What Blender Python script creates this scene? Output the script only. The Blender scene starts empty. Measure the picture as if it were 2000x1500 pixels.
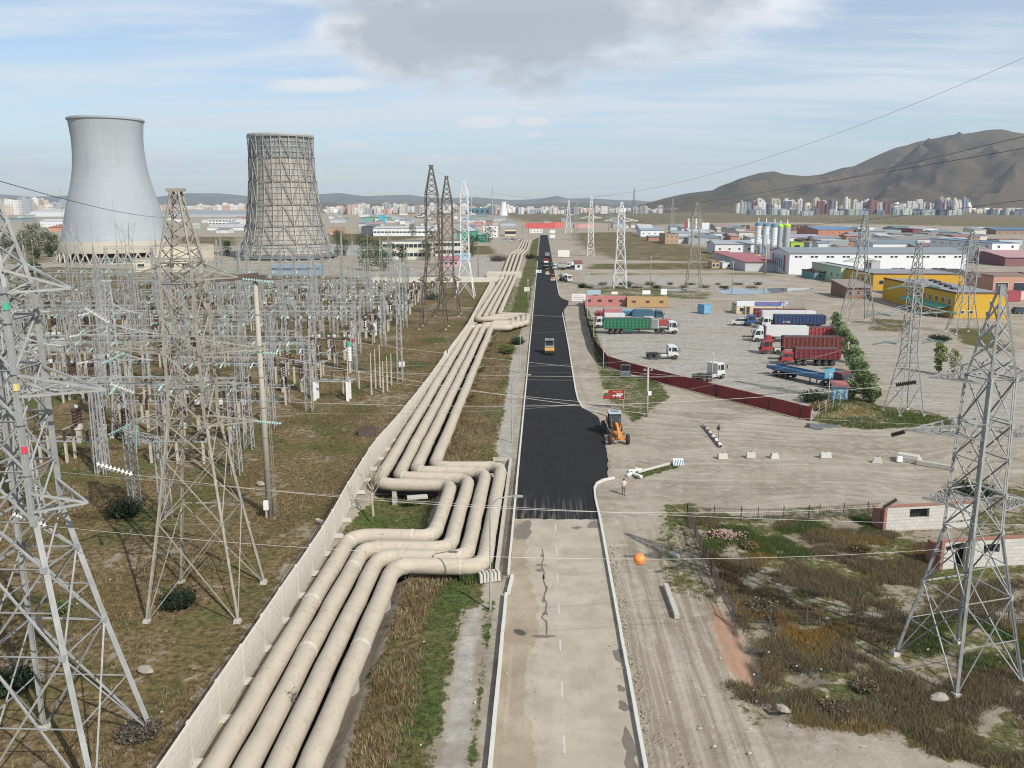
import bpy, math, random
import numpy as np
from mathutils import Vector, Matrix
random.seed(7); rng = np.random.default_rng(7)
PI = math.pi; R_ = math.radians
S = bpy.context.scene; C = S.collection
# ---------------- camera ----------------
F, YH, XV, H = 1650.0, 405.0, 1060.0, 30.0        # photo pixels (2000x1500) and eye height in metres
_p = math.atan((750-YH)/F)
_up = np.array([0, math.cos(_p), math.sin(_p)])
_Y = np.array([XV-1000, -(YH-750), -F], float); _Y = _Y-_up*(_Y@_up); _Y /= np.linalg.norm(_Y)
RC = np.stack([np.cross(_Y, _up), _Y, _up])
cam = bpy.data.cameras.new('camera'); co = bpy.data.objects.new('camera', cam); C.objects.link(co)
cam.sensor_width = 36; cam.lens = 36*F/2000; cam.clip_start = .5; cam.clip_end = 60000
m4 = Matrix([[*RC[i], (0, 0, H)[i]] for i in range(3)]+[[0, 0, 0, 1]]); co.matrix_world = m4
S.camera = co
S.view_settings.view_transform = 'Standard'; S.view_settings.look = 'None'
S.view_settings.exposure = 0.2; S.view_settings.gamma = 1
S.cycles.filter_width = 1.1; S.cycles.max_bounces = 5; S.cycles.diffuse_bounces = 2; S.cycles.glossy_bounces = 2
S.cycles.transparent_max_bounces = 6; S.cycles.volume_bounces = 0
# sun: shadows fall forward and to the left
SUN_EL = R_(40); sdx, sdy = .65, -.76
def ray(px, py):
    return RC@np.array([px-1000, 750-py, -F], float)
def at(px, py, z=0.):
    v = ray(px, py); t = (z-H)/v[2]; return Vector((v[0]*t, v[1]*t, z))
def far(px, py, Y):
    v = ray(px, py); t = Y/v[1]; return Vector((v[0]*t, Y, H+v[2]*t))
def zpx(b, py):
    e = RC.T@np.array([b[0], b[1], -H]); d = RC.T@np.array([0, 0, 1.]); k = (750-py)/F
    return (-k*e[2]-e[1])/(d[1]+k*d[2])
def pxof(P):
    c = RC.T@(np.array([P[0], P[1], P[2]-H])); return 1000+F*c[0]/-c[2], 750-F*c[1]/-c[2]
# ---------------- node helpers ----------------
class N:
    def __init__(s, tree): s.t = tree; tree.nodes.clear()
    def __call__(s, typ, ins=None, out=0, **props):
        n = s.t.nodes.new(typ)
        for k, v in props.items(): setattr(n, k, v)
        for k, v in (ins or {}).items():
            sock = n.inputs[k]
            if isinstance(v, bpy.types.NodeSocket): s.t.links.new(v, sock)
            else: sock.default_value = v
        s.last = n
        return n.outputs[out] if len(n.outputs) > out else None
    def mix(s, f, a, b, blend='MIX'):
        n = s.t.nodes.new('ShaderNodeMix'); n.data_type = 'RGBA'; n.blend_type = blend
        for i, v in ((0, f), (6, a), (7, b)):
            if isinstance(v, bpy.types.NodeSocket): s.t.links.new(v, n.inputs[i])
            else: n.inputs[i].default_value = (v if i == 0 else (*v[:3], 1))
        return n.outputs[2]
    def math(s, op, a, b=0., clamp=False):
        n = s.t.nodes.new('ShaderNodeMath'); n.operation = op; n.use_clamp = clamp
        for i, v in ((0, a), (1, b)):
            if isinstance(v, bpy.types.NodeSocket): s.t.links.new(v, n.inputs[i])
            else: n.inputs[i].default_value = v
        return n.outputs[0]
    def ramp(s, f, lo, hi):
        n = s.t.nodes.new('ShaderNodeMapRange'); n.interpolation_type = 'SMOOTHSTEP'
        s.t.links.new(f, n.inputs[0]); n.inputs[1].default_value = lo; n.inputs[2].default_value = hi
        return n.outputs[0]
    def noise(s, vec, scale, detail=4, rough=.55):
        return s('ShaderNodeTexNoise', {'Vector': vec, 'Scale': scale, 'Detail': detail, 'Roughness': rough})
    def scalev(s, vec, sc):
        return s('ShaderNodeVectorMath', {0: vec, 1: sc}, operation='MULTIPLY')
# ---------------- world: sky and clouds ----------------
W = bpy.data.worlds.new('World'); S.world = W; W.use_nodes = True
n = N(W.node_tree)
sky = n('ShaderNodeTexSky', sky_type='NISHITA', sun_disc=False, sun_elevation=SUN_EL, sun_rotation=math.atan2(sdx, sdy),
        altitude=1300, air_density=1.0, dust_density=2.2, ozone_density=1.2)
d = n('ShaderNodeTexCoord')
sep = n('ShaderNodeSeparateXYZ', {0: d}); sp = n.last
X_, Y_, Z_ = sp.outputs
Zc = n.math('ADD', n.math('MAXIMUM', Z_, 0.0), .06)
pl = n('ShaderNodeCombineXYZ', {0: n.math('DIVIDE', X_, Zc), 1: n.math('DIVIDE', Y_, Zc), 2: 0.})   # cloud deck coordinates
cir = n.noise(n.scalev(pl, (.30, 1.1, 1)), 1.0, 8, .62)
cir2 = n.noise(n.scalev(pl, (.10, .30, 1)), 1.0, 3, .5)
veil = n.math('ADD', n.math('MULTIPLY', n.ramp(cir, .42, .62), .72), n.math('MULTIPLY', n.ramp(cir2, .38, .62), .45), True)
veil = n.math('ADD', n.math('MULTIPLY', veil, .80), .06)
# azimuth / elevation of a direction, as tangents
az = n.math('DIVIDE', X_, n.math('MAXIMUM', Y_, .05)); el = n.math('DIVIDE', Z_, n.math('MAXIMUM', Y_, .05))
azel = n('ShaderNodeCombineXYZ', {0: az, 1: el, 2: 0.})
wob = n.noise(n.scalev(azel, (1., 2., 1)), 7.0, 6, .6)
wob2 = n.noise(n.scalev(azel, (1., 1.8, 1)), 3.0, 4, .6)
def blob(a0, e0, ra, re, amp, slope=0.):
    dx = n.math('DIVIDE', n.math('SUBTRACT', az, a0), ra)
    e = n.math('SUBTRACT', n.math('SUBTRACT', el, e0), n.math('MULTIPLY', n.math('SUBTRACT', az, a0), slope))
    dy = n.math('DIVIDE', e, re)
    r2 = n.math('ADD', n.math('MULTIPLY', dx, dx), n.math('MULTIPLY', dy, dy))
    return n.math('ADD', n.math('SUBTRACT', 1.0, n.math('POWER', r2, .5)), n.math('MULTIPLY', n.math('SUBTRACT', wob, .5), amp))
def AE(px, py):
    v = ray(px, py); return v[0]/v[1], v[2]/v[1]
a0, e0 = AE(1000, 45)
big = blob(a0, e0, .235, .092, 1.9, .05)
big2 = blob(*AE(1290, 0), .25, .062, 1.7, .08)
bigm = n.math('MAXIMUM', n.ramp(big, -.15, .5), n.ramp(big2, -.1, .6))
puffs = None
for (px, py, w, h) in ((770, 110, 95, 38), (690, 60, 110, 30), (640, 165, 110, 16), (945, 238, 60, 13), (1040, 238, 40, 10), (320, 312, 65, 16), (440, 325, 50, 18), (680, 283, 45, 8), (40, 325, 60, 16),
                       (850, 312, 60, 9), (950, 312, 45, 8), (1045, 264, 18, 6)):
    a, e = AE(px, py); b = n.ramp(blob(a, e, w/F*1.2, h/F*1.3, 1.6), .05, .6)
    puffs = b if puffs is None else n.math('MAXIMUM', puffs, b)
hor = n.ramp(Z_, .0, .30)
skyc = n('ShaderNodeVectorMath', {0: sky, 1: (.125, .124, .122)}, operation='MULTIPLY')
veilc = n.mix(hor, (.70, .765, .81), (.72, .775, .83))
c1 = n.mix(veil, skyc, veilc)
c2 = n.mix(n.math('MULTIPLY', puffs, .85), c1, (.80, .81, .82))
shade = n.ramp(n.math('ADD', n.math('MULTIPLY', big, .7), n.math('MULTIPLY', wob2, .9)), .32, .85)
bigc = n.mix(shade, (.82, .835, .85), (.43, .465, .515))
c3 = n.mix(n.math('MULTIPLY', bigm, .95), c2, bigc)
bg = n('ShaderNodeBackground', {'Color': c3, 'Strength': 1.0})
n('ShaderNodeOutputWorld', {'Surface': bg})
W.cycles.sampling_method = 'AUTOMATIC'
sun = bpy.data.lights.new('sun', 'SUN'); sun.energy = 5.0; sun.angle = R_(.5); sun.color = (1, .955, .88)
so = bpy.data.objects.new('sun', sun); C.objects.link(so)
so.rotation_euler = (-Vector((-sdx*math.cos(SUN_EL), -sdy*math.cos(SUN_EL), -math.sin(SUN_EL)))).to_track_quat('Z', 'Y').to_euler()
# ---------------- materials ----------------
MATS = {}
def M(name, col, rough=.8, metal=0., var=.16, scale=1.2, bump=0., stretch=None, dirt=None):
    if name in MATS: return MATS[name]
    m = bpy.data.materials.new(name); m.use_nodes = True; g = N(m.node_tree)
    tc = g('ShaderNodeTexCoord', out=3)
    if stretch: tc = g.scalev(tc, stretch)
    nz = g.noise(tc, scale, 5, .6)
    c = g.mix(nz, tuple(x*(1-var*2) for x in col), tuple(min(1, x*(1+var*1.4)) for x in col))
    if dirt:
        c = g.mix(g.ramp(g.noise(tc, scale*2.7, 6, .7), .52, .72), c, dirt)
    b = {'Base Color': c, 'Roughness': rough, 'Metallic': metal}
    if bump: b['Normal'] = g('ShaderNodeBump', {'Height': g.noise(tc, scale*6, 4), 'Strength': bump, 'Distance': .05})
    g('ShaderNodeOutputMaterial', {0: g('ShaderNodeBsdfPrincipled', b)})
    MATS[name] = m; return m
def MC(name, rough=.9, trans=0.):            # colour read from the mesh's own per-plant colour
    if name in MATS: return MATS[name]
    m = bpy.data.materials.new(name); m.use_nodes = True; g = N(m.node_tree)
    a = g('ShaderNodeAttribute', attribute_name='Col')
    sh = g('ShaderNodeBsdfPrincipled', {'Base Color': a, 'Roughness': rough, 'Specular IOR Level': .15})
    if trans:
        t = g('ShaderNodeBsdfTranslucent', {'Color': a}); sh = g('ShaderNodeMixShader', {0: trans, 1: sh, 2: t})
    g('ShaderNodeOutputMaterial', {0: sh}); MATS[name] = m; return m
# ---------------- mesh helpers ----------------
class MB:
    def __init__(s): s.v = []; s.f = []
    def add(s, vs, fs):
        o = len(s.v); s.v += [tuple(v) for v in vs]; s.f += [tuple(i+o for i in f) for f in fs]; return s
    def box(s, c, d, rz=0., top=None):      # c = centre of the bottom face, d = sizes, top = (sx,sy) scale of the top face
        tx, ty = top or (1, 1); cs, sn = math.cos(rz), math.sin(rz); vs = []
        for z, kx, ky in ((0, 1, 1), (d[2], tx, ty)):
            for x, y in ((-1, -1), (1, -1), (1, 1), (-1, 1)):
                a, b = x*d[0]/2*kx, y*d[1]/2*ky
                vs.append((c[0]+a*cs-b*sn, c[1]+a*sn+b*cs, c[2]+z))
        return s.add(vs, [(3, 2, 1, 0), (4, 5, 6, 7), (0, 1, 5, 4), (1, 2, 6, 5), (2, 3, 7, 6), (3, 0, 4, 7)])
    def bar(s, p, q, w, h=None):
        p, q = Vector(p), Vector(q); d = q-p
        if d.length < 1e-5: return s
        d.normalize(); u = d.cross(Vector((0, 0, 1)))
        if u.length < .05: u = d.cross(Vector((1, 0, 0)))
        u.normalize(); v = d.cross(u); h = h or w
        o = [u*w/2*a+v*h/2*b for a, b in ((-1, -1), (1, -1), (1, 1), (-1, 1))]
        return s.add([p+k for k in o]+[q+k for k in o], [(3, 2, 1, 0), (4, 5, 6, 7), (0, 1, 5, 4), (1, 2, 6, 5), (2, 3, 7, 6), (3, 0, 4, 7)])
    def ang(s, p, q, w, t=.02, fl=1):       # steel angle: two thin flanges
        p, q = Vector(p), Vector(q); d = (q-p).normalized(); u = d.cross(Vector((0, 0, 1)))
        if u.length < .05: u = d.cross(Vector((1, 0, 0)))
        u.normalize(); v = d.cross(u)*fl
        s.bar(p+u*w/2, q+u*w/2, w, t); return s.bar(p+v*w/2, q+v*w/2, t, w)
    def tube(s, pts, r, seg=8, cap=True):
        pts = [Vector(p) for p in pts]; k = len(pts); rr = r if isinstance(r, (list, tuple)) else [r]*k
        o = len(s.v); u = None
        for i, p in enumerate(pts):
            d = (pts[min(i+1, k-1)]-pts[max(i-1, 0)]).normalized()
            if u is None: u = d.cross(Vector((0, 0, 1))) if abs(d.z) < .95 else d.cross(Vector((1, 0, 0)))
            u = (u-d*u.dot(d)).normalized(); v = d.cross(u)
            for j in range(seg):
                a = 2*PI*j/seg; s.v.append(tuple(p+(u*math.cos(a)+v*math.sin(a))*rr[i]))
        for i in range(k-1):
            for j in range(seg):
                a, b = o+i*seg+j, o+i*seg+(j+1) % seg; s.f.append((a, b, b+seg, a+seg))
        if cap: s.f.append(tuple(o+j for j in range(seg))[::-1]); s.f.append(tuple(o+(k-1)*seg+j for j in range(seg)))
        return s
    def lathe(s, prof, seg=16, c=(0, 0, 0), axis='z', cap=True, a0=0.):   # prof = [(radius, height)...]
        o = len(s.v)
        for r, z in prof:
            for j in range(seg):
                a = 2*PI*j/seg+a0; x, y = r*math.cos(a), r*math.sin(a)
                s.v.append({'z': (c[0]+x, c[1]+y, c[2]+z), 'y': (c[0]+x, c[1]+z, c[2]+y), 'x': (c[0]+z, c[1]+x, c[2]+y)}[axis])
        for i in range(len(prof)-1):
            for j in range(seg):
                a, b = o+i*seg+j, o+i*seg+(j+1) % seg; s.f.append((a, b, b+seg, a+seg))
        if cap: s.f.append(tuple(o+j for j in range(seg))[::-1]); s.f.append(tuple(o+(len(prof)-1)*seg+j for j in range(seg)))
        return s
    def prism(s, poly, y0, y1, axis='y', xf=None):   # polygon in (x,z) extruded along y, or in (x,y) extruded along z
        k = len(poly)
        g = (lambda a, b, t: (a, t, b)) if axis == 'y' else ((lambda a, b, t: (a, b, t)) if axis == 'z' else (lambda a, b, t: (t, a, b)))
        vs = [g(a, b, y0) for a, b in poly]+[g(a, b, y1) for a, b in poly]
        if xf: vs = [xf(v) for v in vs]
        return s.add(vs, [tuple(range(k))[::-1], tuple(range(k, 2*k))]+[(i, (i+1) % k, k+(i+1) % k, k+i) for i in range(k)])
    def quad(s, a, b, c, d): return s.add([a, b, c, d], [(0, 1, 2, 3)])
    def ball(s, c, r, seg=10, sc=(1, 1, 1)):
        pr = []; rings = max(4, seg//2)
        o = len(s.v)
        for i in range(1, rings):
            t = PI*i/rings-PI/2
            for j in range(seg):
                a = 2*PI*j/seg; s.v.append((c[0]+r*sc[0]*math.cos(t)*math.cos(a), c[1]+r*sc[1]*math.cos(t)*math.sin(a), c[2]+r*sc[2]*math.sin(t)))
        k = rings-1
        s.v.append((c[0], c[1], c[2]-r*sc[2])); s.v.append((c[0], c[1], c[2]+r*sc[2])); lo, hi = o+k*seg, o+k*seg+1
        for i in range(k-1):
            for j in range(seg):
                a, b = o+i*seg+j, o+i*seg+(j+1) % seg; s.f.append((a, b, b+seg, a+seg))
        for j in range(seg):
            s.f.append((lo, o+(j+1) % seg, o+j)); s.f.append((hi, o+(k-1)*seg+j, o+(k-1)*seg+(j+1) % seg))
        return s
    def build(s, name, mat, parent=None, smooth=False, loc=None, rz=0., bevel=0.):
        me = bpy.data.meshes.new(name); me.from_pydata(s.v, [], s.f); me.materials.append(mat); me.validate()
        if smooth: me.shade_smooth()
        o = bpy.data.objects.new(name, me); C.objects.link(o)
        if parent: o.parent = parent
        if loc is not None: o.location = loc
        if rz: o.rotation_euler.z = rz
        if bevel:
            b = o.modifiers.new('bevel', 'BEVEL'); b.width = bevel; b.segments = 2; b.limit_method = 'ANGLE'
        return o
def tag(o, label=None, cat=None, group=None, kind=None):
    if label: o['label'] = label
    if cat: o['category'] = cat
    if group: o['group'] = group
    if kind: o['kind'] = kind
    return o
def thing(name, label, cat, loc=(0, 0, 0), rz=0., group=None):
    o = bpy.data.objects.new(name, None); C.objects.link(o); o.location = loc; o.rotation_euler.z = rz
    return tag(o, label, cat, group)
KIDS = {}
def dup(root, loc, rz, label, group=None):
    if root.name not in KIDS: KIDS[root.name] = [(c, list(c.children)) for c in root.children]
    r = root.copy(); C.objects.link(r); r.location = loc; r.rotation_euler = (0, 0, rz); r['label'] = label
    if group: r['group'] = group
    for ch, gs in KIDS[root.name]:
        c = ch.copy(); C.objects.link(c); c.parent = r
        for g_ in gs:
            e = g_.copy(); C.objects.link(e); e.parent = c
    return r
def npmesh(name, V, Fc, mat, cols=None, parent=None, smooth=False):
    me = bpy.data.meshes.new(name); k = Fc.shape[1]
    me.vertices.add(len(V)); me.vertices.foreach_set('co', np.ascontiguousarray(V, dtype=np.float32).ravel())
    me.loops.add(Fc.size); me.loops.foreach_set('vertex_index', np.ascontiguousarray(Fc, dtype=np.int32).ravel())
    me.polygons.add(len(Fc)); me.polygons.foreach_set('loop_start', np.arange(0, Fc.size, k, dtype=np.int32))
    me.polygons.foreach_set('loop_total', np.full(len(Fc), k, dtype=np.int32))
    me.update(calc_edges=True)
    if cols is not None:
        a = me.color_attributes.new('Col', 'FLOAT_COLOR', 'POINT')
        a.data.foreach_set('color', np.concatenate([cols, np.ones((len(cols), 1))], 1).astype(np.float32).ravel())
    me.materials.append(mat)
    if smooth: me.shade_smooth()
    o = bpy.data.objects.new(name, me); C.objects.link(o)
    if parent: o.parent = parent
    return o
def ordw(i):
    return {1: 'first', 2: 'second', 3: 'third', 4: 'fourth', 5: 'fifth', 6: 'sixth', 7: 'seventh', 8: 'eighth', 9: 'ninth', 10: 'tenth'}.get(i) or \
        f"{i}{'th' if 10 <= i % 100 <= 20 else {1: 'st', 2: 'nd', 3: 'rd'}.get(i % 10, 'th')}"
def pip(P, poly):                              # points in polygon, vectorised
    x, y = P[:, 0], P[:, 1]; ins = np.zeros(len(P), bool); k = len(poly)
    for i in range(k):
        x1, y1 = poly[i]; x2, y2 = poly[(i+1) % k]
        c = ((y1 > y) != (y2 > y)) & (x < (x2-x1)*(y-y1)/((y2-y1) or 1e-9)+x1); ins ^= c
    return ins
def sdist(P, poly):                            # signed distance, positive inside
    d = np.full(len(P), 1e9); k = len(poly)
    for i in range(k):
        a = np.array(poly[i]); b = np.array(poly[(i+1) % k]); ab = b-a
        t = np.clip(((P-a)@ab)/max(ab@ab, 1e-9), 0, 1)[:, None]; d = np.minimum(d, np.linalg.norm(P-a-t*ab, axis=1))
    return np.where(pip(P, poly), d, -d)
def G(pts): return [tuple(at(*p)[:2]) for p in pts]
# ---------------- ground ----------------
KY = F/1550
VEG = [  # (photo outline, softness m, greenness)
 ([(-900,1900),(-1400,560),(-300,520),(0,535),(95,520),(430,532),(870,547),(985,549),(965,590),(925,645),(868,705),(842,745),(745,880),(672,985),(565,1120),(440,1320),(320,1500),(120,1900)], 1.2, .30),
 ([(640,1600),(690,1420),(770,1180),(790,1125),(940,1112),(935,1180),(905,1190),(880,1330),(846,1500),(830,1600)], .8, .35),
 ([(842,903),(872,800),(955,662),(985,642),(1020,642),(1000,690),(985,800),(970,880),(985,900),(950,912)], .8, .35),
 ([(1016,545),(1040,470),(1053,462),(1047,540),(1040,560),(1030,640),(985,640),(1000,600)], 1.2, .7),
 ([(655,1050),(740,960),(855,960),(830,1038)], .5, .75),
 ([(908,1500),(935,1320),(948,1190),(960,1170),(958,1260),(935,1420),(925,1500)], .5, .9),
 ([(1290,985),(1345,972),(1440,1005),(1560,990),(1720,985),(1850,1000),(2050,900),(2500,900),(2700,1500),(2010,1520),(1850,1490),(1700,1440),(1560,1425),(1470,1430),(1410,1370),(1405,1330),(1480,1340),(1450,1240),(1410,1190),(1375,1180),(1290,1155),(1283,1060)], 1.2, .55),
 ([(1140,600),(1152,605),(1190,718),(1290,745),(1310,775),(1262,812),(1240,830),(1180,775),(1160,690)], .8, .85),
 ([(1580,820),(1640,755),(1720,790),(1790,795),(1850,812),(1870,830),(1700,838),(1600,833)], .8, .5),
 ([(1232,918),(1325,900),(1330,912),(1240,936)], .4, .9),
 ([(1850,640),(1930,640),(1990,690),(1880,672)], 1.5, .6), ([(1700,620),(1790,625),(1770,650),(1690,645)], 1.5, .5),
 ([(1130,560),(1300,560),(1400,572),(1380,585),(1150,578)], 3, .5),
 ([(1142,537),(1440,537),(1540,541),(1500,533),(1140,533)], 4, .5), ([(1145,526),(1470,527),(1400,512),(1150,515)], 5, .5),
 ([(1110,455),(1240,452),(1300,470),(1480,500),(1400,512),(1180,508),(1120,480)], 12, .35),
 ([(60,540),(400,520),(420,535),(100,565)], 2, .9), ([(0,470),(110,480),(115,510),(0,520)], 5, .45),
 ([(330,462),(480,462),(470,480),(340,480)], 8, .3), ([(640,455),(840,462),(700,480),(640,475)], 8, .4), ([(905,480),(960,480),(970,497),(900,497)], 5, .4),
 ([(-3000,431),(-3000,405.5),(5000,405.5),(5000,446),(2000,446),(1500,434),(1240,441),(1130,434),(1000,434),(960,420),(600,416),(0,418)], 60, .45),
]
DENS = {16: .62, 7: .7, 6: .56, 13: .55, 14: .72, 15: .68, 17: .7, 18: .7, 21: .62, 12: .6, 11: .6, 8: .6, 0: .74}
PALE = [([(846,1600),(897,1600),(938,1175),(912,1175)], .3), ([(965,895),(998,895),(1018,690),(1002,690)], .3),
 ([(1140,540),(1480,542),(1560,556),(1150,558)], 2), ([(870,500),(985,505),(975,545),(880,545)], 2), ([(1660,640),(1900,690),(2300,700),(2300,900),(1850,850),(1750,780)], 3),
 ([(1140,600),(1600,610),(1640,760),(1580,800),(1240,740),(1180,680)], 2), ([(-500,528),(60,531),(400,548),(60,560)], 1)]
RED = [([(1380,1172),(1420,1180),(1480,1285),(1520,1355),(1470,1362),(1405,1290)], .5)]
xs = [-62.]
st = .6
while xs[-1] < 62: xs.append(xs[-1]+.55)
a_, b_ = list(xs), []
q = xs[-1]; st = .6
while q < 14000: st *= 1.055; q += st; a_.append(q)
q = -62.; st = .6
while q > -14000: st *= 1.055; q -= st; b_.append(q)
xs = np.array(b_[::-1]+a_)
ys = [-600., -300., -120., -50., -10., 10., 24., 34.]
while ys[-1] < 19000: ys.append(ys[-1]+max(.5, ys[-1]*.0095) if ys[-1] < 1200 else ys[-1]*1.04)
ys = np.array(ys)
XX, YY = np.meshgrid(xs, ys); P2 = np.stack([XX.ravel(), YY.ravel()], 1)
def fb(P, s, seed=1, oct=4):
    r = np.random.default_rng(seed); o = np.zeros(len(P)); amp = 1.
    for k in range(oct):
        for _ in range(5):
            a = r.uniform(0, 2*PI); f = s*2**k*r.uniform(.7, 1.4); o += amp*np.sin((P[:, 0]*math.cos(a)+P[:, 1]*math.sin(a))*f+r.uniform(0, 6.28))/3
        amp *= .5
    return o
veg = np.zeros(len(P2)); grn = np.zeros(len(P2)); pale = np.zeros(len(P2)); red = np.zeros(len(P2))
for poly, soft, gg in VEG:
    m = np.clip(.5+sdist(P2, G(poly))/(2*soft), 0, 1)*DENS.get(VEG.index((poly, soft, gg)), .92); grn = np.where(m > veg, gg, grn); veg = np.maximum(veg, m)
for poly, soft in PALE: pale = np.maximum(pale, np.clip(.5+sdist(P2, G(poly))/(2*soft), 0, 1))
for poly, soft in RED: red = np.maximum(red, np.clip(.5+sdist(P2, G(poly))/(2*soft), 0, 1))
x, y = P2[:, 0], P2[:, 1]
grn = np.where((x > -13) & (x < -5.9) & (y < 72) & (x > -8.6-(y-45)*0), np.maximum(grn, .75), grn)
near = np.clip((260-np.abs(x))/60, 0, 1)*np.clip((400-y)/100, 0, 1)*np.clip(y/30, 0, 1)
road = np.clip((np.abs(x-1.6)-4.4)/1.2, 0, 1)
zz = (fb(P2, .5, 3, 3)*.03+.03*veg*fb(P2, .9, 9, 3))*near*road-.06*near
zz -= .05*np.clip(y/2000, 0, 1)
zz += near*road*(.16*np.exp(-((x-6.9)/.55)**2)*(1+.6*fb(P2, 1.5, 5, 3)))*(np.clip((74-y)/4, 0, 1)+np.clip((y-103)/4, 0, 1)*np.clip((160-y)/5, 0, 1))
def well(poly, dep, soft):
    global zz
    zz = zz-dep*np.clip(.5+sdist(P2, G(poly))/soft, 0, 1)
well([(868,1100),(955,1085),(968,1000),(985,905),(996,905),(975,1125),(960,1120)], .9, 1.2)
well([(840,1050),(880,960),(985,915),(970,1090),(900,1090)], .8, 1.4)
zz = zz-1.1*np.clip(1-np.abs(x+14.5)/3.6, 0, .4)*2.5*np.clip((340-y)/5, 0, 1)*np.clip((y-20)/5, 0, 1)
well([(1405,1170),(1520,1200),(1600,1320),(1500,1390),(1455,1290)], .9, 1.5)
fl = np.clip(sdist(P2, G([(1100,1030),(1210,950),(1215,860),(1195,800),(1150,780),(1120,740),(1060,740),(1060,1030)]))/.8, 0, 1); zz = np.where(y < 160, zz*(1-fl)-.06*fl, zz)
nx, ny = len(xs), len(ys); ii = (np.arange(ny-1)[:, None]*nx+np.arange(nx-1)[None]).ravel()
g_ = npmesh('ground', np.stack([x, y, zz], 1), np.stack([ii, ii+1, ii+nx+1, ii+nx], 1), None or M('tmp', (.3, .3, .3)), smooth=True)
at_ = g_.data.color_attributes.new('Z', 'FLOAT_COLOR', 'POINT'); at_.data.foreach_set('color', np.stack([veg, grn, pale, red], 1).astype(np.float32).ravel())
m = bpy.data.materials.new('soil'); m.use_nodes = True; g = N(m.node_tree)
tc = g('ShaderNodeTexCoord', out=3)
A = g('ShaderNodeAttribute', attribute_name='Z'); an = g.last
sc_ = g('ShaderNodeSeparateColor', {0: A}); vg, gr_, pa = g.last.outputs[:3]; rd = an.outputs['Alpha']
n1 = g.noise(tc, .11, 7, .62); n2 = g.noise(tc, .9, 6, .62); n3 = g.noise(tc, .021, 5, .6); n4 = g.noise(tc, 3.5, 5, .65)
n5 = g.noise(tc, 2.0, 6, .75)
trk = g.noise(g.scalev(g('ShaderNodeVectorMath', {0: tc, 1: g('ShaderNodeVectorMath', {0: g('ShaderNodeTexNoise', {'Vector': tc, 'Scale': .05}, out=1), 1: (9., 9., 0)}, operation='MULTIPLY')}, operation='ADD'), (1.0, .06, 1)), 1.0, 4, .55)
band = g.noise(g.scalev(tc, (.003, .022, 1)), 1.0, 5, .6)
dirt = g.mix(g.ramp(n1, .35, .65), (.20, .168, .127), (.32, .28, .222))
dirt = g.mix(g.ramp(n2, .35, .75), dirt, (.32, .29, .24))
dirt = g.mix(g.math('MULTIPLY', g.ramp(trk, .45, .6), .22), dirt, (.215, .175, .13))
dirt = g.mix(g.math('MULTIPLY', g.ramp(n4, .56, .75), .55), dirt, (.19, .165, .13))
palec = g.mix(g.ramp(n2, .3, .7), (.225, .212, .186), (.335, .318, .282)); palec = g.mix(g.math('MULTIPLY', g.ramp(n4, .5, .8), .4), palec, (.27, .25, .215))
palec = g.mix(g.math('MULTIPLY', g.ramp(n3, .45, .62), .45), palec, (.27, .24, .2))
brown = g.mix(g.ramp(n5, .35, .65), (.05, .036, .018), (.185, .135, .068)); brown = g.mix(g.ramp(n1, .5, .62), brown, (.165, .088, .038))
brown = g.mix(g.math('MULTIPLY', g.ramp(n2, .55, .7), .5), brown, (.21, .175, .1))
olive = g.mix(g.ramp(n5, .35, .65), (.04, .042, .016), (.135, .122, .052)); green = g.mix(g.ramp(n5, .35, .65), (.024, .04, .012), (.09, .11, .034))
gm = g.math('ADD', g.math('MULTIPLY', g.math('SUBTRACT', n1, .5), 2.6), gr_)
vc = g.mix(g.ramp(gm, .25, .55), brown, olive); vc = g.mix(g.ramp(gm, .62, .95), vc, green)
vc = g.mix(g.math('MULTIPLY', g.ramp(n3, .5, .7), .5), vc, (.15, .118, .055))
thr = g.math('ADD', g.math('MULTIPLY', g.math('SUBTRACT', n2, .5), 1.5), g.math('ADD', g.math('MULTIPLY', g.math('SUBTRACT', n1, .5), 1.5), vg))
thr = g.math('ADD', thr, g.math('MULTIPLY', g.math('SUBTRACT', band, .5), .5))
vm = g.ramp(thr, .42, .62)
base = g.mix(g.ramp(g.math('ADD', pa, g.math('MULTIPLY', g.math('SUBTRACT', n2, .5), .5)), .4, .6), dirt, palec)
base = g.mix(g.math('MULTIPLY', g.ramp(g.noise(g.scalev(tc, (.6, 1, 1)), .16, 8, .72), .55, .63), .42), base, (.165, .135, .10)); base = g.mix(g.math('MULTIPLY', g.ramp(g.noise(tc, .45, 7, .75), .58, .66), .35), base, (.42, .38, .315))
gx, gy, gz = g('ShaderNodeSeparateXYZ', {0: tc}) and g.last.outputs
rutm = g.math('MULTIPLY', g.math('MULTIPLY', g.ramp(gx, 5.9, 6.6), g.ramp(gx, 15., 12.)), g.ramp(gy, 80., 70.))
rut = g.noise(g.scalev(tc, (1.7, .035, 1)), 1.0, 5, .6)
base = g.mix(g.math('MULTIPLY', g.math('MULTIPLY', g.ramp(rut, .5, .57), rutm), .55), base, (.175, .135, .095)); base = g.mix(g.math('MULTIPLY', g.math('MULTIPLY', g.ramp(rut, .45, .40), rutm), .4), base, (.40, .35, .28))
yard = g.math('MULTIPLY', g.math('MULTIPLY', g.ramp(gx, 9., 14.), g.ramp(gx, 120., 90.)), g.math('MULTIPLY', g.ramp(gy, 78., 90.), g.ramp(gy, 330., 280.)))
wv = g('ShaderNodeVectorMath', {0: tc, 1: g('ShaderNodeVectorMath', {0: g('ShaderNodeTexNoise', {'Vector': tc, 'Scale': .03}, out=1), 1: (26., 26., 0)}, operation='MULTIPLY')}, operation='ADD')
rt2 = g.noise(g.scalev(wv, (.05, .9, 1)), 1.0, 5, .6)
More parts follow.
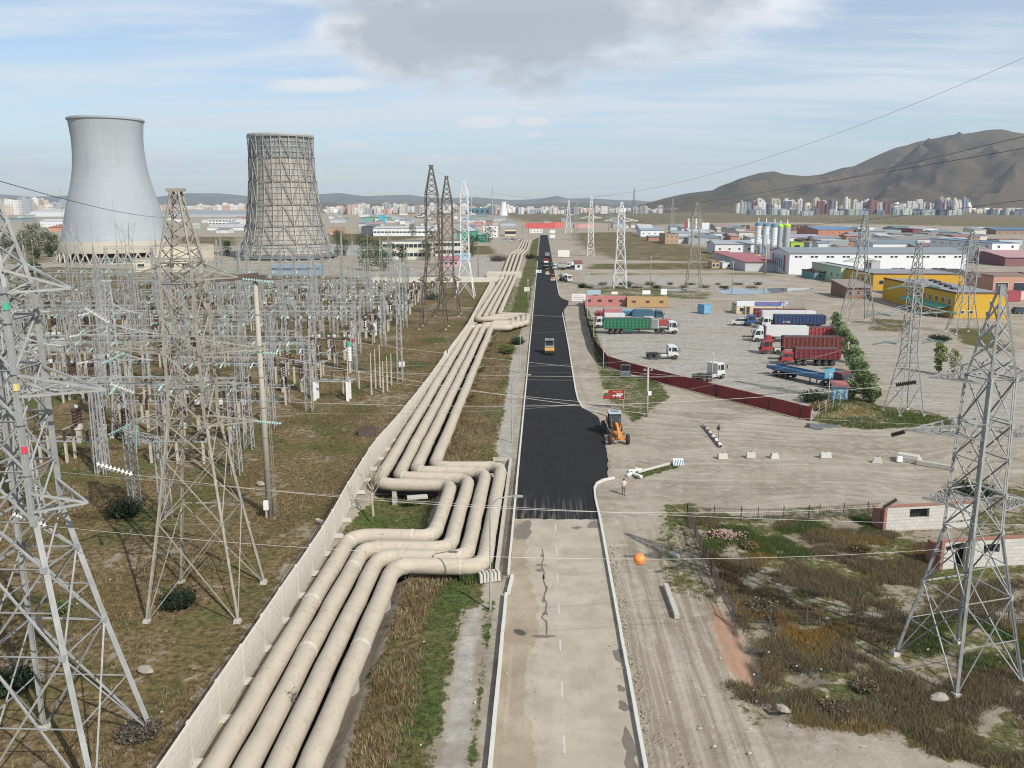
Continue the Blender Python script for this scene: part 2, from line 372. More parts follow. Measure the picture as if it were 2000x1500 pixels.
base = g.mix(g.math('MULTIPLY', g.math('MULTIPLY', g.ramp(rt2, .52, .60), yard), .4), base, (.19, .165, .13)); base = g.mix(g.math('MULTIPLY', g.math('MULTIPLY', g.ramp(rt2, .44, .39), yard), .3), base, (.41, .38, .325))
base = g.mix(vm, base, vc)
base = g.mix(g.math('MULTIPLY', g.ramp(g.math('ADD', rd, g.math('MULTIPLY', g.math('SUBTRACT', n2, .5), 2.4)), .5, .9), .62), base, g.mix(n4, (.22, .105, .06), (.36, .18, .105)))
bh = g.math('ADD', g.math('MULTIPLY', n2, .5), n4)
g('ShaderNodeOutputMaterial', {0: g('ShaderNodeBsdfPrincipled', {'Base Color': base, 'Roughness': .95, 'Specular IOR Level': .1,
   'Normal': g('ShaderNodeBump', {'Height': bh, 'Strength': .55, 'Distance': .12})})})
g_.data.materials[0] = m; tag(g_, 'bare tan earth with brown and green grass', kind='structure')
bpy.data.materials.remove(MATS.pop('tmp'))
# ---------------- roads ----------------
def sheet(name, pts, z, mat, kind='structure', cell=None):
    mb = MB(); mb.add([(p[0], p[1], z) for p in pts], [tuple(range(len(pts)))]); o = mb.build(name, mat)
    o['kind'] = kind; return o
def roadmat(name, ca, cb, stain, trk=.35, tr=(.3, .26, .21), lim=(.55, .75), bump=.25):
    m = bpy.data.materials.new(name); m.use_nodes = True; g = N(m.node_tree); tc = g('ShaderNodeTexCoord', out=3)
    a = g.noise(tc, .35, 6, .6); b = g.noise(tc, 5, 5, .7); t = g.noise(g.scalev(tc, (2.2, .07, 1)), 1., 4, .6)
    c = g.mix(g.ramp(a, .3, .7), ca, cb); c = g.mix(g.math('MULTIPLY', g.ramp(b, .5, .8), .5), c, stain); c = g.mix(g.math('MULTIPLY', g.ramp(g.noise(g.scalev(tc, (1., .5, 1)), .8, 8, .75), .54, .64), .35), c, stain); c = g.mix(g.math('MULTIPLY', g.ramp(t, *lim), trk), c, tr)
    g('ShaderNodeOutputMaterial', {0: g('ShaderNodeBsdfPrincipled', {'Base Color': c, 'Roughness': .9, 'Specular IOR Level': .2, 'Normal': g('ShaderNodeBump', {'Height': b, 'Strength': bump, 'Distance': .02})})})
    MATS[name] = m; return m
old = roadmat('old_asphalt', (.29, .252, .198), (.38, .335, .27), (.20, .168, .125))
YA = at(1085, 1014)[1]
XL, XR = -2.52, 5.72
sheet('road', [(XL, 12), (XR, 12), (XR, YA+1), (XL, YA+1)], .004, old)
# dusty shoulder along the left half of the old road: a thin uneven spread of soil
pts = [(XL+.02, 20)]; r_ = random.Random(3)
yy = 20
edge = []
while yy < YA-.4:
    edge.append((XL+1.7+.35*math.sin(yy*.35)+.5*r_.random()-(1.2 if yy > 66 else 0)*(yy-66)/10, yy)); yy += .7
sheet('soil_on_road', pts+edge+[(XL+.02, YA-.4)], .012, roadmat('soil_spread', (.245, .20, .145), (.33, .28, .21), (.18, .14, .10), .65, (.37, .325, .255)))
new = bpy.data.materials.new('fresh_asphalt'); new.use_nodes = True; g = N(new.node_tree); tc = g('ShaderNodeTexCoord', out=3)
a = g.noise(tc, .3, 6, .6); b = g.noise(tc, 9, 4, .7); t = g.noise(g.scalev(tc, (2.6, .10, 1)), 1., 4, .6)
c = g.mix(a, (.012, .0122, .0132), (.022, .022, .0235)); c = g.mix(g.math('MULTIPLY', g.ramp(t, .45, .62), .2), c, (.032, .031, .031)); c = g.mix(g.math('MULTIPLY', g.ramp(b, .55, .8), .4), c, (.035, .037, .043))
sy = g('ShaderNodeSeparateXYZ', {0: tc}); ynear = g.ramp(g.last.outputs[1], YA+9, YA)
c = g.mix(g.math('MULTIPLY', g.math('MULTIPLY', g.ramp(t, .48, .62), ynear), .55), c, (.16, .145, .12))
c = g.mix(g.math('MULTIPLY', g.ramp(g.noise(tc, .55, 6, .7), .62, .72), .45), c, (.09, .085, .075))
g('ShaderNodeOutputMaterial', {0: g('ShaderNodeBsdfPrincipled', {'Base Color': c, 'Roughness': .88, 'Specular IOR Level': .15, 'Normal': g('ShaderNodeBump', {'Height': b, 'Strength': .3, 'Distance': .01})})})
YE = at(1060, 459)[1]
rr = random.Random(5)
edge = [(1168,1014),(1166,975),(1163,945),(1175,938),(1188,933),(1187,900),(1183,872),(1178,845),(1172,822),(1168,814),(1150,803),(1137,797),(1129,782),(1124,762)]
eg = [tuple(at(*p)[:2]) for p in edge]
jit = []
for i in range(len(eg)-1):
    a, b = eg[i], eg[i+1]
    for k in range(6):
        t = k/6; j = .10 if 4 <= i <= 9 else .0; jit.append((a[0]+(b[0]-a[0])*t+rr.uniform(-j, j), a[1]+(b[1]-a[1])*t))
right = jit+[eg[-1], (XR, eg[-1][1]+8)]+[tuple(at(*p)[:2]) for p in ((1101,606),(1109,596),(1111,588),(1096,582))]+[(XR+.05, at(1093,575)[1]), (XR, at(1082,525)[1]), *[tuple(at(*p)[:2]) for p in ((1110,525),(1122,521),(1118,515),(1100,514))], (XR, at(1079,512)[1]), (XR, YE)]
left = [(XL, YE), (XL, at(1052,500)[1]), tuple(at(1045,500)[:2]), tuple(at(1044,506)[:2]), (XL, at(1050,509)[1]), (XL, YA)]
front = [(XL+i*(8.2/14), YA+rr.uniform(-.18, .12)) for i in range(1, 14)]
sheet('fresh_asphalt', left+front+right, .02, new)
mw = M('road_paint_worn', (.45, .44, .41), .8, var=.2, scale=4)
mb = MB()
y0 = at(1111, 1453)[1]; k = -4
while y0+k*5.55 < YA-2:
    yc = y0+k*5.55; a = 1.0
    mb.box((1.45, yc, .0042), (.11, 1.7, .0035)); k += 1
tag(mb.build('lane_marking', mw), 'faded white centre dashes', kind='structure')
wet = M('wet_patch', (.155, .13, .10), .45, var=.2, scale=1.5)
def blobsheet(name, px, py, rx, ry, seed, mat, z=.03, n=26, wob=.35):
    c = at(px, py); r = random.Random(seed); ph = [r.uniform(0, 6) for _ in range(4)]; pts = []
    for i in range(n):
        a = 2*PI*i/n; k = 1+wob*(math.sin(2*a+ph[0])*.5+math.sin(3*a+ph[1])*.5+math.sin(5*a+ph[2])*.35+r.uniform(-.2, .2))
        pts.append((c[0]+rx*k*math.cos(a), c[1]+ry*k*math.sin(a)))
    return sheet(name, pts, z, mat)
for i, (px, py, rx, ry) in enumerate(((1022,1035,.95,1.9),(1014,1048,.5,.8),(1126,1031,.45,.35),(1160,1025,.5,1.1),(1068,1243,.5,.22),(1048,1243,.35,.2),(1054,1114,.35,.3),(1056,1104,.4,.2),
      (1207,1280,.25,1.0),(1213,1345,.22,.4),(1219,1380,.35,.5),(1228,1450,.3,1.3),(1233,1490,.3,1.),(1065,1198,.18,.35),(1062,1172,.1,.5),(1068,1150,.08,.5),(1062,1128,.1,.5),(1068,1220,.07,.6),(1059,1085,.1,.5))):
    blobsheet('damp_patch', px, py, rx, ry, i, wet, .016+i*.0005)
cr = [at(*p) for p in ((1059,1072),(1062,1090),(1057,1104),(1063,1118),(1061,1132),(1067,1150),(1062,1168),(1068,1180),(1065,1196),(1058,1206),(1067,1215),(1068,1240))]
mb = MB()
for a, b in zip(cr[:-1], cr[1:]): mb.bar((a.x, a.y, .02), (b.x, b.y, .02), .09, .008)
tag(mb.build('road_crack', M('crack_dark', (.11, .09, .07), .8)), 'long wet crack in the old road', kind='structure')
def strip(name, pts, w, z, mat, h=None):
    mb = MB()
    for a, b in zip(pts[:-1], pts[1:]): mb.bar((*a[:2], z), (*b[:2], z), w, h or .02)
    o = mb.build(name, mat); o['kind'] = 'structure'; return o
# ---------------- kerbs ----------------
mk = M('kerb_stone', (.50, .48, .44), .85, var=.12, scale=2.5, bump=.2)
def kerb(name, pts, w=.2, h=.24, gap=.012, L=2.4, z0=-.08):
    mb = MB(); pts = [Vector((p[0], p[1], 0)) for p in pts]; rem = 0; r = random.Random(len(pts))
    for a, b in zip(pts[:-1], pts[1:]):
        d = b-a; n_ = max(1, round(d.length/L)); rz = math.atan2(d.y, d.x)
        for i in range(n_):
            c = a+d*((i+.5)/n_); mb.box((c.x+r.uniform(-.012, .012), c.y, z0+r.uniform(-.01, .01)), (d.length/n_-gap, w, h-z0), rz)
    o = mb.build(name, mk, bevel=.012); o['kind'] = 'structure'; return o
kerb('kerb', [(XL-.12, 30), (XL-.12, at(992, 1166)[1])], .24, .42)
kerb('kerb', [(XL-.12, at(1000, 1122)[1]), (XL-.12, 330)], .2, .26)
kerb('kerb', [(XL-.12, 330), (XL-.12, at(1052,512)[1])], .2, .2, L=6)
kerb('kerb', [(XR+.1, 30), (XR+.1, at(1168,1010)[1])], .22, .3)
kerb('kerb', [(XR+.1, at(1168,1008)[1]), *[tuple(at(*p)[:2]) for p in ((1163,975),(1161,955),(1166,945),(1180,938),(1200,934))]], .22, .2, L=1.2)
kerb('kerb', [tuple(at(*p)[:2]) for p in ((1185,812),(1170,807),(1150,803),(1137,797),(1129,782),(1124,762))]+[(XR+.2, 190), (XR+.2, at(1101,612)[1])], .22, .2, L=1.5)
kerb('kerb', [(XR+.2, at(1094,572)[1]), (XR+.2, at(1082,527)[1])], .22, .2, L=5)
t = thing('kerb_stone', 'loose pale kerb stone standing out of line beside the left kerb', 'kerb stone', (*at(997, 1146)[:2], 0), R_(86))
mb = MB(); mb.box((0, 0, .0), (3.0, .24, .42)); mb.build('stone_body', mk, t, bevel=.015)
# ---------------- concrete channel beside the pipes ----------------
conc = M('concrete', (.40, .38, .335), .9, var=.14, scale=1.4, bump=.25, dirt=(.28, .25, .21))
conc2 = M('concrete_white', (.43, .41, .365), .9, var=.1, scale=1.2, bump=.2, dirt=(.4, .36, .3))
t = thing('channel_wall', 'long thin concrete channel wall between the pipes and the left kerb', 'concrete wall', (-3.65, at(980, 1129)[1], 0))
L_ = at(998, 900)[1]-at(980, 1129)[1]
mb = MB(); mb.box((0, L_/2, -1.), (.3, L_, 1.35)); mb.build('channel_side', conc, t)
mb = MB(); mb.box((-1.0, L_+.2, -1.), (2.3, .28, 1.3)); mb.build('channel_end', conc, t)
t = thing('concrete_block', 'broken corrugated concrete block at the near end of the channel wall', 'concrete block', (*at(955, 1133)[:2], 0), R_(20))
mb = MB()
for i in range(6): mb.box((-.75+i*.3, 0, 0), (.26, .9, .75+.05*(i % 2)), 0, (.8, .9))
mb.build('block_body', conc2, t, bevel=.03)
# ---------------- pipelines ----------------
pm = bpy.data.materials.new('pipe_plaster'); pm.use_nodes = True; g = N(pm.node_tree); tc = g('ShaderNodeTexCoord', out=3)
a = g.noise(tc, .7, 6, .65); b_ = g.noise(g.scalev(tc, (2.2, .7, 2.2)), 1.3, 6, .7); k_ = g.noise(g.scalev(tc, (1.4, 3.2, 1.4)), 1.1, 5, .75)
c = g.mix(a, (.33, .285, .225), (.44, .39, .315)); c = g.mix(g.math('MULTIPLY', g.ramp(b_, .53, .63), .55), c, (.30, .25, .19)); c = g.mix(g.math('MULTIPLY', g.ramp(k_, .60, .66), .6), c, (.21, .175, .135))
g('ShaderNodeOutputMaterial', {0: g('ShaderNodeBsdfPrincipled', {'Base Color': c, 'Roughness': .9, 'Specular IOR Level': .2, 'Normal': g('ShaderNodeBump', {'Height': g.noise(tc, 5, 5, .7), 'Strength': .5, 'Distance': .04})})})
pmd = M('pipe_stain', (.27, .235, .19), .9, var=.25, scale=3)
def rnd(pts, r, k=6):
    out = [Vector(pts[0])]
    for i in range(1, len(pts)-1):
        p0, p, p1 = Vector(pts[i-1]), Vector(pts[i]), Vector(pts[i+1]); a = (p0-p); b = (p1-p)
        q_ = min(r, a.length*.45, b.length*.45); s_, e_ = p+a.normalized()*q_, p+b.normalized()*q_
        for j in range(k+1): t = j/k; out.append(s_*(1-t)**2+p*2*t*(1-t)+e_*t*t)
    out.append(Vector(pts[-1])); return out
ZP = 1.08; RP = .685
Yn = [at(800, y, ZP)[1] for y in (1049, 1072, 1089, 1105)]
Yf = [at(800, y, ZP)[1] for y in (946, 934, 922, 911)]
Xn = [-17.0, -15.35, -13.7, -12.0]; Xo = [-9.6, -7.9, -6.25, -4.65]; Xf = [-17.5, -15.7, -14.1, -12.2]
Y2n = [at(950, y, ZP)[1] for y in (640, 637, 634, 631)]; Y2f = [at(950, y, ZP)[1] for y in (624, 621, 618, 615)]; X2 = [-7.6, -6.3, -5.0, -3.9]
nm = ['leftmost, beside the panel wall', 'second from the panel wall', 'third from the panel wall', 'nearest the road']
for i in range(4):
    a = [(Xn[i]-.1, 24, ZP), (Xn[i], Yn[i], ZP), (Xo[i], Yn[i], ZP), (Xo[i]+.15, Yf[i], ZP), (Xf[i], Yf[i], ZP), (Xf[i]-.1-.05*i, Y2n[i], ZP), (X2[i], Y2n[i], ZP), (X2[i], Y2f[i], ZP),
         (Xf[i]+.3, Y2f[i], ZP)]
    k = i-1.5
    a += [(x_, y_*KY, ZP) for x_, y_ in ((-14.1+k*1.75, 318), (-14.4+k*1.9, 350), (-15.8+k*2.4, 455), (-16.3+k*2.4, 500), (-14.0+k*2.2, 560), (-14.4+k*2.1, 720))]
    pts = rnd(a, 1.9)
    dense = [pts[0]]
    for p in pts[1:]:
        s_ = max(1, int((p-dense[-1]).length/2.2)); q0 = dense[-1].copy()
        for j in range(1, s_+1): dense.append(q0.lerp(p, j/s_))
    r = random.Random(40+i); out = []; rad = []
    for j, p in enumerate(dense):
        w = .035 if p.y < 200 else .02
        out.append(p+Vector((r.uniform(-w, w), r.uniform(-w, w)*.3, .05*math.sin(j*.55+i)+r.uniform(-.02, .02)))); rad.append(RP+(.05 if p.y > 330 else 0)+r.uniform(-.022, .022))
    root = thing('heating_pipe', f'long fat beige insulated heating pipe with expansion loops, {nm[i]}', 'pipe', (0, 0, 0), 0, 'the four parallel heating pipes')
    mb = MB(); mb.tube(out, rad, 14); mb.build('pipe_run', pm, root, smooth=True)
    sd = 0
    for j in range(2, len(dense)-1):
        p = dense[j]; d = dense[j+1]-dense[j-1]; sd += (dense[j]-dense[j-1]).length
        if sd > 11 and p.y < 420:
            sd = 0; MB().box((p.x, p.y, -1.25), (.7, .45, 1.7), math.atan2(d.y, d.x)+PI/2).build('support_block', conc, root)
    for j in range(3, len(out)-2, 3):            # wrapped joints in the insulation
        if out[j].y < 150 and r.random() < .4:
            d = (out[j+1]-out[j-1]).normalized(); w_ = r.uniform(.05, .22); MB().tube([out[j]-d*w_, out[j]+d*w_], [rad[j]+.016, rad[j]+.016], 14, True).build('joint_band', M('pipe_joint'+str(r.randint(0, 1)), (.40, .35, .275) if w_ < .12 else (.47, .43, .36), .9, var=.2, scale=2), root)
gap_shade = M('painted_gap_shade', (.022, .02, .018), .95, var=.3, scale=2)  # near-black sheet: the shade between the pipes put in as colour
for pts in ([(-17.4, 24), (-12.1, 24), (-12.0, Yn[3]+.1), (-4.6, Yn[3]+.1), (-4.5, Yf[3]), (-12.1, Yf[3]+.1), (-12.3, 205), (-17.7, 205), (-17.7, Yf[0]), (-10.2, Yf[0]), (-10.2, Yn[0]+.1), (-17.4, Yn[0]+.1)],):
    sheet('pipe_gap_shade', pts, -.12, gap_shade)
# concrete cover slab across the pipes, further out
t = thing('pipe_cover', 'flat beige concrete cover slab crossing over the four pipes', 'concrete slab', (*at(992, 541)[:2], 0))
mb = MB(); mb.box((-1.5, 0, 0), (15, 9, 2.1)); mb.build('slab', M('slab_beige', (.46, .41, .33), .9, var=.1, scale=.4), t)
# ---------------- panel wall left of the pipes ----------------
wm = M('wall_panel', (.52, .485, .41), .9, var=.1, scale=.9, bump=.3, dirt=(.42, .38, .31))
wall = thing('panel_wall', 'long beige precast concrete panel wall with coiled wire on top left of the pipes', 'wall', (0, 0, 0))
wl = [(-19.0, 20), (-19.0, 66), (-19.6, 78), (-19.9, 90), (-19.2, 103), (-18.6, 125), (-18.35, 152), (-17.8, 190), (-18.6, 240), (-19.6, 322)]
wl = [(x_, y_*(KY if y_ > 30 else 1)) for x_, y_ in wl]
def wx(y):
    for (x0, y0), (x1, y1) in zip(wl[:-1], wl[1:]):
        if y0 <= y <= y1: return x0+(x1-x0)*(y-y0)/(y1-y0)
    return wl[-1][0]
y = 20.; i = 0; r = random.Random(9); coil = []; foot = MB(); post = []
while y < 320*KY:
    L = 4.1; x0, x1 = wx(y), wx(y+L); a = math.atan2(L, x1-x0)
    gap = 156 < y < 160
    mb = MB(); lean = .5 if gap else r.uniform(-.04, .04)
    if y < 110:
        for rr2 in range(5):
            for cc in range(4): mb.box((-1.45+cc*.97, -.072, .2+rr2*.5), (.86, .018, .4))
    mb.box((0, 0, 0), (L-.28, .14, 2.7))
    p = mb.build('wall_panel', wm, wall, loc=((x0+x1)/2+lean*.4, y+L/2, -.02), rz=a); p.rotation_euler.x = -lean*.5
    mb = MB(); mb.box((0, 0, 0), (.26, .26, 2.72)); mb.build('wall_post', wm, wall, loc=(x0, y, -.02), rz=a)
    mb = MB(); mb.box((.35, 0, 0), (.9, .55, .34), 0, (.75, .75)); mb.build('footing', conc2, wall, loc=(x0+.1, y, -.02), bevel=.04)
    y += L; i += 1
mb = MB(); yy = 20.; pts = []
while yy < 150:
    pts.append((wx(yy)-.18+.17*math.cos(yy*14), yy, 2.95+.17*math.sin(yy*14))); yy += .09
mb.tube(pts, .014, 3); 
mb.tube([(wx(k)-.2, k, 2.8) for k in range(20, 300, 4)], .02, 4)
mb.build('barbed_coil', M('rusty_wire', (.085, .05, .035), .8), wall)
# cross wall at the far end of the substation field
t = thing('boundary_wall', 'low pale boundary wall crossing behind the far switchyard pylons', 'wall', (0, 0, 0))
mb = MB(); a, b = at(870, 551), at(985, 551); mb.bar((a[0]-30, a[1]-3, 1), (b[0], b[1], 1), .25, 2.); mb.build('wall_run', wm, t)
# ---------------- lattice pylons ----------------
galv = M('galvanised_steel', (.275, .28, .275), .7, var=.3, scale=.9)
beige_s = M('beige_painted_steel', (.27, .25, .205), .7, var=.32, scale=1., dirt=(.22, .19, .15))
white_s = M('pale_steel', (.56, .575, .58), .6, var=.08)
dark_s = M('dark_steel', (.16, .145, .13), .75, var=.2)
rust_s = M('rusty_steel', (.10, .078, .062), .85, var=.3, scale=.6)
glassins = M('green_glass_insulator', (.30, .46, .42), .25, var=.1)
darkins = M('dark_insulator', (.055, .06, .05), .3, var=.2)
whiteins = M('white_insulator', (.62, .62, .60), .35, var=.1)
brownins = M('brown_porcelain', (.055, .03, .022), .3, var=.2)
def lerp(a, b, t): return a+(b-a)*t
def halfat(prof, z):
    for (z0, h0), (z1, h1) in zip(prof[:-1], prof[1:]):
        if z0 <= z <= z1: return lerp(h0, h1, (z-z0)/(z1-z0))
    return prof[-1][1]
def ins_string(p, q, rdisc, mat, n_=None, alt=None):
    mb = MB(); p, q = Vector(p), Vector(q); d = q-p; n_ = n_ or max(4, int(d.length/.17))
    rz = d.normalized(); mb.tube([p, q], .025, 4)
    for i in range(n_):
        a = p+d*((i+.35)/n_); b = p+d*((i+.8)/n_); mb.tube([a, b], [rdisc, rdisc*.35], 8)
    return mb
def pylon(name, label, loc, rz, mat, prof, arms, lw=.16, bw=.08, peak=None, group=None, det=2, foot=True, ins=None, asp=1.0, foff=(0, 0), sec=True):
    """prof: [(z, half width)...]; arms: [(z, reach, depth, sides)]"""
    t = thing(name, label, 'pylon', loc, rz, group)
    cor = ((-1, -1), (1, -1), (1, 1), (-1, 1))
    legs = [MB() for _ in range(4)]; br = MB(); F_ = (lambda mb, p, q, w: mb.ang(p, q, w)) if det >= 3 else (lambda mb, p, q, w: mb.bar(p, q, w))
    ztw = prof[-2][0]
    def sk(p): k_ = max(0, 1-p[2]/ztw); return (p[0]+foff[0]*k_, p[1]+foff[1]*k_, p[2])
    for (z0, h0), (z1, h1) in zip(prof[:-1], prof[1:]):
        for k, (a, b) in enumerate(cor):
            if det >= 3: legs[k].ang((a*h0, b*h0, z0), (a*h1, b*h1, z1), lw, .03, -a*b)
            legs[k].bar((a*h0, b*h0, z0), (a*h1, b*h1, z1), lw*(.55 if det >= 3 else 1))
        zz_ = z0; zs = [z0]
        while zz_ < z1-.3*max(h0, .5):
            step = 2*halfat(prof, zz_)*asp; step = max(step, .9)
            zz_ = min(z1, zz_+step); zs.append(zz_)
            if z1-zz_ < step*.45: zs[-1] = z1; break
        if zs[-1] < z1: zs.append(z1)
        for za, zb in zip(zs[:-1], zs[1:]):
            ha, hb = halfat(prof, za), halfat(prof, zb)
            for k in range(4):
                a, b = cor[k], cor[(k+1) % 4]
                F_(br, (a[0]*ha, a[1]*ha, za), (b[0]*hb, b[1]*hb, zb), bw); F_(br, (b[0]*ha, b[1]*ha, za), (a[0]*hb, a[1]*hb, zb), bw)
                if det >= 2: F_(br, (a[0]*hb, a[1]*hb, zb), (b[0]*hb, b[1]*hb, zb), bw)
                if sec and det >= 3 and ha > 1.6:        # secondary bracing
                    m_ = Vector(((a[0]*ha+b[0]*ha)/2, (a[1]*ha+b[1]*ha)/2, za)); c_ = Vector(((a[0]+b[0])*(ha+hb)/4, (a[1]+b[1])*(ha+hb)/4, (za+zb)/2))
                    q1 = Vector((a[0]*lerp(ha, hb, .5), a[1]*lerp(ha, hb, .5), (za+zb)/2)); q2 = Vector((b[0]*lerp(ha, hb, .5), b[1]*lerp(ha, hb, .5), (za+zb)/2))
                    br.bar(q1, c_, bw*.6); br.bar(q2, c_, bw*.6)
            if det >= 3:
                for k, (a, b) in enumerate(cor): legs[k].box((a*hb, b*hb, zb-.2), (lw*1.2, lw*1.2, .3))
    if foff != (0, 0):
        for mb in legs+[br]: mb.v = [sk(p) for p in mb.v]
    for k in range(4): legs[k].build('leg', mat, t)
    br.build('bracing', mat, t)
    for (z, reach, dep, sides) in arms:
        h = halfat(prof, z); h2 = halfat(prof, z+dep)
        for s in sides:
            mb = MB(); tip = Vector((s*(h+reach), 0, z+dep*.12))
            n_ = max(2, int(reach/(1.3 if det >= 3 else 2)))
            lo = [Vector((s*h, y_*h, z)) for y_ in (-1, 1)]; hi = [Vector((s*h2, y_*h2, z+dep)) for y_ in (-1, 1)]
            for p in lo+hi: mb.bar(p, tip, bw*1.25)
            for i in range(n_):
                ta, tb = i/n_, (i+1)/n_
                A_ = [p.lerp(tip, ta) for p in (lo[0], lo[1], hi[1], hi[0])]; B_ = [p.lerp(tip, tb) for p in (lo[0], lo[1], hi[1], hi[0])]
                mb.bar(A_[0], B_[1], bw*.7); mb.bar(A_[0], B_[3], bw*.7); mb.bar(A_[1], B_[2], bw*.7)
                if i: mb.bar(A_[0], A_[1], bw*.7); mb.bar(A_[0], A_[3], bw*.7); mb.bar(A_[1], A_[2], bw*.7)
            mb.build('crossarm', mat, t)
            if ins:
                m_, L, rd, dirs = ins
                for dv in dirs:
                    dv = Vector(dv).normalized(); ins_string(tip, tip+dv*L, rd, m_).build('insulator_string', m_, t)
    if peak:
        z, hh, top = peak; zt = prof[-1][0]; ht = prof[-1][1]; mb = MB()
        for a, b in cor: mb.bar((a*ht, b*ht, zt), (a*hh, b*hh, z), lw*.8)
        k = 5 if det >= 2 else 3
        for i in range(k):
            ta, tb = i/k, (i+1)/k; ha, hb = lerp(ht, hh, ta), lerp(ht, hh, tb); za, zb = lerp(zt, z, ta), lerp(zt, z, tb)
            for q_ in range(4):
                a, b = cor[q_], cor[(q_+1) % 4]; mb.bar((a[0]*ha, a[1]*ha, za), (b[0]*hb, b[1]*hb, zb), bw)
                if det >= 2: mb.bar((b[0]*ha, b[1]*ha, za), (a[0]*hb, a[1]*hb, zb), bw)
        if top: mb.box((0, 0, z), (hh*2+.7, .5, .22))
        mb.build('peak', mat, t)
    if foot:
        for a, b in cor: MB().box((a*prof[0][1]+foff[0], b*prof[0][1]+foff[1], -.3), (.62, .62, .5), 0, (.7, .7)).build('footing', conc, t)
    return t
def mid(*ps):
    v = [at(*p) for p in ps]; return sum(v, Vector())/len(v)
# the two big ones on the left
fa, fb_ = at(84, 1423), at(294, 1419); hb1 = (fb_-fa).length/2; bb1 = (fa+fb_)/2-Vector((0, hb1, 0)); b1 = at(*(lambda q: (q[0]-24, q[1]))(pxof(bb1))); fo_ = Vector((bb1.x-b1.x, bb1.y-b1.y))
T1 = (b1.x, b1.y)
z1 = zpx((b1.x+1, b1.y+1), 990); zt1 = zpx(b1, 560); zp1 = min(zpx(b1, 348), 33)
T1o = pylon('lattice_pylon', 'huge light grey steel pylon at the lower left edge, cut off by the frame', (*T1, 0), 0, galv,
      [(0, hb1), (z1*.52, lerp(hb1, 1.2, .55)), (z1, 1.2), (zt1, 1.1)], [(zt1-.2, 2.6, 1.1, (-1, 1)), (lerp(z1, zt1, .55), 3.8, 1.1, (-1, 1)), (z1+.5, 2.2, 1.0, (-1, 1))], lw=.23, bw=.09, peak=(zp1, .22, True), det=3, asp=1.1, foff=(fo_.x, fo_.y))
gp = M('green_tag', (.05, .42, .26), .5); rp = M('red_tag', (.6, .05, .08), .5); yp = M('yellow_tag', (.6, .5, .2), .6)
for k, (z, m_) in enumerate(((zt1-.5, gp), (lerp(z1, zt1, .62), yp), (lerp(z1, zt1, .35), rp))):
    for c_ in ((-1, -1), (1, -1)):
        hh = halfat([(z1, 1.2), (zt1, 1.1)], z); MB().box((c_[0]*hh, c_[1]*hh, z-.5*(c_[0] > 0)), (.2, .2, .34)).build('phase_tag', m_, T1o)
b2 = mid((285, 1217), (455, 1220), (515, 1137), (365, 1130)); h2 = 3.35
zw2 = zpx(b2, 822); zs2 = zpx(b2, 512); zp2 = zpx(b2, 374)
T2o = pylon('lattice_pylon', 'tall beige steel pylon with spread legs standing in brown grass beside the wall', (b2.x, b2.y, 0), R_(2), beige_s,
      [(0, h2), (zw2*.5, lerp(h2, 1.35, .52)), (zw2, 1.35), (zs2, 1.15)], [(zw2-.1, 3.4, .9, (-1, 1)), (lerp(zw2, zs2, .45), 4.6, 1.1, (-1, 1)), (zs2-1.2, 2.8, 1.0, (-1, 1))], lw=.16, bw=.065, peak=(zp2, .28, True), det=3, asp=1.0, sec=False)
for z, mts in ((zw2, ((1, 0, -.1), (-1, -.3, -.5), (0, -.2, -1))), (lerp(zw2, zs2, .45), ((1, .1, -.12), (-.8, -1, -.4))), (zs2-1.2, ((1, .1, -.12), (.2, 0, -1)))):
    for dv in mts:
        s = 1 if dv[0] > 0 else -1; p = Vector((s*(1.3+3.0), 0, z)); ins_string(p, p+Vector(dv).normalized()*2.2, .13, glassins).build('insulator_string', glassins, T2o)
# the big one at the lower right
fA, fB, fC = at(1755, 1272), at(1867, 1362), at(1991, 1337)
bR = (fA+fC)/2; rzR = math.atan2((fC-fB).y, (fC-fB).x); hR = ((fA-fB).length+(fC-fB).length)/4
zwR = zpx(bR, 1030); zsR = zpx(bR, 735); zpR = zpx(bR, 556)
R1o = pylon('lattice_pylon', 'big white and grey steel pylon among weeds beside the ruined block walls', (bR.x, bR.y, 0), rzR, galv,
      [(0, hR), (zwR, 1.15), (zsR, .95)], [], lw=.17, bw=.07, peak=(zpR, .1, False), det=3, asp=1.05)
def arm_to(t, loc, rz, prof, z, tipw, dep, mat, bw, name='crossarm'):
    Mi = Matrix.Rotation(-rz, 4, 'Z')@Matrix.Translation((-loc.x, -loc.y, 0)); tip = Mi@Vector(tipw); h = halfat(prof, z); mb = MB()
    d = Vector((tip.x, tip.y)).normalized(); cs = [Vector((a*h, b*h)) for a, b in ((-1, -1), (1, -1), (1, 1), (-1, 1))]; cs.sort(key=lambda c: -c.dot(d)); cs = cs[:2]
    lo = [Vector((c.x, c.y, z)) for c in cs]; hi = [Vector((c.x, c.y, z+dep)) for c in cs]
    for p in lo+hi: mb.bar(p, tip, bw)
    k = 6
    for i in range(k):
        A_ = [p.lerp(tip, i/k) for p in (lo[0], lo[1], hi[1], hi[0])]; B_ = [p.lerp(tip, (i+1)/k) for p in (lo[0], lo[1], hi[1], hi[0])]
        mb.bar(A_[0], B_[1], bw*.6); mb.bar(A_[0], B_[3], bw*.6); mb.bar(A_[1], B_[2], bw*.6); mb.bar(A_[3], B_[2], bw*.6)
        if i: mb.bar(A_[0], A_[1], bw*.6); mb.bar(A_[0], A_[3], bw*.6)
    mb.build(name, mat, t); return tip
profR = [(0, hR), (zwR, 1.15), (zsR, .95)]
R_tips = []
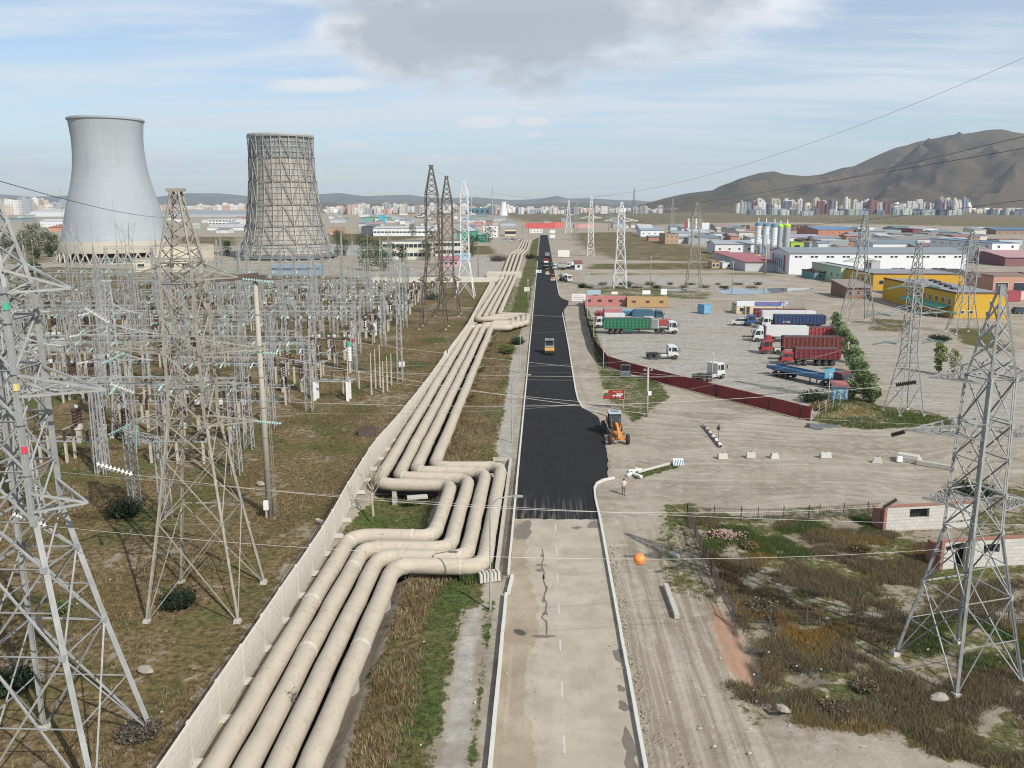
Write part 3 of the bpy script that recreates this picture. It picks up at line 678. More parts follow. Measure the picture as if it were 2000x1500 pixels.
for i, (z, tipL) in enumerate(((zpx(bR, 800), (1815, 737)), (zpx(bR, 905), (1767, 840)), (zpx(bR, 1030), (1802, 972)))):
    zt_ = [zpx((bR.x-3.5, bR.y+.3), py) for py in (742, 846, 985)][i]
    tip = far(tipL[0], tipL[1], bR.y+.6*[0, 1, 0][i]+.2); tl = arm_to(R1o, bR, rzR, profR, zt_, tip, 1.0, galv, .075)
    tr = Vector((2*bR.x-tip.x, 2*bR.y-tip.y, tip.z)); arm_to(R1o, bR, rzR, profR, zt_, tr, 1.0, galv, .075)
    R_tips.append(tip)
T_tips = []
wires = []
cab = M('conductor', (.26, .25, .235), .5, metal=.3, var=.05); cabd = M('dark_conductor', (.035, .035, .04), .6)
def wire(label, p, q, sag, r=.011, mat=None, seg=28, group='overhead conductors crossing the road'):
    p, q = Vector(p), Vector(q); pts = []
    for i in range(seg+1):
        t_ = i/seg; v = p.lerp(q, t_); v.z -= 4*sag*t_*(1-t_); pts.append(v)
    o = MB().tube(pts, r, 5).build('power_line', mat or cab); return tag(o, label, 'power line', group)
# strings and conductors between the near left pylon and the near right pylon
YL, YR = b1.y, bR.y
pairs = [((213, 631), (165, 602), (1700, 859), (1741, 850), (1767, 843), 'first', YL+1.5), ((262, 768), (215, 750), (1688, 990), (1727, 985), (1752, 975), 'second', YL+1.),
         ((259, 927), (188, 906), (1715, 1003), (1727, 990), (1752, 975), 'third', YL+1.), ((90, 1027), (24, 1004), (1832, 1078), (1848, 1072), (1884, 1062), 'fourth', YL-1.)]
strg = []
tipmap = {0: 1, 1: 0, 2: 2, 3: 2}
Mi1 = Matrix.Translation((-T1[0], -T1[1], 0)); MiR = Matrix.Rotation(-rzR, 4, 'Z')@Matrix.Translation((-bR.x, -bR.y, 0))
for k, (lq, lp, _, rp_, rq, w_, yl) in enumerate(pairs):
    a, b = far(*lp, yl), far(*lq, yl+.3); ins_string(Mi1@a, Mi1@b, .17, whiteins, 9).build('insulator_string', darkins if False else whiteins, T1o)
    c_, e_ = [far(*rp_, YR), far(*rq, YR+.1)]
    if k == 1: c_, e_ = far(1750, 752, YR+.3), far(1790, 746, YR+.4)
    ins_string(MiR@c_, MiR@e_, .15, darkins, 10).build('insulator_string', darkins, R1o)
    o = wire(f'{w_} thin conductor down the left pylon to the big right pylon across the road' if k != 3 else 'lowest conductor over the old road, carrying the orange marker ball', b, c_, .9+.1*k, .013)
    strg.append((b, c_, .9+.1*k))
tb = 0.0
b, c_, sg = strg[3]
best = min(range(200), key=lambda i: abs(pxof(b.lerp(c_, i/200))[0]-1252)); v = b.lerp(c_, best/200); v.z -= 4*sg*(best/200)*(1-best/200)
t = thing('marker_ball', 'orange aviation marker ball hanging on the lowest overhead conductor', 'marker ball', v)
mb = MB(); mb.ball((0, 0, 0), .36, 20); mb.build('ball_shell', M('orange_plastic', (.80, .23, .05), .45, var=.08), t, smooth=True)
mb = MB(); mb.lathe([(.365, -.02), (.372, 0), (.365, .02)], 24, cap=False); mb.build('seam', M('orange_dark', (.5, .12, .03), .5), t)
# other pylons: base centre px, base width px, waist, shoulder, peak, colours, arms
def far_pylon(label, base, wpx, yw, wwpx, ys, yp, mat, arms, rz=0., group='pylons of the power lines', det=2, lw=.16, bw=.08, ins=None, name='lattice_pylon', pw=.25, asp=1.1):
    b = at(*base); sc = b.y/F; h = wpx*sc/2*(.8 if rz else 1); hw = wwpx*sc/2*(.8 if rz else 1)
    zw = zpx(b, yw); zs = zpx(b, ys); zp = zpx(b, yp)
    return pylon(name, label, (b.x, b.y, 0), rz, mat, [(0, h), (zw, hw), (zs, hw*.88)], [(zpx(b, y_), r_px*sc, 1.2, (-1, 1)) for y_, r_px in arms], lw=lw, bw=bw, peak=(zp, pw, det >= 2), group=group, det=det, foot=det >= 2, ins=ins, asp=asp), b
GI = (glassins, 2.0, .16, ((1, .1, -.2), (-1, .1, -.2)))
far_pylon('tallest rust-dark steel pylon left of the pipes, first of the three in line', (848, 640), 52, 515, 26, 380, 324, rust_s, [(548, 14), (425, 22), (478, 12)], lw=0.21, bw=0.099)
far_pylon('dark rusty steel pylon standing middle of the three left of the pipes', (876, 615), 46, 537, 22, 394, 345, rust_s, [(548, 14), (455, 18), (415, 14)], lw=0.21, bw=0.099)
far_pylon('white steel pylon standing last of the three left of the pipes', (909, 580), 36, 512, 16, 380, 356, white_s, [(420, 14), (450, 12)], lw=0.24, bw=0.112)
far_pylon('grey steel pylon behind the truck yard with two wide pairs of crossarms', (1764, 806), 66, 690, 27, 560, 474, galv, [(668, 42), (612, 62), (560, 20)], rz=R_(12), ins=GI, lw=0.14, bw=0.062)
far_pylon('pale grey pylon rising beside the leafy hedge and the yellow houses', (1673, 628), 50, 500, 15, 450, 420, galv, [(512, 26), (470, 18)], lw=0.21, bw=0.093, det=2)
far_pylon('pale grey pylon in front of the yellow building end wall', (1879, 650), 44, 583, 22, 480, 455, galv, [(540, 14), (490, 30)], lw=0.20, bw=0.087)
far_pylon('slim pale pylon beside the puddle behind the containers, right one of the pair', (1354, 565), 28, 480, 15, 420, 396, beige_s, [(432, 8)], lw=0.24, bw=0.099)
far_pylon('bright grey pylon behind the red containers, left one of the pair', (1210, 562), 26, 480, 14, 420, 396, white_s, [(432, 26), (445, 8)], lw=0.27, bw=0.124)
far_pylon('grey pylon with wide arms in the dry field, beyond the paving crew', (1153, 500), 13, 450, 9, 420, 384, white_s, [(426, 16)], lw=0.39, bw=0.174)
far_pylon('small white pylon beside the far right edge of the dark road', (1110, 455), 12, 420, 5, 410, 391, white_s, [(420, 8)], lw=0.56, bw=0.248, det=2)
far_pylon('small pale pylon standing beside the far white pylon', (1125, 469), 9, 440, 6, 415, 394, galv, [(428, 12)], lw=0.35, bw=0.186)
far_pylon('dark very tall pylon on the plain in front of the distant hills', (1237, 425), 6, 410, 4, 390, 366, dark_s, [(392, 12)], lw=0.70, bw=0.310)
far_pylon('tall grey pylon in the industrial quarter in front of the mountain', (1312, 448), 10, 430, 6, 410, 388, galv, [(408, 8)], lw=0.42, bw=0.217)
far_pylon('pale pylon near the white sheds at the foot of the mountain', (1193, 452), 9, 430, 6, 415, 400, galv, [(425, 8)], lw=0.35, bw=0.186)
# conductors between the beige pylon and the pylon behind the yard
b4 = at(1764, 806); b3 = at(848, 640)
for k, (lp, rp_, w_) in enumerate((((427, 803), (1690, 665), 'lowest'), ((427, 691), (1690, 612), 'middle'), ((420, 546), (1745, 560), 'upper'), ((395, 691), (1705, 668), 'second lowest'))):
    wire(f'{w_} light conductor from the beige pylon towards the pylon behind the truck yard', far(*lp, b2.y), far(*rp_, b4.y), 3.6, .012)
for k, (l, r, Yl, Yr, s_) in enumerate((((240, 700), (2100, 690), b1.y+8, 70, 1.5), ((-60, 640), (2100, 838), b1.y+6, 62, 1.2), ((-60, 905), (2100, 1025), b1.y, 50, .8), ((-60, 560), (2080, 770), b1.y+12, 75, 1.6), ((620, 790), (1263, 760), 112, 98, 1.5),
      ((712, 690), (1263, 722), 145, 98, 1.5), ((565, 612), (1176, 640), 170, 150, 2.5))):
    wire(f'{ordw(k+1)} thin slack wire strung over pipes and road between left and right pylons', far(*l, Yl), far(*r, Yr), s_, .010)
wire('faint earth wire arching over the sky from the tallest rusty pylon to the upper right', far(836, 324, b3.y), far(2040, 95, 70), 9.5, .016, seg=60, mat=cab)
wire('upper one of two dark cables in front of the mountain', far(1225, 413, 700), far(2040, 257, 62), 4, .022, mat=cabd, seg=60)
wire('lower one of two dark cables in front of the mountain', far(1060, 413, 700), far(2040, 283, 62), 4, .022, mat=cabd, seg=60)
wire('dark overhead cable from the small pylons to the right frame edge by the white warehouse', far(1240, 430, 600), far(2040, 385, 160), 6, .05, mat=cabd, seg=60)
wire('dark earth wire sloping down over the cooling tower from the top left corner', far(-20, 348, b1.y), far(340, 424, b2.y+70), .6, .022, mat=cabd)
# ---------------- substation ----------------
def truss_col(mb, x, y, z0, z1, w0, w1, lw=.10, bw=.05, asp=1.2):
    z = z0
    def h(z_): return lerp(w0, w1, (z_-z0)/(z1-z0))/2
    cor = ((-1, -1), (1, -1), (1, 1), (-1, 1))
    for a, b in cor: mb.bar((x+a*h(z0), y+b*h(z0), z0), (x+a*h(z1), y+b*h(z1), z1), lw)
    while z < z1-.2:
        zb = min(z1, z+max(.5, 2*h(z)*asp))
        for k in range(4):
            a, b = cor[k], cor[(k+1) % 4]
            if (int(z*3)+k) % 2: a, b = b, a
            mb.bar((x+a[0]*h(z), y+a[1]*h(z), z), (x+b[0]*h(zb), y+b[1]*h(zb), zb), bw)
        z = zb
    return mb
def truss_beam(mb, p, q, w, lw=.08, bw=.04):
    p, q = Vector(p), Vector(q); d = q-p; L = d.length; d.normalize(); u = Vector((-d.y, d.x, 0)).normalized()*w/2; v = Vector((0, 0, w/2))
    cs = (-u-v, u-v, u+v, -u+v)
    for c_ in cs: mb.bar(p+c_, q+c_, lw)
    k = max(2, int(L/(w*1.3)))
    for i in range(k):
        a, b = p+d*L*i/k, p+d*L*(i+1)/k
        for j in range(4):
            c1_, c2_ = cs[j], cs[(j+1) % 4]
            if i % 2: c1_, c2_ = c2_, c1_
            mb.bar(a+c1_, b+c2_, bw)
    return mb
galv2 = M('zinc_steel', (.30, .305, .30), .7, var=.34, scale=1.1)
post_m = M('pale_post', (.40, .37, .31), .85, var=.1); grey_eq = M('grey_equipment', (.42, .43, .42), .5, var=.1); cream_eq = M('cream_equipment', (.52, .50, .44), .6, var=.1)
def gantry(label, x0, y0, span, hgt, mast=0, first=None):
    t = thing('portal_gantry', label, 'gantry', (x0, y0, 0), 0, 'steel portal gantries in the switchyard')
    for x in (0, -span):
        mb = truss_col(MB(), x, 0, 0, hgt, 1.0, .75); mb.build('column', galv2, t)
        if mast:
            m_ = truss_col(MB(), x, 0, hgt, hgt+mast*.45, .7, .15, .07, .04); m_.bar((x, 0, hgt+mast*.4), (x, 0, hgt+mast), .07); m_.build('lightning_rod', galv2, t)
    truss_beam(MB(), (.6, 0, hgt-.1), (-span-.6, 0, hgt-.1), .8).build('beam', galv2, t)
    for k in range(3):
        x = -span*(k+.5)/3
        for s in (-1, 1): ins_string((x, 0, hgt-.5), (x+.1, s*1.5, hgt-.95), .13, glassins, 8).build('insulator_string', glassins, t)
    return t
def disconnector(label, loc):
    t = thing('disconnector', label, 'disconnector', loc, 0, 'disconnectors on pale posts in the switchyard')
    for x in (-3.2, 0, 3.2):
        for y in (-.9, .9): MB().box((x, y, -.1), (.26, .26, 2.7)).build('post', post_m, t)
    f = MB()
    for y in (-.95, .95): f.box((0, y, 2.6), (8.2, .12, .16))
    for x in (-3.6, -1.8, 0, 1.8, 3.6): f.box((x, 0, 2.6), (.12, 2.4, .14))
    f.build('frame', galv2, t)
    for x in (-2.8, 0, 2.8):
        for y in (-.95, .95): MB().lathe([(.16, 0), (.21, .1), (.14, .2), (.21, .35), (.14, .5), (.21, .65), (.14, .8), (.21, .95), (.13, 1.3)], 7, (x, y, 2.8)).build('insulator', brownins, t)
        MB().bar((x, -1.2, 4.15), (x, 1.2, 4.15), .09).build('blade', grey_eq, t)
    return t
def breaker(label, loc):
    t = thing('circuit_breaker', label, 'circuit breaker', loc, 0, 'tall dark circuit breakers in the switchyard')
    MB().box((0, 0, -.1), (.5, .5, 1.9)).build('post', post_m, t)
    MB().box((0, 0, 1.8), (.8, .7, .7)).build('drive_box', cream_eq, t)
    for y in (-.55, .55): MB().lathe([(.3, 0), (.36, .2), (.27, .4), (.36, .6), (.27, .8), (.36, 1.), (.27, 1.2), (.36, 1.4), (.27, 1.6), (.34, 1.9), (.25, 2.3)], 8, (0, y, 2.5)).build('insulator', brownins, t)
    MB().lathe([(.16, 0), (.24, .08), (.24, .4), (.1, .5)], 8, (0, 0, 4.6)).bar((0, -.6, 4.65), (0, .6, 4.65), .1).build('head', grey_eq, t)
    return t
def current_tf(label, loc):
    t = thing('current_transformer', label, 'transformer', loc, 0, 'instrument transformers with drum heads in the switchyard')
    MB().box((0, 0, -.1), (.36, .36, 2.4)).build('post', post_m, t)
    MB().lathe([(.2, 0), (.26, .15), (.18, .35), (.26, .55), (.18, .75), (.26, .95), (.18, 1.2), (.24, 1.5)], 8, (0, 0, 2.3)).build('insulator', brownins, t)
    MB().lathe([(.12, 0), (.36, .06), (.38, .5), (.34, .62), (.1, .7)], 10, (0, 0, 3.8)).build('head', grey_eq, t)
    return t
def post_ins(label, loc):
    t = thing('post_insulator', label, 'insulator', loc, 0, 'single post insulators in the switchyard')
    MB().box((0, 0, -.1), (.3, .3, 3.1)).build('post', post_m, t)
    MB().lathe([(.16, 0), (.22, .15), (.15, .4), (.22, .65), (.15, .9), (.22, 1.15), (.14, 1.7)], 7, (0, 0, 3)).build('insulator', brownins, t)
    return t
rowsY = [y_*KY for y_ in (86, 115, 144, 172, 200, 230, 262, 296)]
SX0 = -34.8; SP = 15.5
proto = {}
def place(kind, fn, label, loc, grp):
    if kind not in proto: proto[kind] = fn(label, loc); return proto[kind]
    return dup(proto[kind], loc, 0, label, grp)
r = random.Random(21)
nb = {0: 3, 1: 4, 2: 5, 3: 6, 4: 7, 5: 7, 6: 7, 7: 6}
hts = {}
for i, yb in enumerate(rowsY):
    for b in range(nb[i]):
        tall = (i in (3, 6) and b >= 1) or (i == 4 and b in (3, 4))
        x = SX0-b*SP*1.02; ht = 17. if tall else 11.; mast = 11 if (i+b) % 3 == 1 and i > 1 else 0
        where = f'{ordw(i+1)} row behind beige pylon, {ordw(b+1)} bay from pipes'
        key = ('g', tall, bool(mast)); lab = ('tall ' if tall else '')+('masted ' if mast else '')+'grey lattice portal, '+where
        if key not in proto: proto[key] = gantry(lab, x, yb, SP, ht, mast)
        else: dup(proto[key], (x, yb, 0), 0, lab, 'steel portal gantries in the switchyard')
for i in range(0, 8):                       # lower slim portals between the tall ones
    ya = rowsY[i-1] if i else rowsY[0]-31
    for b in range(0 if i else 1, max(3, nb[i])):
        for q_, f_ in ((0, .34), (1, .68)):
            if (i+b+q_) % 3 == 0: continue
            if pxof((SX0-(b+1)*SP, ya+(rowsY[i]-ya)*f_, 0))[0] < -120: continue
            loc = (SX0-b*SP*1.02-(1.5, 3)[q_]+r.uniform(-1, 1), ya+(rowsY[i]-ya)*f_, 0); ht = (8.2, 9.6)[q_]
            lab = f'slim {("front", "rear")[q_]} portal, {ordw(i+1)} row from near edge, {ordw(b+1)} bay from pipes'; key = ('s', q_)
            if key not in proto: proto[key] = gantry(lab, loc[0], loc[1], SP-4.5+q_*1.5, ht, 0)
            else: dup(proto[key], loc, 0, lab, 'steel portal gantries in the switchyard')
cnt = 0
for i in range(0, 8):
    y0 = rowsY[i]-29 if i < 1 else rowsY[i-1]
    y1 = rowsY[i]
    for b in range(-1, 8):
        xc = SX0-(b+.5)*SP
        px, py = pxof((xc, (y0+y1)/2, 0))
        if px < -60 or b > nb[i] or (b < 0): continue
        if i == 0 and b < 1: continue
        wh = f'{ordw(i+1)} row from near edge, {ordw(b+1)} bay from pipes'
        dy = (y1-y0)
        jx = r.uniform(-1.6, 1.6); dy = dy*r.uniform(.9, 1.05)
        place('dis', disconnector, f'grey disconnector on posts, front one, {wh}', (xc+jx, y0+dy*.16, 0), 'disconnectors on pale posts in the switchyard')
        if (i+b) % 4 != 3: place('dis', disconnector, f'grey disconnector on posts, rear one, {wh}', (xc+jx, y0+dy*.82, 0), 'disconnectors on pale posts in the switchyard')
        for k, w_ in ((-1, 'left'), (0, 'middle'), (1, 'right')):
            if i*b % 5 != 3: place('brk', breaker, f'dark circuit breaker, {w_} phase, {wh}', (xc+jx+k*3.2, y0+dy*.42, 0), 'tall dark circuit breakers in the switchyard')
            if (i+b) % 2: place('ct', current_tf, f'drum-headed transformer post, {w_} phase, {wh}', (xc+jx+k*3.2, y0+dy*.58, 0), 'instrument transformers with drum heads in the switchyard')
            else: place('pi', post_ins, f'dark post insulator, {w_} phase, {wh}', (xc+jx+k*3.2, y0+dy*.62, 0), 'single post insulators in the switchyard')
            cnt += 3
# busbars: wires along the yard
for b in range(6):
    for k in (-1, 0, 1):
        xb = SX0-(b+.5)*SP+k*SP/3; i0 = 1 if b < 4 else 3; pts = []
        ys_ = [q_ for j, q_ in enumerate(rowsY) if nb[j] > b]
        for ya, yb in zip(ys_[:-1], ys_[1:]):
            for s_ in range(7): t_ = s_/7; pts.append((xb, ya+(yb-ya)*t_, 10.3-2.2*t_*(1-t_)*1.2))
        pts.append((xb, ys_[-1], 10.3))
        tag(MB().tube(pts, .022, 4).build('busbar_line', cab), f'{ {-1: "left", 0: "middle", 1: "right"}[k] } overhead busbar of the {ordw(b+1)} switchyard bay from the pipe side', 'power line', 'overhead busbars in the switchyard')
# droppers and cross strings as part of the field of wires
for i in range(1, 8):
    for b in range(min(nb[i], 6)):
        if (i+b) % 3: continue
        xb = SX0-b*SP; p = Vector((xb, rowsY[i], 10.5)); q = Vector((xb-SP, rowsY[i]-2, 10.5))
        wire(f'slack cross wire in the {ordw(i+1)} gantry row, {ordw(b+1)} bay from the pipe side', p, q, 1.8, .018, group='cross wires in the switchyard', seg=8)
def mast(label, px, pyb, pyt, cat='mast', mat=None, r0=.14, name='lightning_mast', lat=True):
    b = at(px, pyb); h = zpx(b, pyt); t = thing(name, label, cat, b)
    if lat: truss_col(MB(), 0, 0, 0, h*.62, 1.5, .35, .09, .05).build('lattice_base', mat or galv2, t)
    else: MB().tube([(0, 0, 0), (0, 0, h*.62)], [r0*1.5, r0], 8).build('pole', mat or galv2, t)
    MB().tube([(0, 0, h*.6), (0, 0, h)], [.09, .04], 5).build('rod', mat or galv2, t); return t
mast('tall thin lightning mast left of the big cooling tower', 145, 640, 371)
mast('tall thin lightning mast in front of the big cooling tower, with a small platform', 243, 640, 392)
mast('thin lightning mast between the two cooling towers', 438, 585, 387)
for k, (px, yb_, yt) in enumerate(((618, 640, 425), (672, 610, 424), (722, 600, 448), (745, 560, 412), (692, 585, 400), (765, 540, 440), (645, 560, 418))):
    mast(f'slim lightning mast in front of the pale two-storey building, {ordw(k+1)} of seven', px, yb_, yt)
def caged(label, px, yb, yt, w):
    b = at(px, yb); h = zpx(b, yt); t = thing('lattice_tower', label, 'lattice tower', b); sc = b.y/F*w
    truss_col(MB(), 0, 0, 0, h*.8, sc*1.3, sc*.8, .12, .06).build('lattice_shaft', galv2, t)
    truss_col(MB(), 0, 0, h*.8, h, sc*.8, sc*1.5, .12, .06).build('lattice_head', galv2, t)
    truss_beam(MB(), (-sc*1.4, 0, h*.62), (sc*1.4, 0, h*.62), .6).build('crossarm', galv2, t)
caged('grey lattice tower with flared head in front of the big cooling tower, left one', 165, 640, 437, 18)
caged('grey lattice tower with flared head in front of the big cooling tower, right one', 262, 630, 435, 18)
caged('slim dark twin tower between the switchyard and the rusty pylons', 782, 745, 505, 8)
a, b_ = at(265, 995), at(325, 1012); ht = zpx(b_, 862); t = thing('portal_gantry', 'narrow grey lattice portal in dark shade beside the spiky shrub', 'gantry', b_, math.atan2(b_.y-a.y, b_.x-a.x)); w = (b_-a).length
for x in (0, -w): truss_col(MB(), x, 0, 0, ht, .8, .8, .1, .05).build('column', galv2, t)
truss_beam(MB(), (.5, 0, ht), (-w-1.2, 0, ht), .7).build('beam', galv2, t)
for k_, (px, yb, yt, wb, ww_, lb) in enumerate(((60, 1010, 520, 60, 26, 'grey pylon half hidden behind the huge left edge pylon'), (15, 880, 500, 50, 22, 'grey pylon at the left frame edge further back in the switchyard'), (238, 850, 560, 40, 20, 'slim grey lattice pylon between the two big left pylons'))):
    far_pylon(lb, (px, yb), wb, yb-(yb-yt)*.35, ww_, yb-(yb-yt)*.85, yt-10, galv2, [(yb-(yb-yt)*.5, 40), (yb-(yb-yt)*.68, 50), (yb-(yb-yt)*.82, 30)], R_(20), None, lw=.15, bw=.07, ins=(whiteins, 1.6, .14, ((1, .3, -.25), (-1, .3, -.25))))
# tall concrete pole with ladder
b = at(527, 1008); h = zpx(b, 548); t = thing('concrete_pole', 'tall round concrete floodlight pole with ladder and rusty bracket in the grass', 'pole', b)
MB().tube([(0, 0, -.2), (0, 0, h)], [.34, .2], 12).build('shaft', M('pole_concrete', (.33, .30, .25), .85, var=.1, scale=2), t, smooth=True)
for z in range(2, int(h), 3): MB().lathe([(.345-.006*z, 0), (.345-.006*z, .12)], 12, (0, 0, z)).build('strap', dark_s, t)
mb = MB()
for s in (0, .42): mb.bar((.55+s*.3, -.1+s*.5, .6), (.5+s*.3, -.1+s*.5, h*.55), .035)
for k in range(int(h*.55/.35)): mb.bar((.55, -.1, .8+k*.35), (.66, .11, .8+k*.35), .025)
mb.build('ladder', beige_s, t)
mb = MB(); mb.box((0, 0, h), (1.6, 1., .5)).bar((.3, 0, h+.5), (-3.6, -.4, h+.1), .5, .5).bar((-1, 0, h+.1), (2.4, .3, h+.1), .12); mb.build('bracket', rust_s, t)
t = thing('meter_box', 'white cabinet on a short stand at the foot of the concrete pole', 'electrical box', at(521, 1012))
MB().box((0, 0, 0), (.14, .14, .9)).build('stand', post_m, t); MB().box((0, 0, .85), (.45, .35, .95)).build('cabinet', M('white_metal', (.66, .66, .64), .5, var=.05), t, bevel=.03)
# capped columns and bare posts left of the pipes
for k, (px, yb, yt, col, w_) in enumerate(((684, 728, 686, (.05, .35, .22), 'green'), (694, 718, 679, (.6, .04, .07), 'red'))):
    b = at(px, yb); b2_ = zpx(b, yt); t = thing('coupling_capacitor', f'white ribbed capacitor column with a {w_} cap', 'capacitor', b)
    MB().box((0, 0, -.1), (.35, .35, 2.3)).build('post', post_m, t)
    pr = [(.3, 0)]
    for q_ in range(10): pr += [(.42, .1+q_*.28), (.33, .24+q_*.28)]
    MB().lathe(pr, 10, (0, 0, 2.2)).build('column', whiteins, t); MB().lathe([(.46, 0), (.46, .5), (.2, .62)], 12, (0, 0, 5.05)).build('cap', M('cap_'+w_, col, .5), t)
for k, (px, yb, yt) in enumerate(((726, 770, 688), (734, 758, 680), (743, 757, 672), (749, 766, 705), (757, 763, 695), (765, 753, 690), (671, 770, 740), (681, 771, 700), (702, 760, 725))):
    b = at(px, yb); h = zpx(b, yt); t = thing('concrete_stake', f'bare slender concrete stake in the grass by the capped columns, {ordw(k+1)} of nine', 'post', b, 0, 'bare concrete stakes')
    MB().box((0, 0, -.1), (.22, .22, h*.5)).build('stake_base', post_m, t); MB().box((0, 0, h*.5-.1), (.13, .13, h*.5)).build('stake_top', post_m, t)
b = at(785, 722); t = thing('electrical_box', 'small white cabinet with two doors alone in the brown grass', 'electrical box', b)
MB().box((0, 0, .6), (1.1, .5, .9)).build('cabinet', MATS['white_metal'], t, bevel=.02); MB().box((0, 0, -.05), (.3, .3, .7)).build('stand', dark_s, t)
b = at(717, 850); t = thing('metal_bin', 'open rusty dark metal skip in the grass beside the wall', 'bin', b, R_(-8))
mb = MB(); 
for sx, sy, dx, dy in ((0, -.7, 2., .06), (0, .7, 2., .06), (-1, 0, .06, 1.4), (1, 0, .06, 1.4)): mb.box((sx, sy, 0), (dx, dy, 1.1))
mb.build('sides', rust_s, t); MB().box((0, 0, .05), (1.9, 1.3, .08)).build('floor_plate', rust_s, t)
# dead instrument by the far wall: open frame stand
for k, (px, yb, w) in enumerate(((712, 655, 60), (650, 780, 46))):
    b = at(px, yb); t = thing('equipment_stand', ['white bench-like steel frame on four white posts', 'steel platform on white posts with dark rods above'][k]+' at the yard edge', 'equipment stand', b)
    for x in (-2.6, 2.6):
        for y in (-.8, .8): MB().box((x, y, -.1), (.4, .4, 3.1)).build('post', MATS['white_metal'], t)
    MB().box((0, -.8, 3), (7, .2, .2)).box((0, .8, 3), (7, .2, .2)).box((-2.6, 0, 3.2), (.2, 2, .15)).box((2.6, 0, 3.2), (.2, 2, .15)).build('frame', galv2, t)
    if k:
        for x in (-2, 0, 2): MB().lathe([(.1, 0), (.14, .3), (.09, .6), (.14, .9), (.09, 1.4)], 7, (x, 0, 3.2)).build('insulator', brownins, t)
# power transformers deep in the yard
for k, (px, yb) in enumerate(((105, 690), (560, 600), (600, 575), (200, 740))):
    b = at(px, yb); t = thing('power_transformer', f'grey power transformer with radiator fins in the switchyard, {ordw(k+1)} of four', 'transformer', b, 0, 'power transformers')
    MB().box((0, 0, .3), (4.4, 2.4, 2.8)).build('tank', grey_eq, t, bevel=.06); mb = MB()
    for q_ in range(12): mb.box((-2+q_*.36, -1.6, .7), (.08, .7, 2.))
    mb.build('radiator', grey_eq, t); MB().lathe([(.5, -1.5), (.5, 1.5)], 12, (0, .6, 3.9), 'x').build('conservator', grey_eq, t)
    for x in (-1.3, 0, 1.3): MB().lathe([(.16, 0), (.2, .3), (.13, .6), (.2, .9), (.1, 1.5)], 8, (x, -.4, 3.1)).build('bushing', brownins, t)
    MB().box((0, 0, -.2), (5, 3, .5)).build('plinth', conc, t)
# ---------------- cooling towers ----------------
Yc = 452.*KY; ct = far(224, 420, Yc); cx = ct.x; sc = Yc/F*.9
def zc(py, x=None, y=None): return zpx((cx if x is None else x, Yc if y is None else y), py)
t = thing('cooling_tower', 'big smooth pale grey hyperbolic cooling tower with a flared rim, left', 'cooling tower', (cx, Yc, 0))
ztop = zc(233); zb = zpx((cx, Yc-36), 497); zbe = zpx((cx, Yc-33), 473)
prof = [(zbe, 110), (zc(457), 106), (zc(440), 102), (zc(420), 97.5), (zc(400), 92), (zc(375), 84), (zc(350), 77.5), (zc(330), 73.5), (zc(310), 71.2), (zc(290), 70.2), (zc(270), 70.2), (zc(255), 71.5), (ztop-1.2, 73.5)]
m = bpy.data.materials.new('tower_concrete'); m.use_nodes = True; g = N(m.node_tree); tc = g('ShaderNodeTexCoord', out=3)
a = g.noise(g.scalev(tc, (.05, .05, .012)), 2., 5, .6); b_n = g.noise(g.scalev(tc, (.02, .02, .6)), 1., 3, .5)
c = g.mix(a, (.235, .262, .285), (.315, .34, .36)); c = g.mix(g.math('MULTIPLY', g.ramp(b_n, .45, .7), .08), c, (.36, .385, .40)); c = g.mix(g.math('MULTIPLY', g.ramp(g.noise(g.scalev(tc, (.22, .22, .012)), 1., 5, .65), .54, .68), .3), c, (.20, .225, .245)); c = g.mix(g.math('MULTIPLY', g.ramp(g.noise(g.scalev(tc, (.03, .03, .35)), 1., 6, .7), .6, .68), .35), c, (.38, .40, .41))
c = g.mix(g.math('MULTIPLY', g.ramp(g.noise(g.scalev(tc, (.08, .08, .05)), 1.6, 6, .7), .55, .7), .35), c, (.205, .235, .26))
g('ShaderNodeOutputMaterial', {0: g('ShaderNodeBsdfPrincipled', {'Base Color': c, 'Roughness': .85})})
MATS['tower_concrete'] = m
sh = MB().lathe([(r*sc, z) for z, r in prof], 96, cap=False).build('shell', m, t, smooth=True)
MB().lathe([(70*sc, ztop-7), (72.5*sc, ztop-1), (72*sc, ztop+.4)], 96, cap=False).build('inner_lining', m, t, smooth=True)
MB().lathe([(73.5*sc, ztop-1.3), (76*sc, ztop-.9), (76*sc, ztop), (72*sc, ztop+.1)], 96, cap=False).build('rim', m, t)
cream = M('cream_concrete', (.36, .33, .27), .85, var=.08, scale=.1)
MB().lathe([(118*sc, zb), (118.5*sc, zb+.8), (111.6*sc, zbe)], 96, cap=False).build('base_band', cream, t, smooth=True)
Rb, Rt = 122*sc, 117*sc
for k in range(36):
    a0, a1 = 2*PI*k/36, 2*PI*(k+1)/36
    if math.sin((a0+a1)/2) < .35: MB().bar((Rb*math.cos(a0), Rb*math.sin(a0), 0), (Rt*math.cos((a0+a1)/2), Rt*math.sin((a0+a1)/2), zb+.3), .6).bar((Rb*math.cos(a1), Rb*math.sin(a1), 0), (Rt*math.cos((a0+a1)/2), Rt*math.sin((a0+a1)/2), zb+.3), .6).build('support_column', cream, t)
MB().lathe([(110*sc, -.5), (110*sc, zb+.5)], 48, cap=False).build('gap_backing', M('tower_gap_dark', (.03, .032, .035), .9), t)  # near-black drum behind the columns keeps the gaps between them dark
MB().lathe([(128*sc, -.2), (128*sc, .5), (123*sc, .5)], 64, cap=False).build('basin_wall', cream, t)
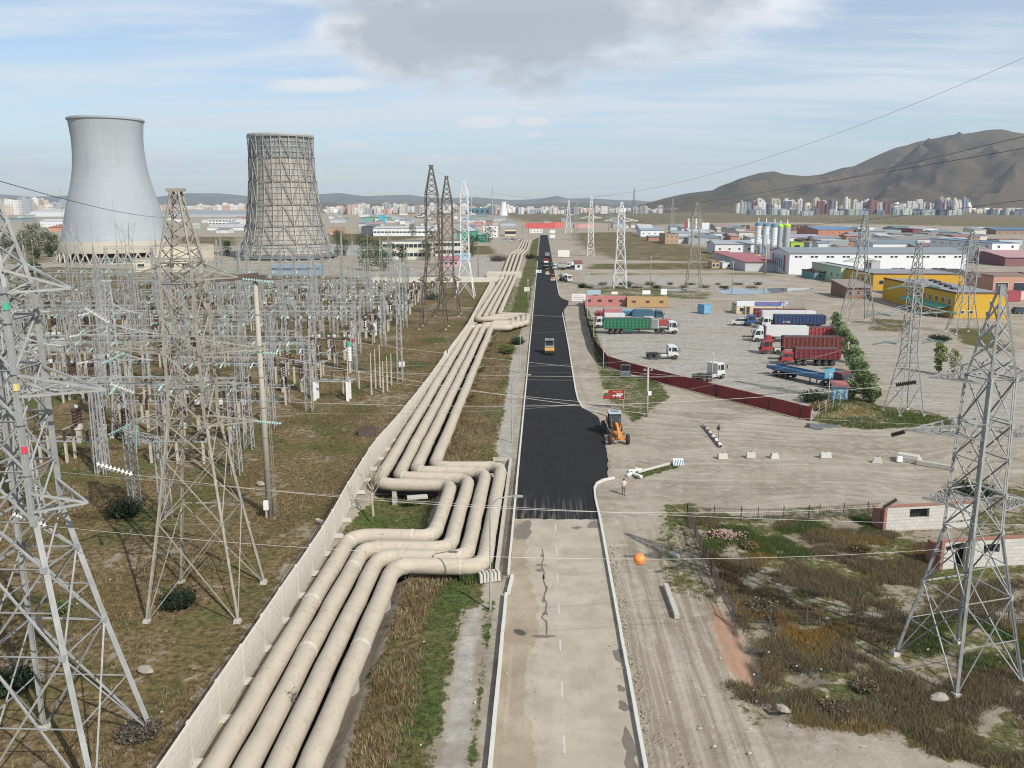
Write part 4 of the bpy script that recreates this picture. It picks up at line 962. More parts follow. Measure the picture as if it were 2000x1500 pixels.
# lattice tower
Yd = 478.*KY; dt = far(556, 420, Yd); dx = dt.x; sd_ = Yd/F*.955
def zd(py): return zpx((dx, Yd), py)
t = thing('cooling_tower', 'old steel-framed cooling tower with weathered panels and crossed outer bracing, right', 'cooling tower', (dx, Yd, 0))
tiers = [(zd(498), 93), (zd(473), 84), (zd(439), 75.5), (zd(398), 69), (zd(354), 64.5), (zd(308), 62), (zd(268), 62.5)]
pan = bpy.data.materials.new('weathered_panel'); pan.use_nodes = True; g = N(pan.node_tree); tc = g('ShaderNodeTexCoord', out=3)
zs_ = g('ShaderNodeSeparateXYZ', {0: tc}); zo = g.last.outputs[2]
a = g.noise(g.scalev(tc, (.25, .25, .06)), 1., 5, .65); st_ = g('ShaderNodeTexWave', {'Vector': tc, 'Scale': .33, 'Distortion': .6}, bands_direction='Z', out=1)
c = g.mix(a, (.225, .205, .178), (.375, .35, .31)); c = g.mix(g.ramp(zo, zd(312), zd(308)), c, (.20, .215, .22))
c = g.mix(g.math('MULTIPLY', g.ramp(st_, .72, .95), .45), c, (.25, .22, .19)); c = g.mix(g.math('MULTIPLY', g.ramp(g.noise(tc, .12, 5, .7), .5, .65), .45), c, (.24, .20, .165))
g('ShaderNodeOutputMaterial', {0: g('ShaderNodeBsdfPrincipled', {'Base Color': c, 'Roughness': .9})}); MATS['weathered_panel'] = pan
MB().lathe([((r-2.5)*sd_, z) for z, r in tiers], 24, cap=False).build('panel_cone', pan, t)
MB().lathe([(59*sd_, zd(298)), (60*sd_, zd(267))], 24, cap=False).build('inner_lining', pan, t)
ts = M('tower_frame_steel', (.19, .19, .18), .8, var=.15, scale=.5); ts2 = M('tower_frame_pale', (.33, .34, .335), .7, var=.1)
NS = 24
def rp_(r, z, k): a = 2*PI*k/NS; return (r*sd_*math.cos(a), r*sd_*math.sin(a), z)
lg = MB(); rg = MB(); dg = MB(); fine = MB()
for (z0, r0), (z1, r1) in zip(tiers[:-1], tiers[1:]):
    for k in range(NS):
        lg.bar(rp_(r0+1, z0, k), rp_(r1+1, z1, k), .32)
        rg.bar(rp_(r1+1.5, z1, k), rp_(r1+1.5, z1, k+1), .5, .35)
        for q_ in range(1, 4):
            r_m = lerp(r0, r1, q_/4); z_m = lerp(z0, z1, q_/4); fine.bar(rp_(r_m+.6, z_m, k), rp_(r_m+.6, z_m, k+1), .2)
        if k % 2 == 0: dg.bar(rp_(r0+2, z0, k), rp_(r1+2, z1, k+1), .4); dg.bar(rp_(r0+2, z0, k+2), rp_(r1+2, z1, k+1), .4)
        else: fine.bar(rp_(r0+1, z0, k), rp_((r0+r1)/2+1, (z0+z1)/2, k+.5), .2)
    for k in range(NS*2): fine.bar(rp_(r0+.4, z0, k+.5), rp_(r1+.4, z1, k+.5), .14)
lg.build('upright', ts2, t); rg.build('ring_walkway', ts, t); dg.build('cross_brace', ts, t); fine.build('panel_rail', ts2, t)
MB().lathe([(64.5*sd_, tiers[-1][0]-.5), (64.5*sd_, tiers[-1][0]+1.2), (63.5*sd_, tiers[-1][0]+1.2)], 24, cap=False).build('top_parapet', ts2, t)
MB().lathe([(102*sd_, zd(500)), (102*sd_, zd(497)), (90*sd_, zd(495))], 24, cap=False).build('base_roof', M('roof_felt', (.12, .125, .13), .9), t)
for k in range(NS): MB().bar(rp_(99, 0, k), rp_(99, zd(499), k), .8).build('support_column', conc, t)
MB().lathe([(88*sd_, 0), (88*sd_, zd(499))], 24, cap=False).build('gap_backing', MATS['tower_gap_dark'], t)  # near-black drum behind this tower's columns as well
# ---------------- buildings ----------------
glass = M('window_glass', (.035, .045, .055), .15, var=.3, scale=.3); wframe = M('window_frame', (.62, .62, .60), .5, var=.05)
def hexc(h, k=.9):
    k *= .86
    v = [int(h[i:i+2], 16)/255 for i in (0, 2, 4)]; return tuple(k*(x/12.92 if x <= .04045 else ((x+.055)/1.055)**2.4) for x in v)
def wallmat(h, k=.82, var=.06): return M('wall_'+h+str(k), hexc(h, k), .85, var=var, scale=.35, dirt=tuple(x*.82 for x in hexc(h, k)))
def roofmat(h, k=.6):
    c = hexc(h, k); l_ = sum(c)/3; c = tuple(x*.72+l_*.28 for x in c)
    return M('roof_'+h, c, .85, var=.06, scale=.3, stretch=(1, 6, 1))
def bld(label, xL, xR, yb, yt, depth, wall, roof, typ='flat', rows=0, cols=0, cat='building', name='building', ww=1.2, wh=1.2, skew=0., ridge=None, side=0, doors=0, group=None, sidewin=0, overh=.5, lime=None, wsill=None, pairs=False, skirt=None):
    """front wall runs from photo pixel xL to xR at ground row yb, top at yt; depth in metres away from the road camera side"""
    a, b = at(xL, yb), at(xR, yb+skew); w = (b-a).length; rz = math.atan2((b-a).y, (b-a).x); hgt = zpx((a+b)/2, yt)
    t = thing(name, label, cat, a, rz, group)
    wm_ = wallmat(wall); rm = roofmat(roof)
    if typ == 'gable':
        rh = ridge*.5 if ridge and ridge > 2 else (ridge or depth*.07)
        mb = MB(); mb.prism([(0, 0), (depth, 0), (depth, hgt), (depth/2, hgt+rh), (0, hgt)], 0, w, 'x'); mb.build('walls', wm_, t)
        mb = MB(); e = overh; s_ = rh/(depth/2)
        for sg in (0, 1):
            y0, y1 = (-e, depth/2) if sg == 0 else (depth+e, depth/2)
            za, zb2 = hgt-e*s_+.06, hgt+rh+.06
            mb.add([(-e, y0, za), (w+e, y0, za), (w+e, y1, zb2), (-e, y1, zb2), (-e, y0, za+.18), (w+e, y0, za+.18), (w+e, y1, zb2+.18), (-e, y1, zb2+.18)],
                   [(0, 1, 2, 3), (4, 5, 6, 7), (0, 1, 5, 4), (1, 2, 6, 5), (2, 3, 7, 6), (3, 0, 4, 7)])
        mb.build('roof', rm, t)
    elif typ == 'gablex':        # gable faces the camera
        rh = ridge or w*.11
        mb = MB(); mb.prism([(0, 0), (w, 0), (w, hgt), (w/2, hgt+rh), (0, hgt)], 0, depth, 'y'); mb.build('walls', wm_, t); mb = MB(); e = overh; s_ = rh/(w/2)
        for sg in (0, 1):
            x0, x1 = (-e, w/2) if sg == 0 else (w+e, w/2); za, zb2 = hgt-e*s_+.06, hgt+rh+.06
            mb.add([(x0, -e, za), (x0, depth+e, za), (x1, depth+e, zb2), (x1, -e, zb2), (x0, -e, za+.18), (x0, depth+e, za+.18), (x1, depth+e, zb2+.18), (x1, -e, zb2+.18)],
                   [(0, 1, 2, 3), (4, 5, 6, 7), (0, 1, 5, 4), (1, 2, 6, 5), (2, 3, 7, 6), (3, 0, 4, 7)])
        mb.build('roof', rm, t)
    elif typ == 'mono':
        rh = ridge or depth*.1; mb = MB(); mb.prism([(0, 0), (depth, 0), (depth, hgt+rh), (0, hgt)], 0, w, 'x'); mb.build('walls', wm_, t)
        MB().add([(-.4, -.6, hgt), (w+.4, -.6, hgt), (w+.4, depth+.4, hgt+rh+.1), (-.4, depth+.4, hgt+rh+.1), (-.4, -.6, hgt+.25), (w+.4, -.6, hgt+.25), (w+.4, depth+.4, hgt+rh+.35), (-.4, depth+.4, hgt+rh+.35)],
                   [(0, 1, 2, 3), (4, 5, 6, 7), (0, 1, 5, 4), (1, 2, 6, 5), (2, 3, 7, 6), (3, 0, 4, 7)]).build('roof', rm, t)
    else:
        MB().box((w/2, depth/2, 0), (w, depth, hgt)).build('walls', wm_, t)
        mb = MB(); mb.box((w/2, depth/2, hgt+.003), (w-.5, depth-.5, .12))
        for c_, d_ in (((w/2, .12), (w+.3, .3)), ((w/2, depth-.12), (w+.3, .3)), ((.12, depth/2), (.3, depth-.3)), ((w-.12, depth/2), (.3, depth-.3))): mb.box((*c_, hgt+.002), (*d_, .5))
        mb.build('roof', rm, t)
    if skirt: MB().box((w/2, -.03, .0), (w+.05, .08, hgt*skirt[1])).build('wall_band', wallmat(skirt[0]), t)
    nwin = 0
    def win(x, y, z, w_, h_, ang=0.):
        f = MB().box((0, 0, 0), (w_+.16, .10, h_+.16)).build('window', wframe, t, loc=(x, y, z), rz=ang)
        MB().box((0, -.06, .08), (w_, .02, h_)).build('pane', glass, f)
    for r_i in range(rows):
        for c_i in range(cols):
            x = w*(c_i+.5)/cols; z = hgt*(r_i+.45)/rows-wh*.3 if rows > 1 else (hgt*.5-wh/2 if wsill is None else wsill)
            if pairs:
                win(x-ww*.6, -.03, z, ww, wh); win(x+ww*.6, -.03, z, ww, wh)
            else: win(x, -.03, z, ww, wh)
    for r_i in range(max(rows, 1) if sidewin else 0):
        for c_i in range(sidewin):
            y = depth*(c_i+.5)/sidewin; z = hgt*(r_i+.45)/max(rows, 1)-wh*.3
            if side < 0: win(-.03, y, z, ww, wh, -PI/2)
            else: win(w+.03, y, z, ww, wh, PI/2)
    for k in range(doors):
        x = w*(k+.5)/doors; f = MB().box((x, -.02, 0), (min(3.6, w/doors*.5), .1, min(hgt*.55, 4.))).build('door', roofmat('5a6068'), t)
    return t, w, hgt, rz
# industrial quarter, right
B1, w, hg, _ = bld('long white warehouse with a blue-grey roof and a row of small high windows', 1540, 1884, 536, 495, 30, 'EDEFF2', '9AA9B4', 'gable', 0, 0, ridge=1.9, cat='warehouse', name='warehouse')
for k in range(11):
    x = w*(k+.55)/11.1
    for s in (-1, 1):
        f = MB().box((0, 0, 0), (1.5, .1, 1.0)).build('window', wframe, B1, loc=(x+s*.95, -.03, hg*.79)); MB().box((0, -.06, .1), (1.3, .02, .8)).build('pane', glass, f)
for k in (1, 5, 6, 7): 
    x = w*(k*1.3+.5)/11.3; f = MB().box((x, -.04, .3), (6.5, .12, 3.0)).build('window', wframe, B1); MB().box((x-1.6, -.12, .5), (2.8, .04, 2.5)).box((x+1.6, -.12, .5), (2.8, .04, 2.5)).build('pane', glass, f)
MB().box((w*.46, -.06, 0), (5, .16, 6.4)).build('door', M('dark_opening', (.03, .03, .035), .8), B1); MB().box((w*.49, -.1, 0), (4, .2, 6.4)).build('sliding_door', wallmat('B9BCC0'), B1)
MB().box((-.12, 15, 1.0), (.15, 20, 7.4)).build('banner', wallmat('C9D3DA'), B1)
mb = MB(); mb.box((-.24, 6.5, 1.1), (.04, 2, 7.2)).box((-.24, 23.5, 1.1), (.04, 2, 7.2)); mb.build('banner_stripe', wallmat('B04A48'), B1)
mb = MB()
for k in range(4): mb.box((-.25, 10.5+k*3, 2.4+k*.2), (.04, 1.4, 4))
mb.build('banner_lettering', wallmat('5C86A0'), B1)
IND = [
 ('white hall with blue-grey roof just behind the long warehouse, right half', 1704, 1806, 490, 476, 34, 'E6E8EA', '86A0B2', 'gable', 0, 0, {'ridge': 4}),
 ('large white hall with a low grey roof right of the silos, behind the warehouse', 1752, 1872, 482, 468, 50, 'EDEEEE', 'A7A198', 'gable', 1, 2, {'ridge': 4, 'ww': 3, 'wh': 1.6}),
 ('white gabled shed above the large white hall', 1800, 1838, 458, 449, 50, 'EEEFF0', 'D5D9DC', 'gablex', 1, 1, {}),
 ('tall bright white block with a dark windowed side and blue roof, far right', 1934, 1987, 514, 476, 70, 'F0F1F2', '7FA6CC', 'flat', 3, 2, {'side': -1, 'sidewin': 7}),
 ('pale green three-storey block with a grey windowed side wall', 1641, 1672, 553, 524, 34, 'BFD6B8', 'B5BDBB', 'flat', 0, 0, {'side': -1, 'sidewin': 5}),
 ('brick-pink hall with two dark green windows at the right frame edge', 1936, 2040, 586, 541, 16, 'C49A86', 'A8887A', 'flat', 1, 3, {'ww': 4, 'wh': 2.6, 'wsill': 3.0, 'skirt': ('D8C9B8', .38)}),
 ('low brown shed row left of the first yellow house', 1652, 1700, 583, 562, 14, '94705C', 'B09A8C', 'mono', 1, 3, {'side': -1}),
 ('grey shuttered lean-to behind the yellow houses', 1855, 1925, 563, 546, 22, '6F6A66', '5A5653', 'mono', 0, 0, {}),
 ('light grey shed with dark doorway left of the pale green block', 1590, 1634, 546, 533, 16, '6E9AA0', '8A4440', 'flat', 1, 2, {}),
 ('red-roofed long low shed left of the white warehouse', 1455, 1520, 530, 512, 60, 'C7C9CA', 'D06A78', 'mono', 0, 0, {'ridge': 1.2}),
 ('white long shed in front of the silos', 1396, 1472, 496, 477, 24, 'E9EAE9', 'B7C3CA', 'gable', 1, 4, {'ridge': 2}),
 ('small cream hut in front of the white long shed', 1399, 1425, 505, 494, 10, 'E3D6B4', 'C96A62', 'gable', 1, 2, {}),
 ('pair of tan huts beside the red-roofed shed', 1462, 1486, 508, 497, 12, 'C7AE84', 'B0885E', 'flat', 1, 3, {}),
 ('white site cabin alone by the wall of the dry field', 1411, 1436, 524, 514, 10, 'EDEDEF', 'DADDE0', 'flat', 1, 1, {}),
 ('tan pair of cabins beside the white site cabin', 1390, 1405, 524, 513, 8, 'C9B08A', 'BDA27A', 'flat', 1, 2, {}),
 ('low brick shed with a long pale blue roof', 1322, 1400, 475, 470, 44, 'A07A66', '9FBBD0', 'gable', 0, 0, {'ridge': 5}),
 ('sand-coloured half-built two-storey house', 1299, 1325, 476, 458, 30, 'BDA282', 'A5907A', 'flat', 2, 3, {'side': -1, 'sidewin': 4}),
 ('white gabled sheds at the left end of the quarter', 1251, 1296, 462, 450, 30, 'EEF0F1', '9FB6CC', 'gable', 1, 4, {}),
 ('upper white shed at the left end of the quarter', 1248, 1275, 448, 443, 40, 'F0F0EE', 'E4E6E8', 'gable', 0, 0, {}),
 ('grey striped hall left of the blue-capped silos', 1436, 1455, 464, 447, 60, 'CFC9BE', 'B0B3B2', 'flat', 0, 0, {'side': -1}),
 ('salmon brick hall with a bright blue roof', 1598, 1668, 461, 449, 70, 'C08A72', '5E9BD0', 'gable', 1, 6, {'ridge': 5}),
 ('white block beside the blue-roofed brick hall', 1675, 1706, 459, 445, 60, 'E9EBEC', 'DADDDF', 'flat', 1, 2, {}),
 ('pale lilac roofed hall behind the grey silos', 1542, 1610, 474, 464, 50, 'E2E3E4', 'BDB6C8', 'gable', 0, 0, {'ridge': 4}),
 ('lime green box building right of the silos', 1544, 1569, 492, 474, 14, 'A8C832', '9ABF30', 'flat', 1, 1, {'ww': 4, 'wh': 3}),
 ('small brick gabled house behind the white hall', 1645, 1670, 482, 472, 22, 'B07A62', '96ABC0', 'gablex', 1, 1, {}),
 ('green-walled shed with red roof behind the long warehouse', 1592, 1632, 480, 472, 26, '4E8A66', 'B05A5C', 'gable', 1, 3, {}),
 ('brown brick cottage beside the green-walled shed', 1566, 1588, 478, 469, 20, '8E6450', '7E5A4A', 'gablex', 1, 1, {}),
 ('teal-roofed hall near the maroon hall', 1752, 1785, 456, 447, 40, '9AA8A8', '6F9496', 'gable', 0, 0, {}),
 ('maroon hall left of the white gabled shed', 1782, 1802, 458, 448, 40, '8E4A52', '8A5058', 'flat', 0, 0, {}),
 ('long brown building with blue roof at the far right', 1945, 2060, 458, 450, 40, 'A58A78', '5C82AE', 'gable', 1, 8, {}),
 ('red-brick terraces in the middle of the steppe behind the silos', 1545, 1592, 451, 440, 30, '9A6A58', '84584A', 'flat', 2, 6, {'ww': 3, 'wh': 2.4}),
 ('white low hall with pink roof at the far right edge', 1962, 2050, 520, 503, 30, '8C6468', 'D9A0A6', 'mono', 0, 0, {}),
 ('pale shed beside the red and white mixing plant', 1368, 1398, 466, 455, 36, 'D4D0C6', 'BDBDB4', 'gable', 1, 3, {}),
 ('grey-roofed shed below the mixing plant', 1352, 1372, 474, 466, 30, 'B0B0AC', '9A9FA0', 'gable', 0, 0, {}),
 ('bright blue small shed in front of the orange shop', 1502, 1530, 459, 452, 30, '6A9FC0', '60A0C8', 'gable', 0, 0, {}),
 ('orange-fronted shop beside the grey striped hall', 1456, 1474, 466, 453, 26, 'C58A50', 'C8C2B8', 'flat', 1, 2, {}),
 ('white hall with reddish roof at the foot of the steppe', 1400, 1432, 452, 444, 50, 'DCD8D0', 'B89A90', 'gable', 0, 0, {}),
 # left and centre
 ('long white hall with dark side and a strip of windows beyond the school-like block', 729, 845, 461, 446, 60, 'F0F1F1', 'DDE0E2', 'gable', 1, 16, {'ridge': 3, 'ww': 3, 'wh': 1.6}),
 ('dark grey hall end attached left of the long white hall', 706, 729, 459, 443, 60, '5E646C', '80868C', 'gablex', 0, 0, {}),
 ('green-roofed hall in the left industrial belt', 710, 756, 433, 425, 90, '7FAF98', '5F9E80', 'gable', 0, 0, {'ridge': 3}),
 ('bright blue block right of the green-roofed hall', 740, 748, 437, 421, 30, '58B4D2', '58B4D2', 'flat', 0, 0, {}),
 ('pale two-storey block with many windows behind the switchyard', 748, 842, 507, 472, 16, 'E4E0CF', '8A8E90', 'flat', 2, 11, {'ww': 2.2, 'wh': 2.0}),
 ('second pale two-storey block with many windows, between the rusty pylons', 850, 902, 500, 471, 16, 'E2DFD2', '8A8E90', 'flat', 2, 7, {'ww': 2.2, 'wh': 2.}),
 ('mint green two-storey house right of the rusty pylons', 892, 934, 472, 452, 18, '4FA088', '7FB8AC', 'gable', 2, 5, {'ridge': 2.5}),
 ('small dark green annex of the mint house', 934, 951, 473, 459, 14, '4A9A82', '9CC8BC', 'mono', 1, 3, {}),
 ('white-grey three-storey house beside the mint green one', 944, 972, 464, 441, 30, 'E6E8EA', 'A5AAB2', 'flat', 3, 3, {'side': 1, 'sidewin': 0}),
 ('pink-roofed hall behind the white three-storey house', 905, 940, 450, 442, 50, 'D0B8B0', 'D89A96', 'gable', 0, 0, {}),
 ('cream row building left of the far pipes', 986, 1008, 461, 448, 20, 'DCD2BC', 'B06058', 'flat', 1, 6, {'ww': 2, 'wh': 3}),
 ('red container stack row closing the far end of the road, left part', 1027, 1084, 446, 436, 16, 'D8645E', 'C8605A', 'flat', 0, 0, {}),
 ('red container stack row closing the far end of the road, right part', 1084, 1100, 445, 434, 16, 'E07A74', 'D46E68', 'flat', 0, 0, {}),
 ('pale pink container row beyond the dry field', 1121, 1158, 445, 438, 16, 'DFA59E', 'D89A94', 'flat', 0, 0, {}),
 ('white kiosk row at the end of the road', 1034, 1060, 455, 448, 10, 'E9E9E6', 'DEDEDC', 'flat', 1, 4, {}),
 ('cream low pump hall joined to the big cooling tower', 300, 392, 514, 481, 22, 'E2D8BF', 'CFC6AE', 'flat', 0, 0, {}),
 ('cream pump hall annex with dark windows', 262, 378, 531, 508, 12, 'E4DBC4', 'D3CAB4', 'flat', 1, 4, {'ww': 3.2, 'wh': 1.6}),
 ('low white hall left of the big cooling tower', 79, 122, 444, 432, 40, 'E8EAEC', 'E0E2E6', 'gable', 1, 6, {}),
 ('orange-roofed hall left of the big cooling tower', 96, 120, 452, 444, 30, 'D09A80', 'D0825E', 'mono', 0, 0, {}),
 ('teal-roofed warehouse at the left frame edge', -60, 42, 434, 428, 60, '9AA0A4', '4F9AA0', 'gable', 0, 0, {'ridge': 4}),
 ('white hall with a window strip between the cooling towers', 408, 460, 440, 429, 60, 'ECECEA', 'DFDFDD', 'flat', 2, 8, {'ww': 4, 'wh': 2}),
 ('long white hall between the cooling towers', 405, 478, 450, 444, 50, 'E8E8E6', 'D8D8D8', 'gable', 0, 0, {}),
 ('white hall below the left skyline', 60, 134, 423, 414, 120, 'E2E4E6', 'DADDDF', 'gable', 0, 0, {}),
 ('long pale grey roofed depot behind the first cooling tower', 305, 490, 424, 418, 160, 'B8BEC2', 'A8B4BA', 'gable', 0, 0, {}),
 ('peach shed behind the trees right of the old cooling tower', 643, 668, 459, 446, 20, 'D0A088', 'B89078', 'flat', 1, 3, {}),
 ('grey flat-roofed hall behind the switchyard masts', 600, 700, 499, 483, 22, 'B4B8B6', 'B8BEC0', 'flat', 0, 0, {}),
 ('blue long shed behind the switchyard', 530, 622, 537, 524, 10, '88AAC4', '8FB2D0', 'mono', 0, 0, {}),
 ('pink-roofed cabin group behind the rusty pylons', 858, 895, 521, 508, 16, 'D8B0B0', 'D07A8A', 'gable', 1, 4, {'ridge': 3}),
 ('light blue shed right of the pink-roofed cabins', 890, 918, 508, 499, 12, '9CC0DA', 'A0C4DC', 'gable', 0, 0, {}),
 ('small white kiosk at the roadside left of the far pavers', 1123, 1137, 527, 514, 8, 'DADCDE', 'B8504E', 'mono', 1, 1, {'ridge': .6}),
 ('white hoarding-like cabin in the dry field', 1098, 1107, 502, 495, 8, 'E9E6DC', 'E0DCD0', 'flat', 0, 0, {}),
]
for e in IND: bld(*e[:-1], **e[-1])
# yellow houses
def box_house(label, x0, x1, y0, y1, h, wall, roof, wins, cat='house'):
    t = thing('yellow_house', label, cat, (x0, y0, 0)); w, d_ = x1-x0, y1-y0
    MB().box((w/2, d_/2, 0), (w, d_, h)).build('walls', wallmat(wall, .72), t)
    mb = MB(); mb.box((w/2, d_/2, h+.003), (w-.4, d_-.4, .15)); mb.build('roof', M('grey_felt_roof', (.22, .225, .24), .8, var=.25, scale=.5), t)
    mb = MB(); mb.box((w/2, .1, h), (w+.4, .4, .45)).box((.1, d_/2, h), (.4, d_+.4, .45)); mb.build('parapet', wallmat('6B5138'), t)
    for (face, u, z, ww_, wh_) in wins:
        loc, a = ((u, -.03, z), 0) if face == 'f' else ((-.03, u, z), -PI/2)
        f = MB().box((0, 0, 0), (ww_+.2, .1, wh_+.2)).build('window', wframe, t, loc=loc, rz=a); MB().box((0, -.06, .1), (ww_, .02, wh_)).build('pane', glass, f)
    return t, w, d_
py_ = at(1862, 622); hY = zpx(py_, 574)
t, w, d_ = box_house('nearest bright yellow two-storey house with a dark yellow long side and green lean-to', py_.x, py_.x+14, py_.y, py_.y+50, hY, 'E8B93A', '808080',
   [('f', 9.9, hY*.5, 1., 1.3), ('f', 2.2, hY*.2, .9, .7), ('f', 4.6, hY*.2, .9, .7), ('f', 9.2, .5, 1.1, 1.4)]+[('s', 3+k*4., hY*.52, 1.6, 1.5) for k in range(8)])
mb = MB(); mb.add([(-.1, 2, 3.2), (-3.4, 2, 2.5), (-3.4, 30, 2.5), (-.1, 30, 3.2), (-.1, 2, 3.35), (-3.4, 2, 2.65), (-3.4, 30, 2.65), (-.1, 30, 3.35)], [(0, 1, 2, 3), (4, 5, 6, 7), (0, 1, 5, 4), (1, 2, 6, 5), (2, 3, 7, 6), (3, 0, 4, 7)])
mb.build('green_canopy', M('green_sheet', (.06, .30, .22), .5, var=.1), t); mb = MB()
for k in range(8): mb.bar((-3.2, 3+k*3.7, 0), (-3.2, 3+k*3.7, 2.5), .12)
mb.build('canopy_post', galv2, t)
for k in range(5): MB().box((5+k*1.6, 12+k*7, hY+.15), (1.4, 2.2, .5+.2*(k % 2))).build('roof_vent', roofmat('5A6068'), t)
py2 = at(1750, 574); h2_ = zpx(py2, 548)
t, w, d_ = box_house('second yellow house behind the nearest one, with a shaded balcony side', py2.x-3, py2.x+30, py2.y+14, py2.y+44, h2_+1, 'E2B33A', '808080', [('f', 3+k*4, h2_*.45, 1.6, 1.4) for k in range(3)]+[('s', 4+k*6, h2_*.5, 2, 1.6) for k in range(4)])
t, w, d_ = box_house('small yellow annex with a brown balcony strip between the two yellow houses', py2.x-1, py2.x+9, py2.y-9, py2.y+8, h2_*.95, 'EBC04A', '808080', [])
MB().box((w/2, -.2, h2_*.55), (w*.85, .5, 1.6)).build('balcony', wallmat('8A6A5A'), t)
# silos
wh = M('silo_white', (.56, .59, .62), .45, var=.05); bl = M('silo_blue', (.10, .20, .33), .5, var=.08); gy = M('silo_grey', (.30, .32, .34), .5, var=.08); lm = M('silo_lime', (.38, .62, .06), .5, var=.05)
for k, (px, yb, yt, wpx, body, cap_, w_) in enumerate(((1478, 497, 434, 12, wh, bl, 'white silo with blue cap on blue steel legs, leftmost of the row'), (1493, 500, 435, 13, wh, bl, 'white silo with blue cap on blue legs, second from the left'),
      (1509, 502, 436, 13, wh, bl, 'white silo with blue cap on blue legs, third from the left'), (1521, 496, 438, 10, gy, lm, 'dark grey silo with a lime rim, fourth from the left'), (1534, 500, 437, 13, gy, lm, 'wide grey silo with a lime green cap, rightmost of the row'))):
    b = at(px, yb); h = zpx(b, yt); r_ = wpx*b.y/F/2*.95; t = thing('silo', w_, 'silo', b, 0, 'silos of the concrete plant'); zl = h*(.33 if body is wh else .05)
    MB().lathe([(r_*.3, zl-r_*1.2 if body is wh else 0), (r_, zl), (r_, h*.93)], 20).build('silo_body', body, t, smooth=False)
    MB().lathe([(r_*1.04, h*.89), (r_*1.04, h*.97), (r_*.5, h)], 20).build('silo_cap', cap_, t)
    mb = MB()
    for q_ in range(12): mb.lathe([(r_*1.015, 0), (r_*1.015, .15)], 20, (0, 0, zl+(h*.88-zl)*q_/12), cap=False)
    mb.build('ring_band', gy if body is wh else ts, t)
    mb = MB()
    for a in range(4): x, y = r_*.9*math.cos(a*PI/2+.6), r_*.9*math.sin(a*PI/2+.6); mb.bar((x, y, 0), (x, y, zl+1), .6); mb.bar((x, y, 0), (-y, x, zl), .3); mb.bar((x, y, zl), (-y, x, 0), .3)
    mb.build('leg_frame', bl if body is wh else gy, t); MB().bar((0, 0, h), (0, 0, h+2.6), .5).build('filter', wh, t)
b = at(1358, 458); h = zpx(b, 427); t = thing('mixing_plant', 'red and white concrete mixing plant in the middle distance', 'plant', b); s_ = b.y/F
for k in range(4): MB().lathe([(2.2*s_, h*.35), (2.2*s_, h*.95), (.6*s_, h)], 14, ((-14+k*7.2)*s_, 0, 0)).build('silo', wh, t)
MB().box((18*s_, 0, h*.25), (14*s_, 8*s_, h*.5)).build('cabin', wh, t); MB().box((0, 0, 0), (36*s_, 7*s_, h*.33)).build('base_frame', wallmat('A04048'), t)
MB().box((-18*s_, 0, h*.2), (5*s_, 7*s_, h*.6)).box((22*s_, 0, h*.55), (8*s_, 6*s_, h*.25)).build('red_cladding', wallmat('B4525A'), t)
# power station far away
b = at(983, 421); h = zpx(b, 394); s_ = b.y/F; t = thing('cooling_tower', 'small white cooling tower far away beside the tall chimney', 'cooling tower', b)
MB().lathe([(8.6*s_, 0), (7.2*s_, h*.3), (5.8*s_, h*.65), (5.5*s_, h*.85), (6*s_, h)], 24, cap=False).build('shell', wh, t, smooth=True)
MB().lathe([(5*s_, h*.9), (5*s_, h*.9+.1)], 24).build('inside', gy, t)
b = at(962, 419); h = zpx(b, 368); t = thing('chimney', 'tall grey chimney far away beside the small white cooling tower', 'chimney', b); MB().lathe([(1.6*s_, 0), (.9*s_, h)], 12).build('shaft', gy, t); MB().lathe([(1.1*s_, h-4), (1.1*s_, h+1)], 12).build('crown_ring', ts, t)
b = at(921, 419); h = zpx(b, 386); t = thing('chimney', 'shorter thin chimney left of the teal power station block', 'chimney', b); MB().lathe([(1.1*s_, 0), (.6*s_, h)], 10).build('shaft', gy, t); MB().lathe([(.75*s_, h*.9), (.75*s_, h)], 10).build('crown_ring', wh, t)
bld('teal power station block at the foot of the hills', 918, 956, 419, 406, 120, '5F8792', '557A86', 'flat', 1, 4, {}, ) if False else bld('teal power station block at the foot of the hills', 918, 956, 419, 406, 120, '5F8792', '557A86', 'flat', 1, 4, ww=12, wh=14)
bld('grey boiler house beside the tall chimney', 954, 967, 419, 402, 100, '78828A', '6A747C', 'flat')
bld('small dark block right of the small white cooling tower', 1007, 1018, 418, 405, 100, '6F7A84', '66707A', 'flat')
# filler sheds of the industrial belts
r = random.Random(77); WC = ['E8E8E4', 'D8D4CA', 'C9BFB0', 'B98A74', 'DADDE0', 'A9B0B4', 'C4CCD0', '9AA6A8']; RCs = ['A8B4BC', '8FA8BC', 'C0A09A', 'C8CCD0', '9A9C9A', 'B87C74', 'D8DADC', '7F98A8']
NM = {'E8E8E4': 'white', 'D8D4CA': 'ivory', 'C9BFB0': 'sand', 'B98A74': 'brick', 'DADDE0': 'pale grey', 'A9B0B4': 'grey', 'C4CCD0': 'light grey', '9AA6A8': 'blue-grey'}
RN = {'A8B4BC': 'grey', '8FA8BC': 'blue', 'C0A09A': 'pinkish', 'C8CCD0': 'light', '9A9C9A': 'dull', 'B87C74': 'red', 'D8DADC': 'white', '7F98A8': 'slate'}
zones = [('left skyline belt', -40, 130, 417, 432, 16), ('belt between the cooling towers', 300, 480, 426, 456, 14), ('belt right of old tower', 640, 860, 419, 446, 46), ('belt left of far pipes', 880, 1030, 424, 458, 22), ('belt at road end', 1040, 1240, 421, 446, 6),
         ('quarter left of silos', 1260, 1470, 445, 478, 30), ('quarter behind warehouse', 1560, 1960, 452, 492, 46)]
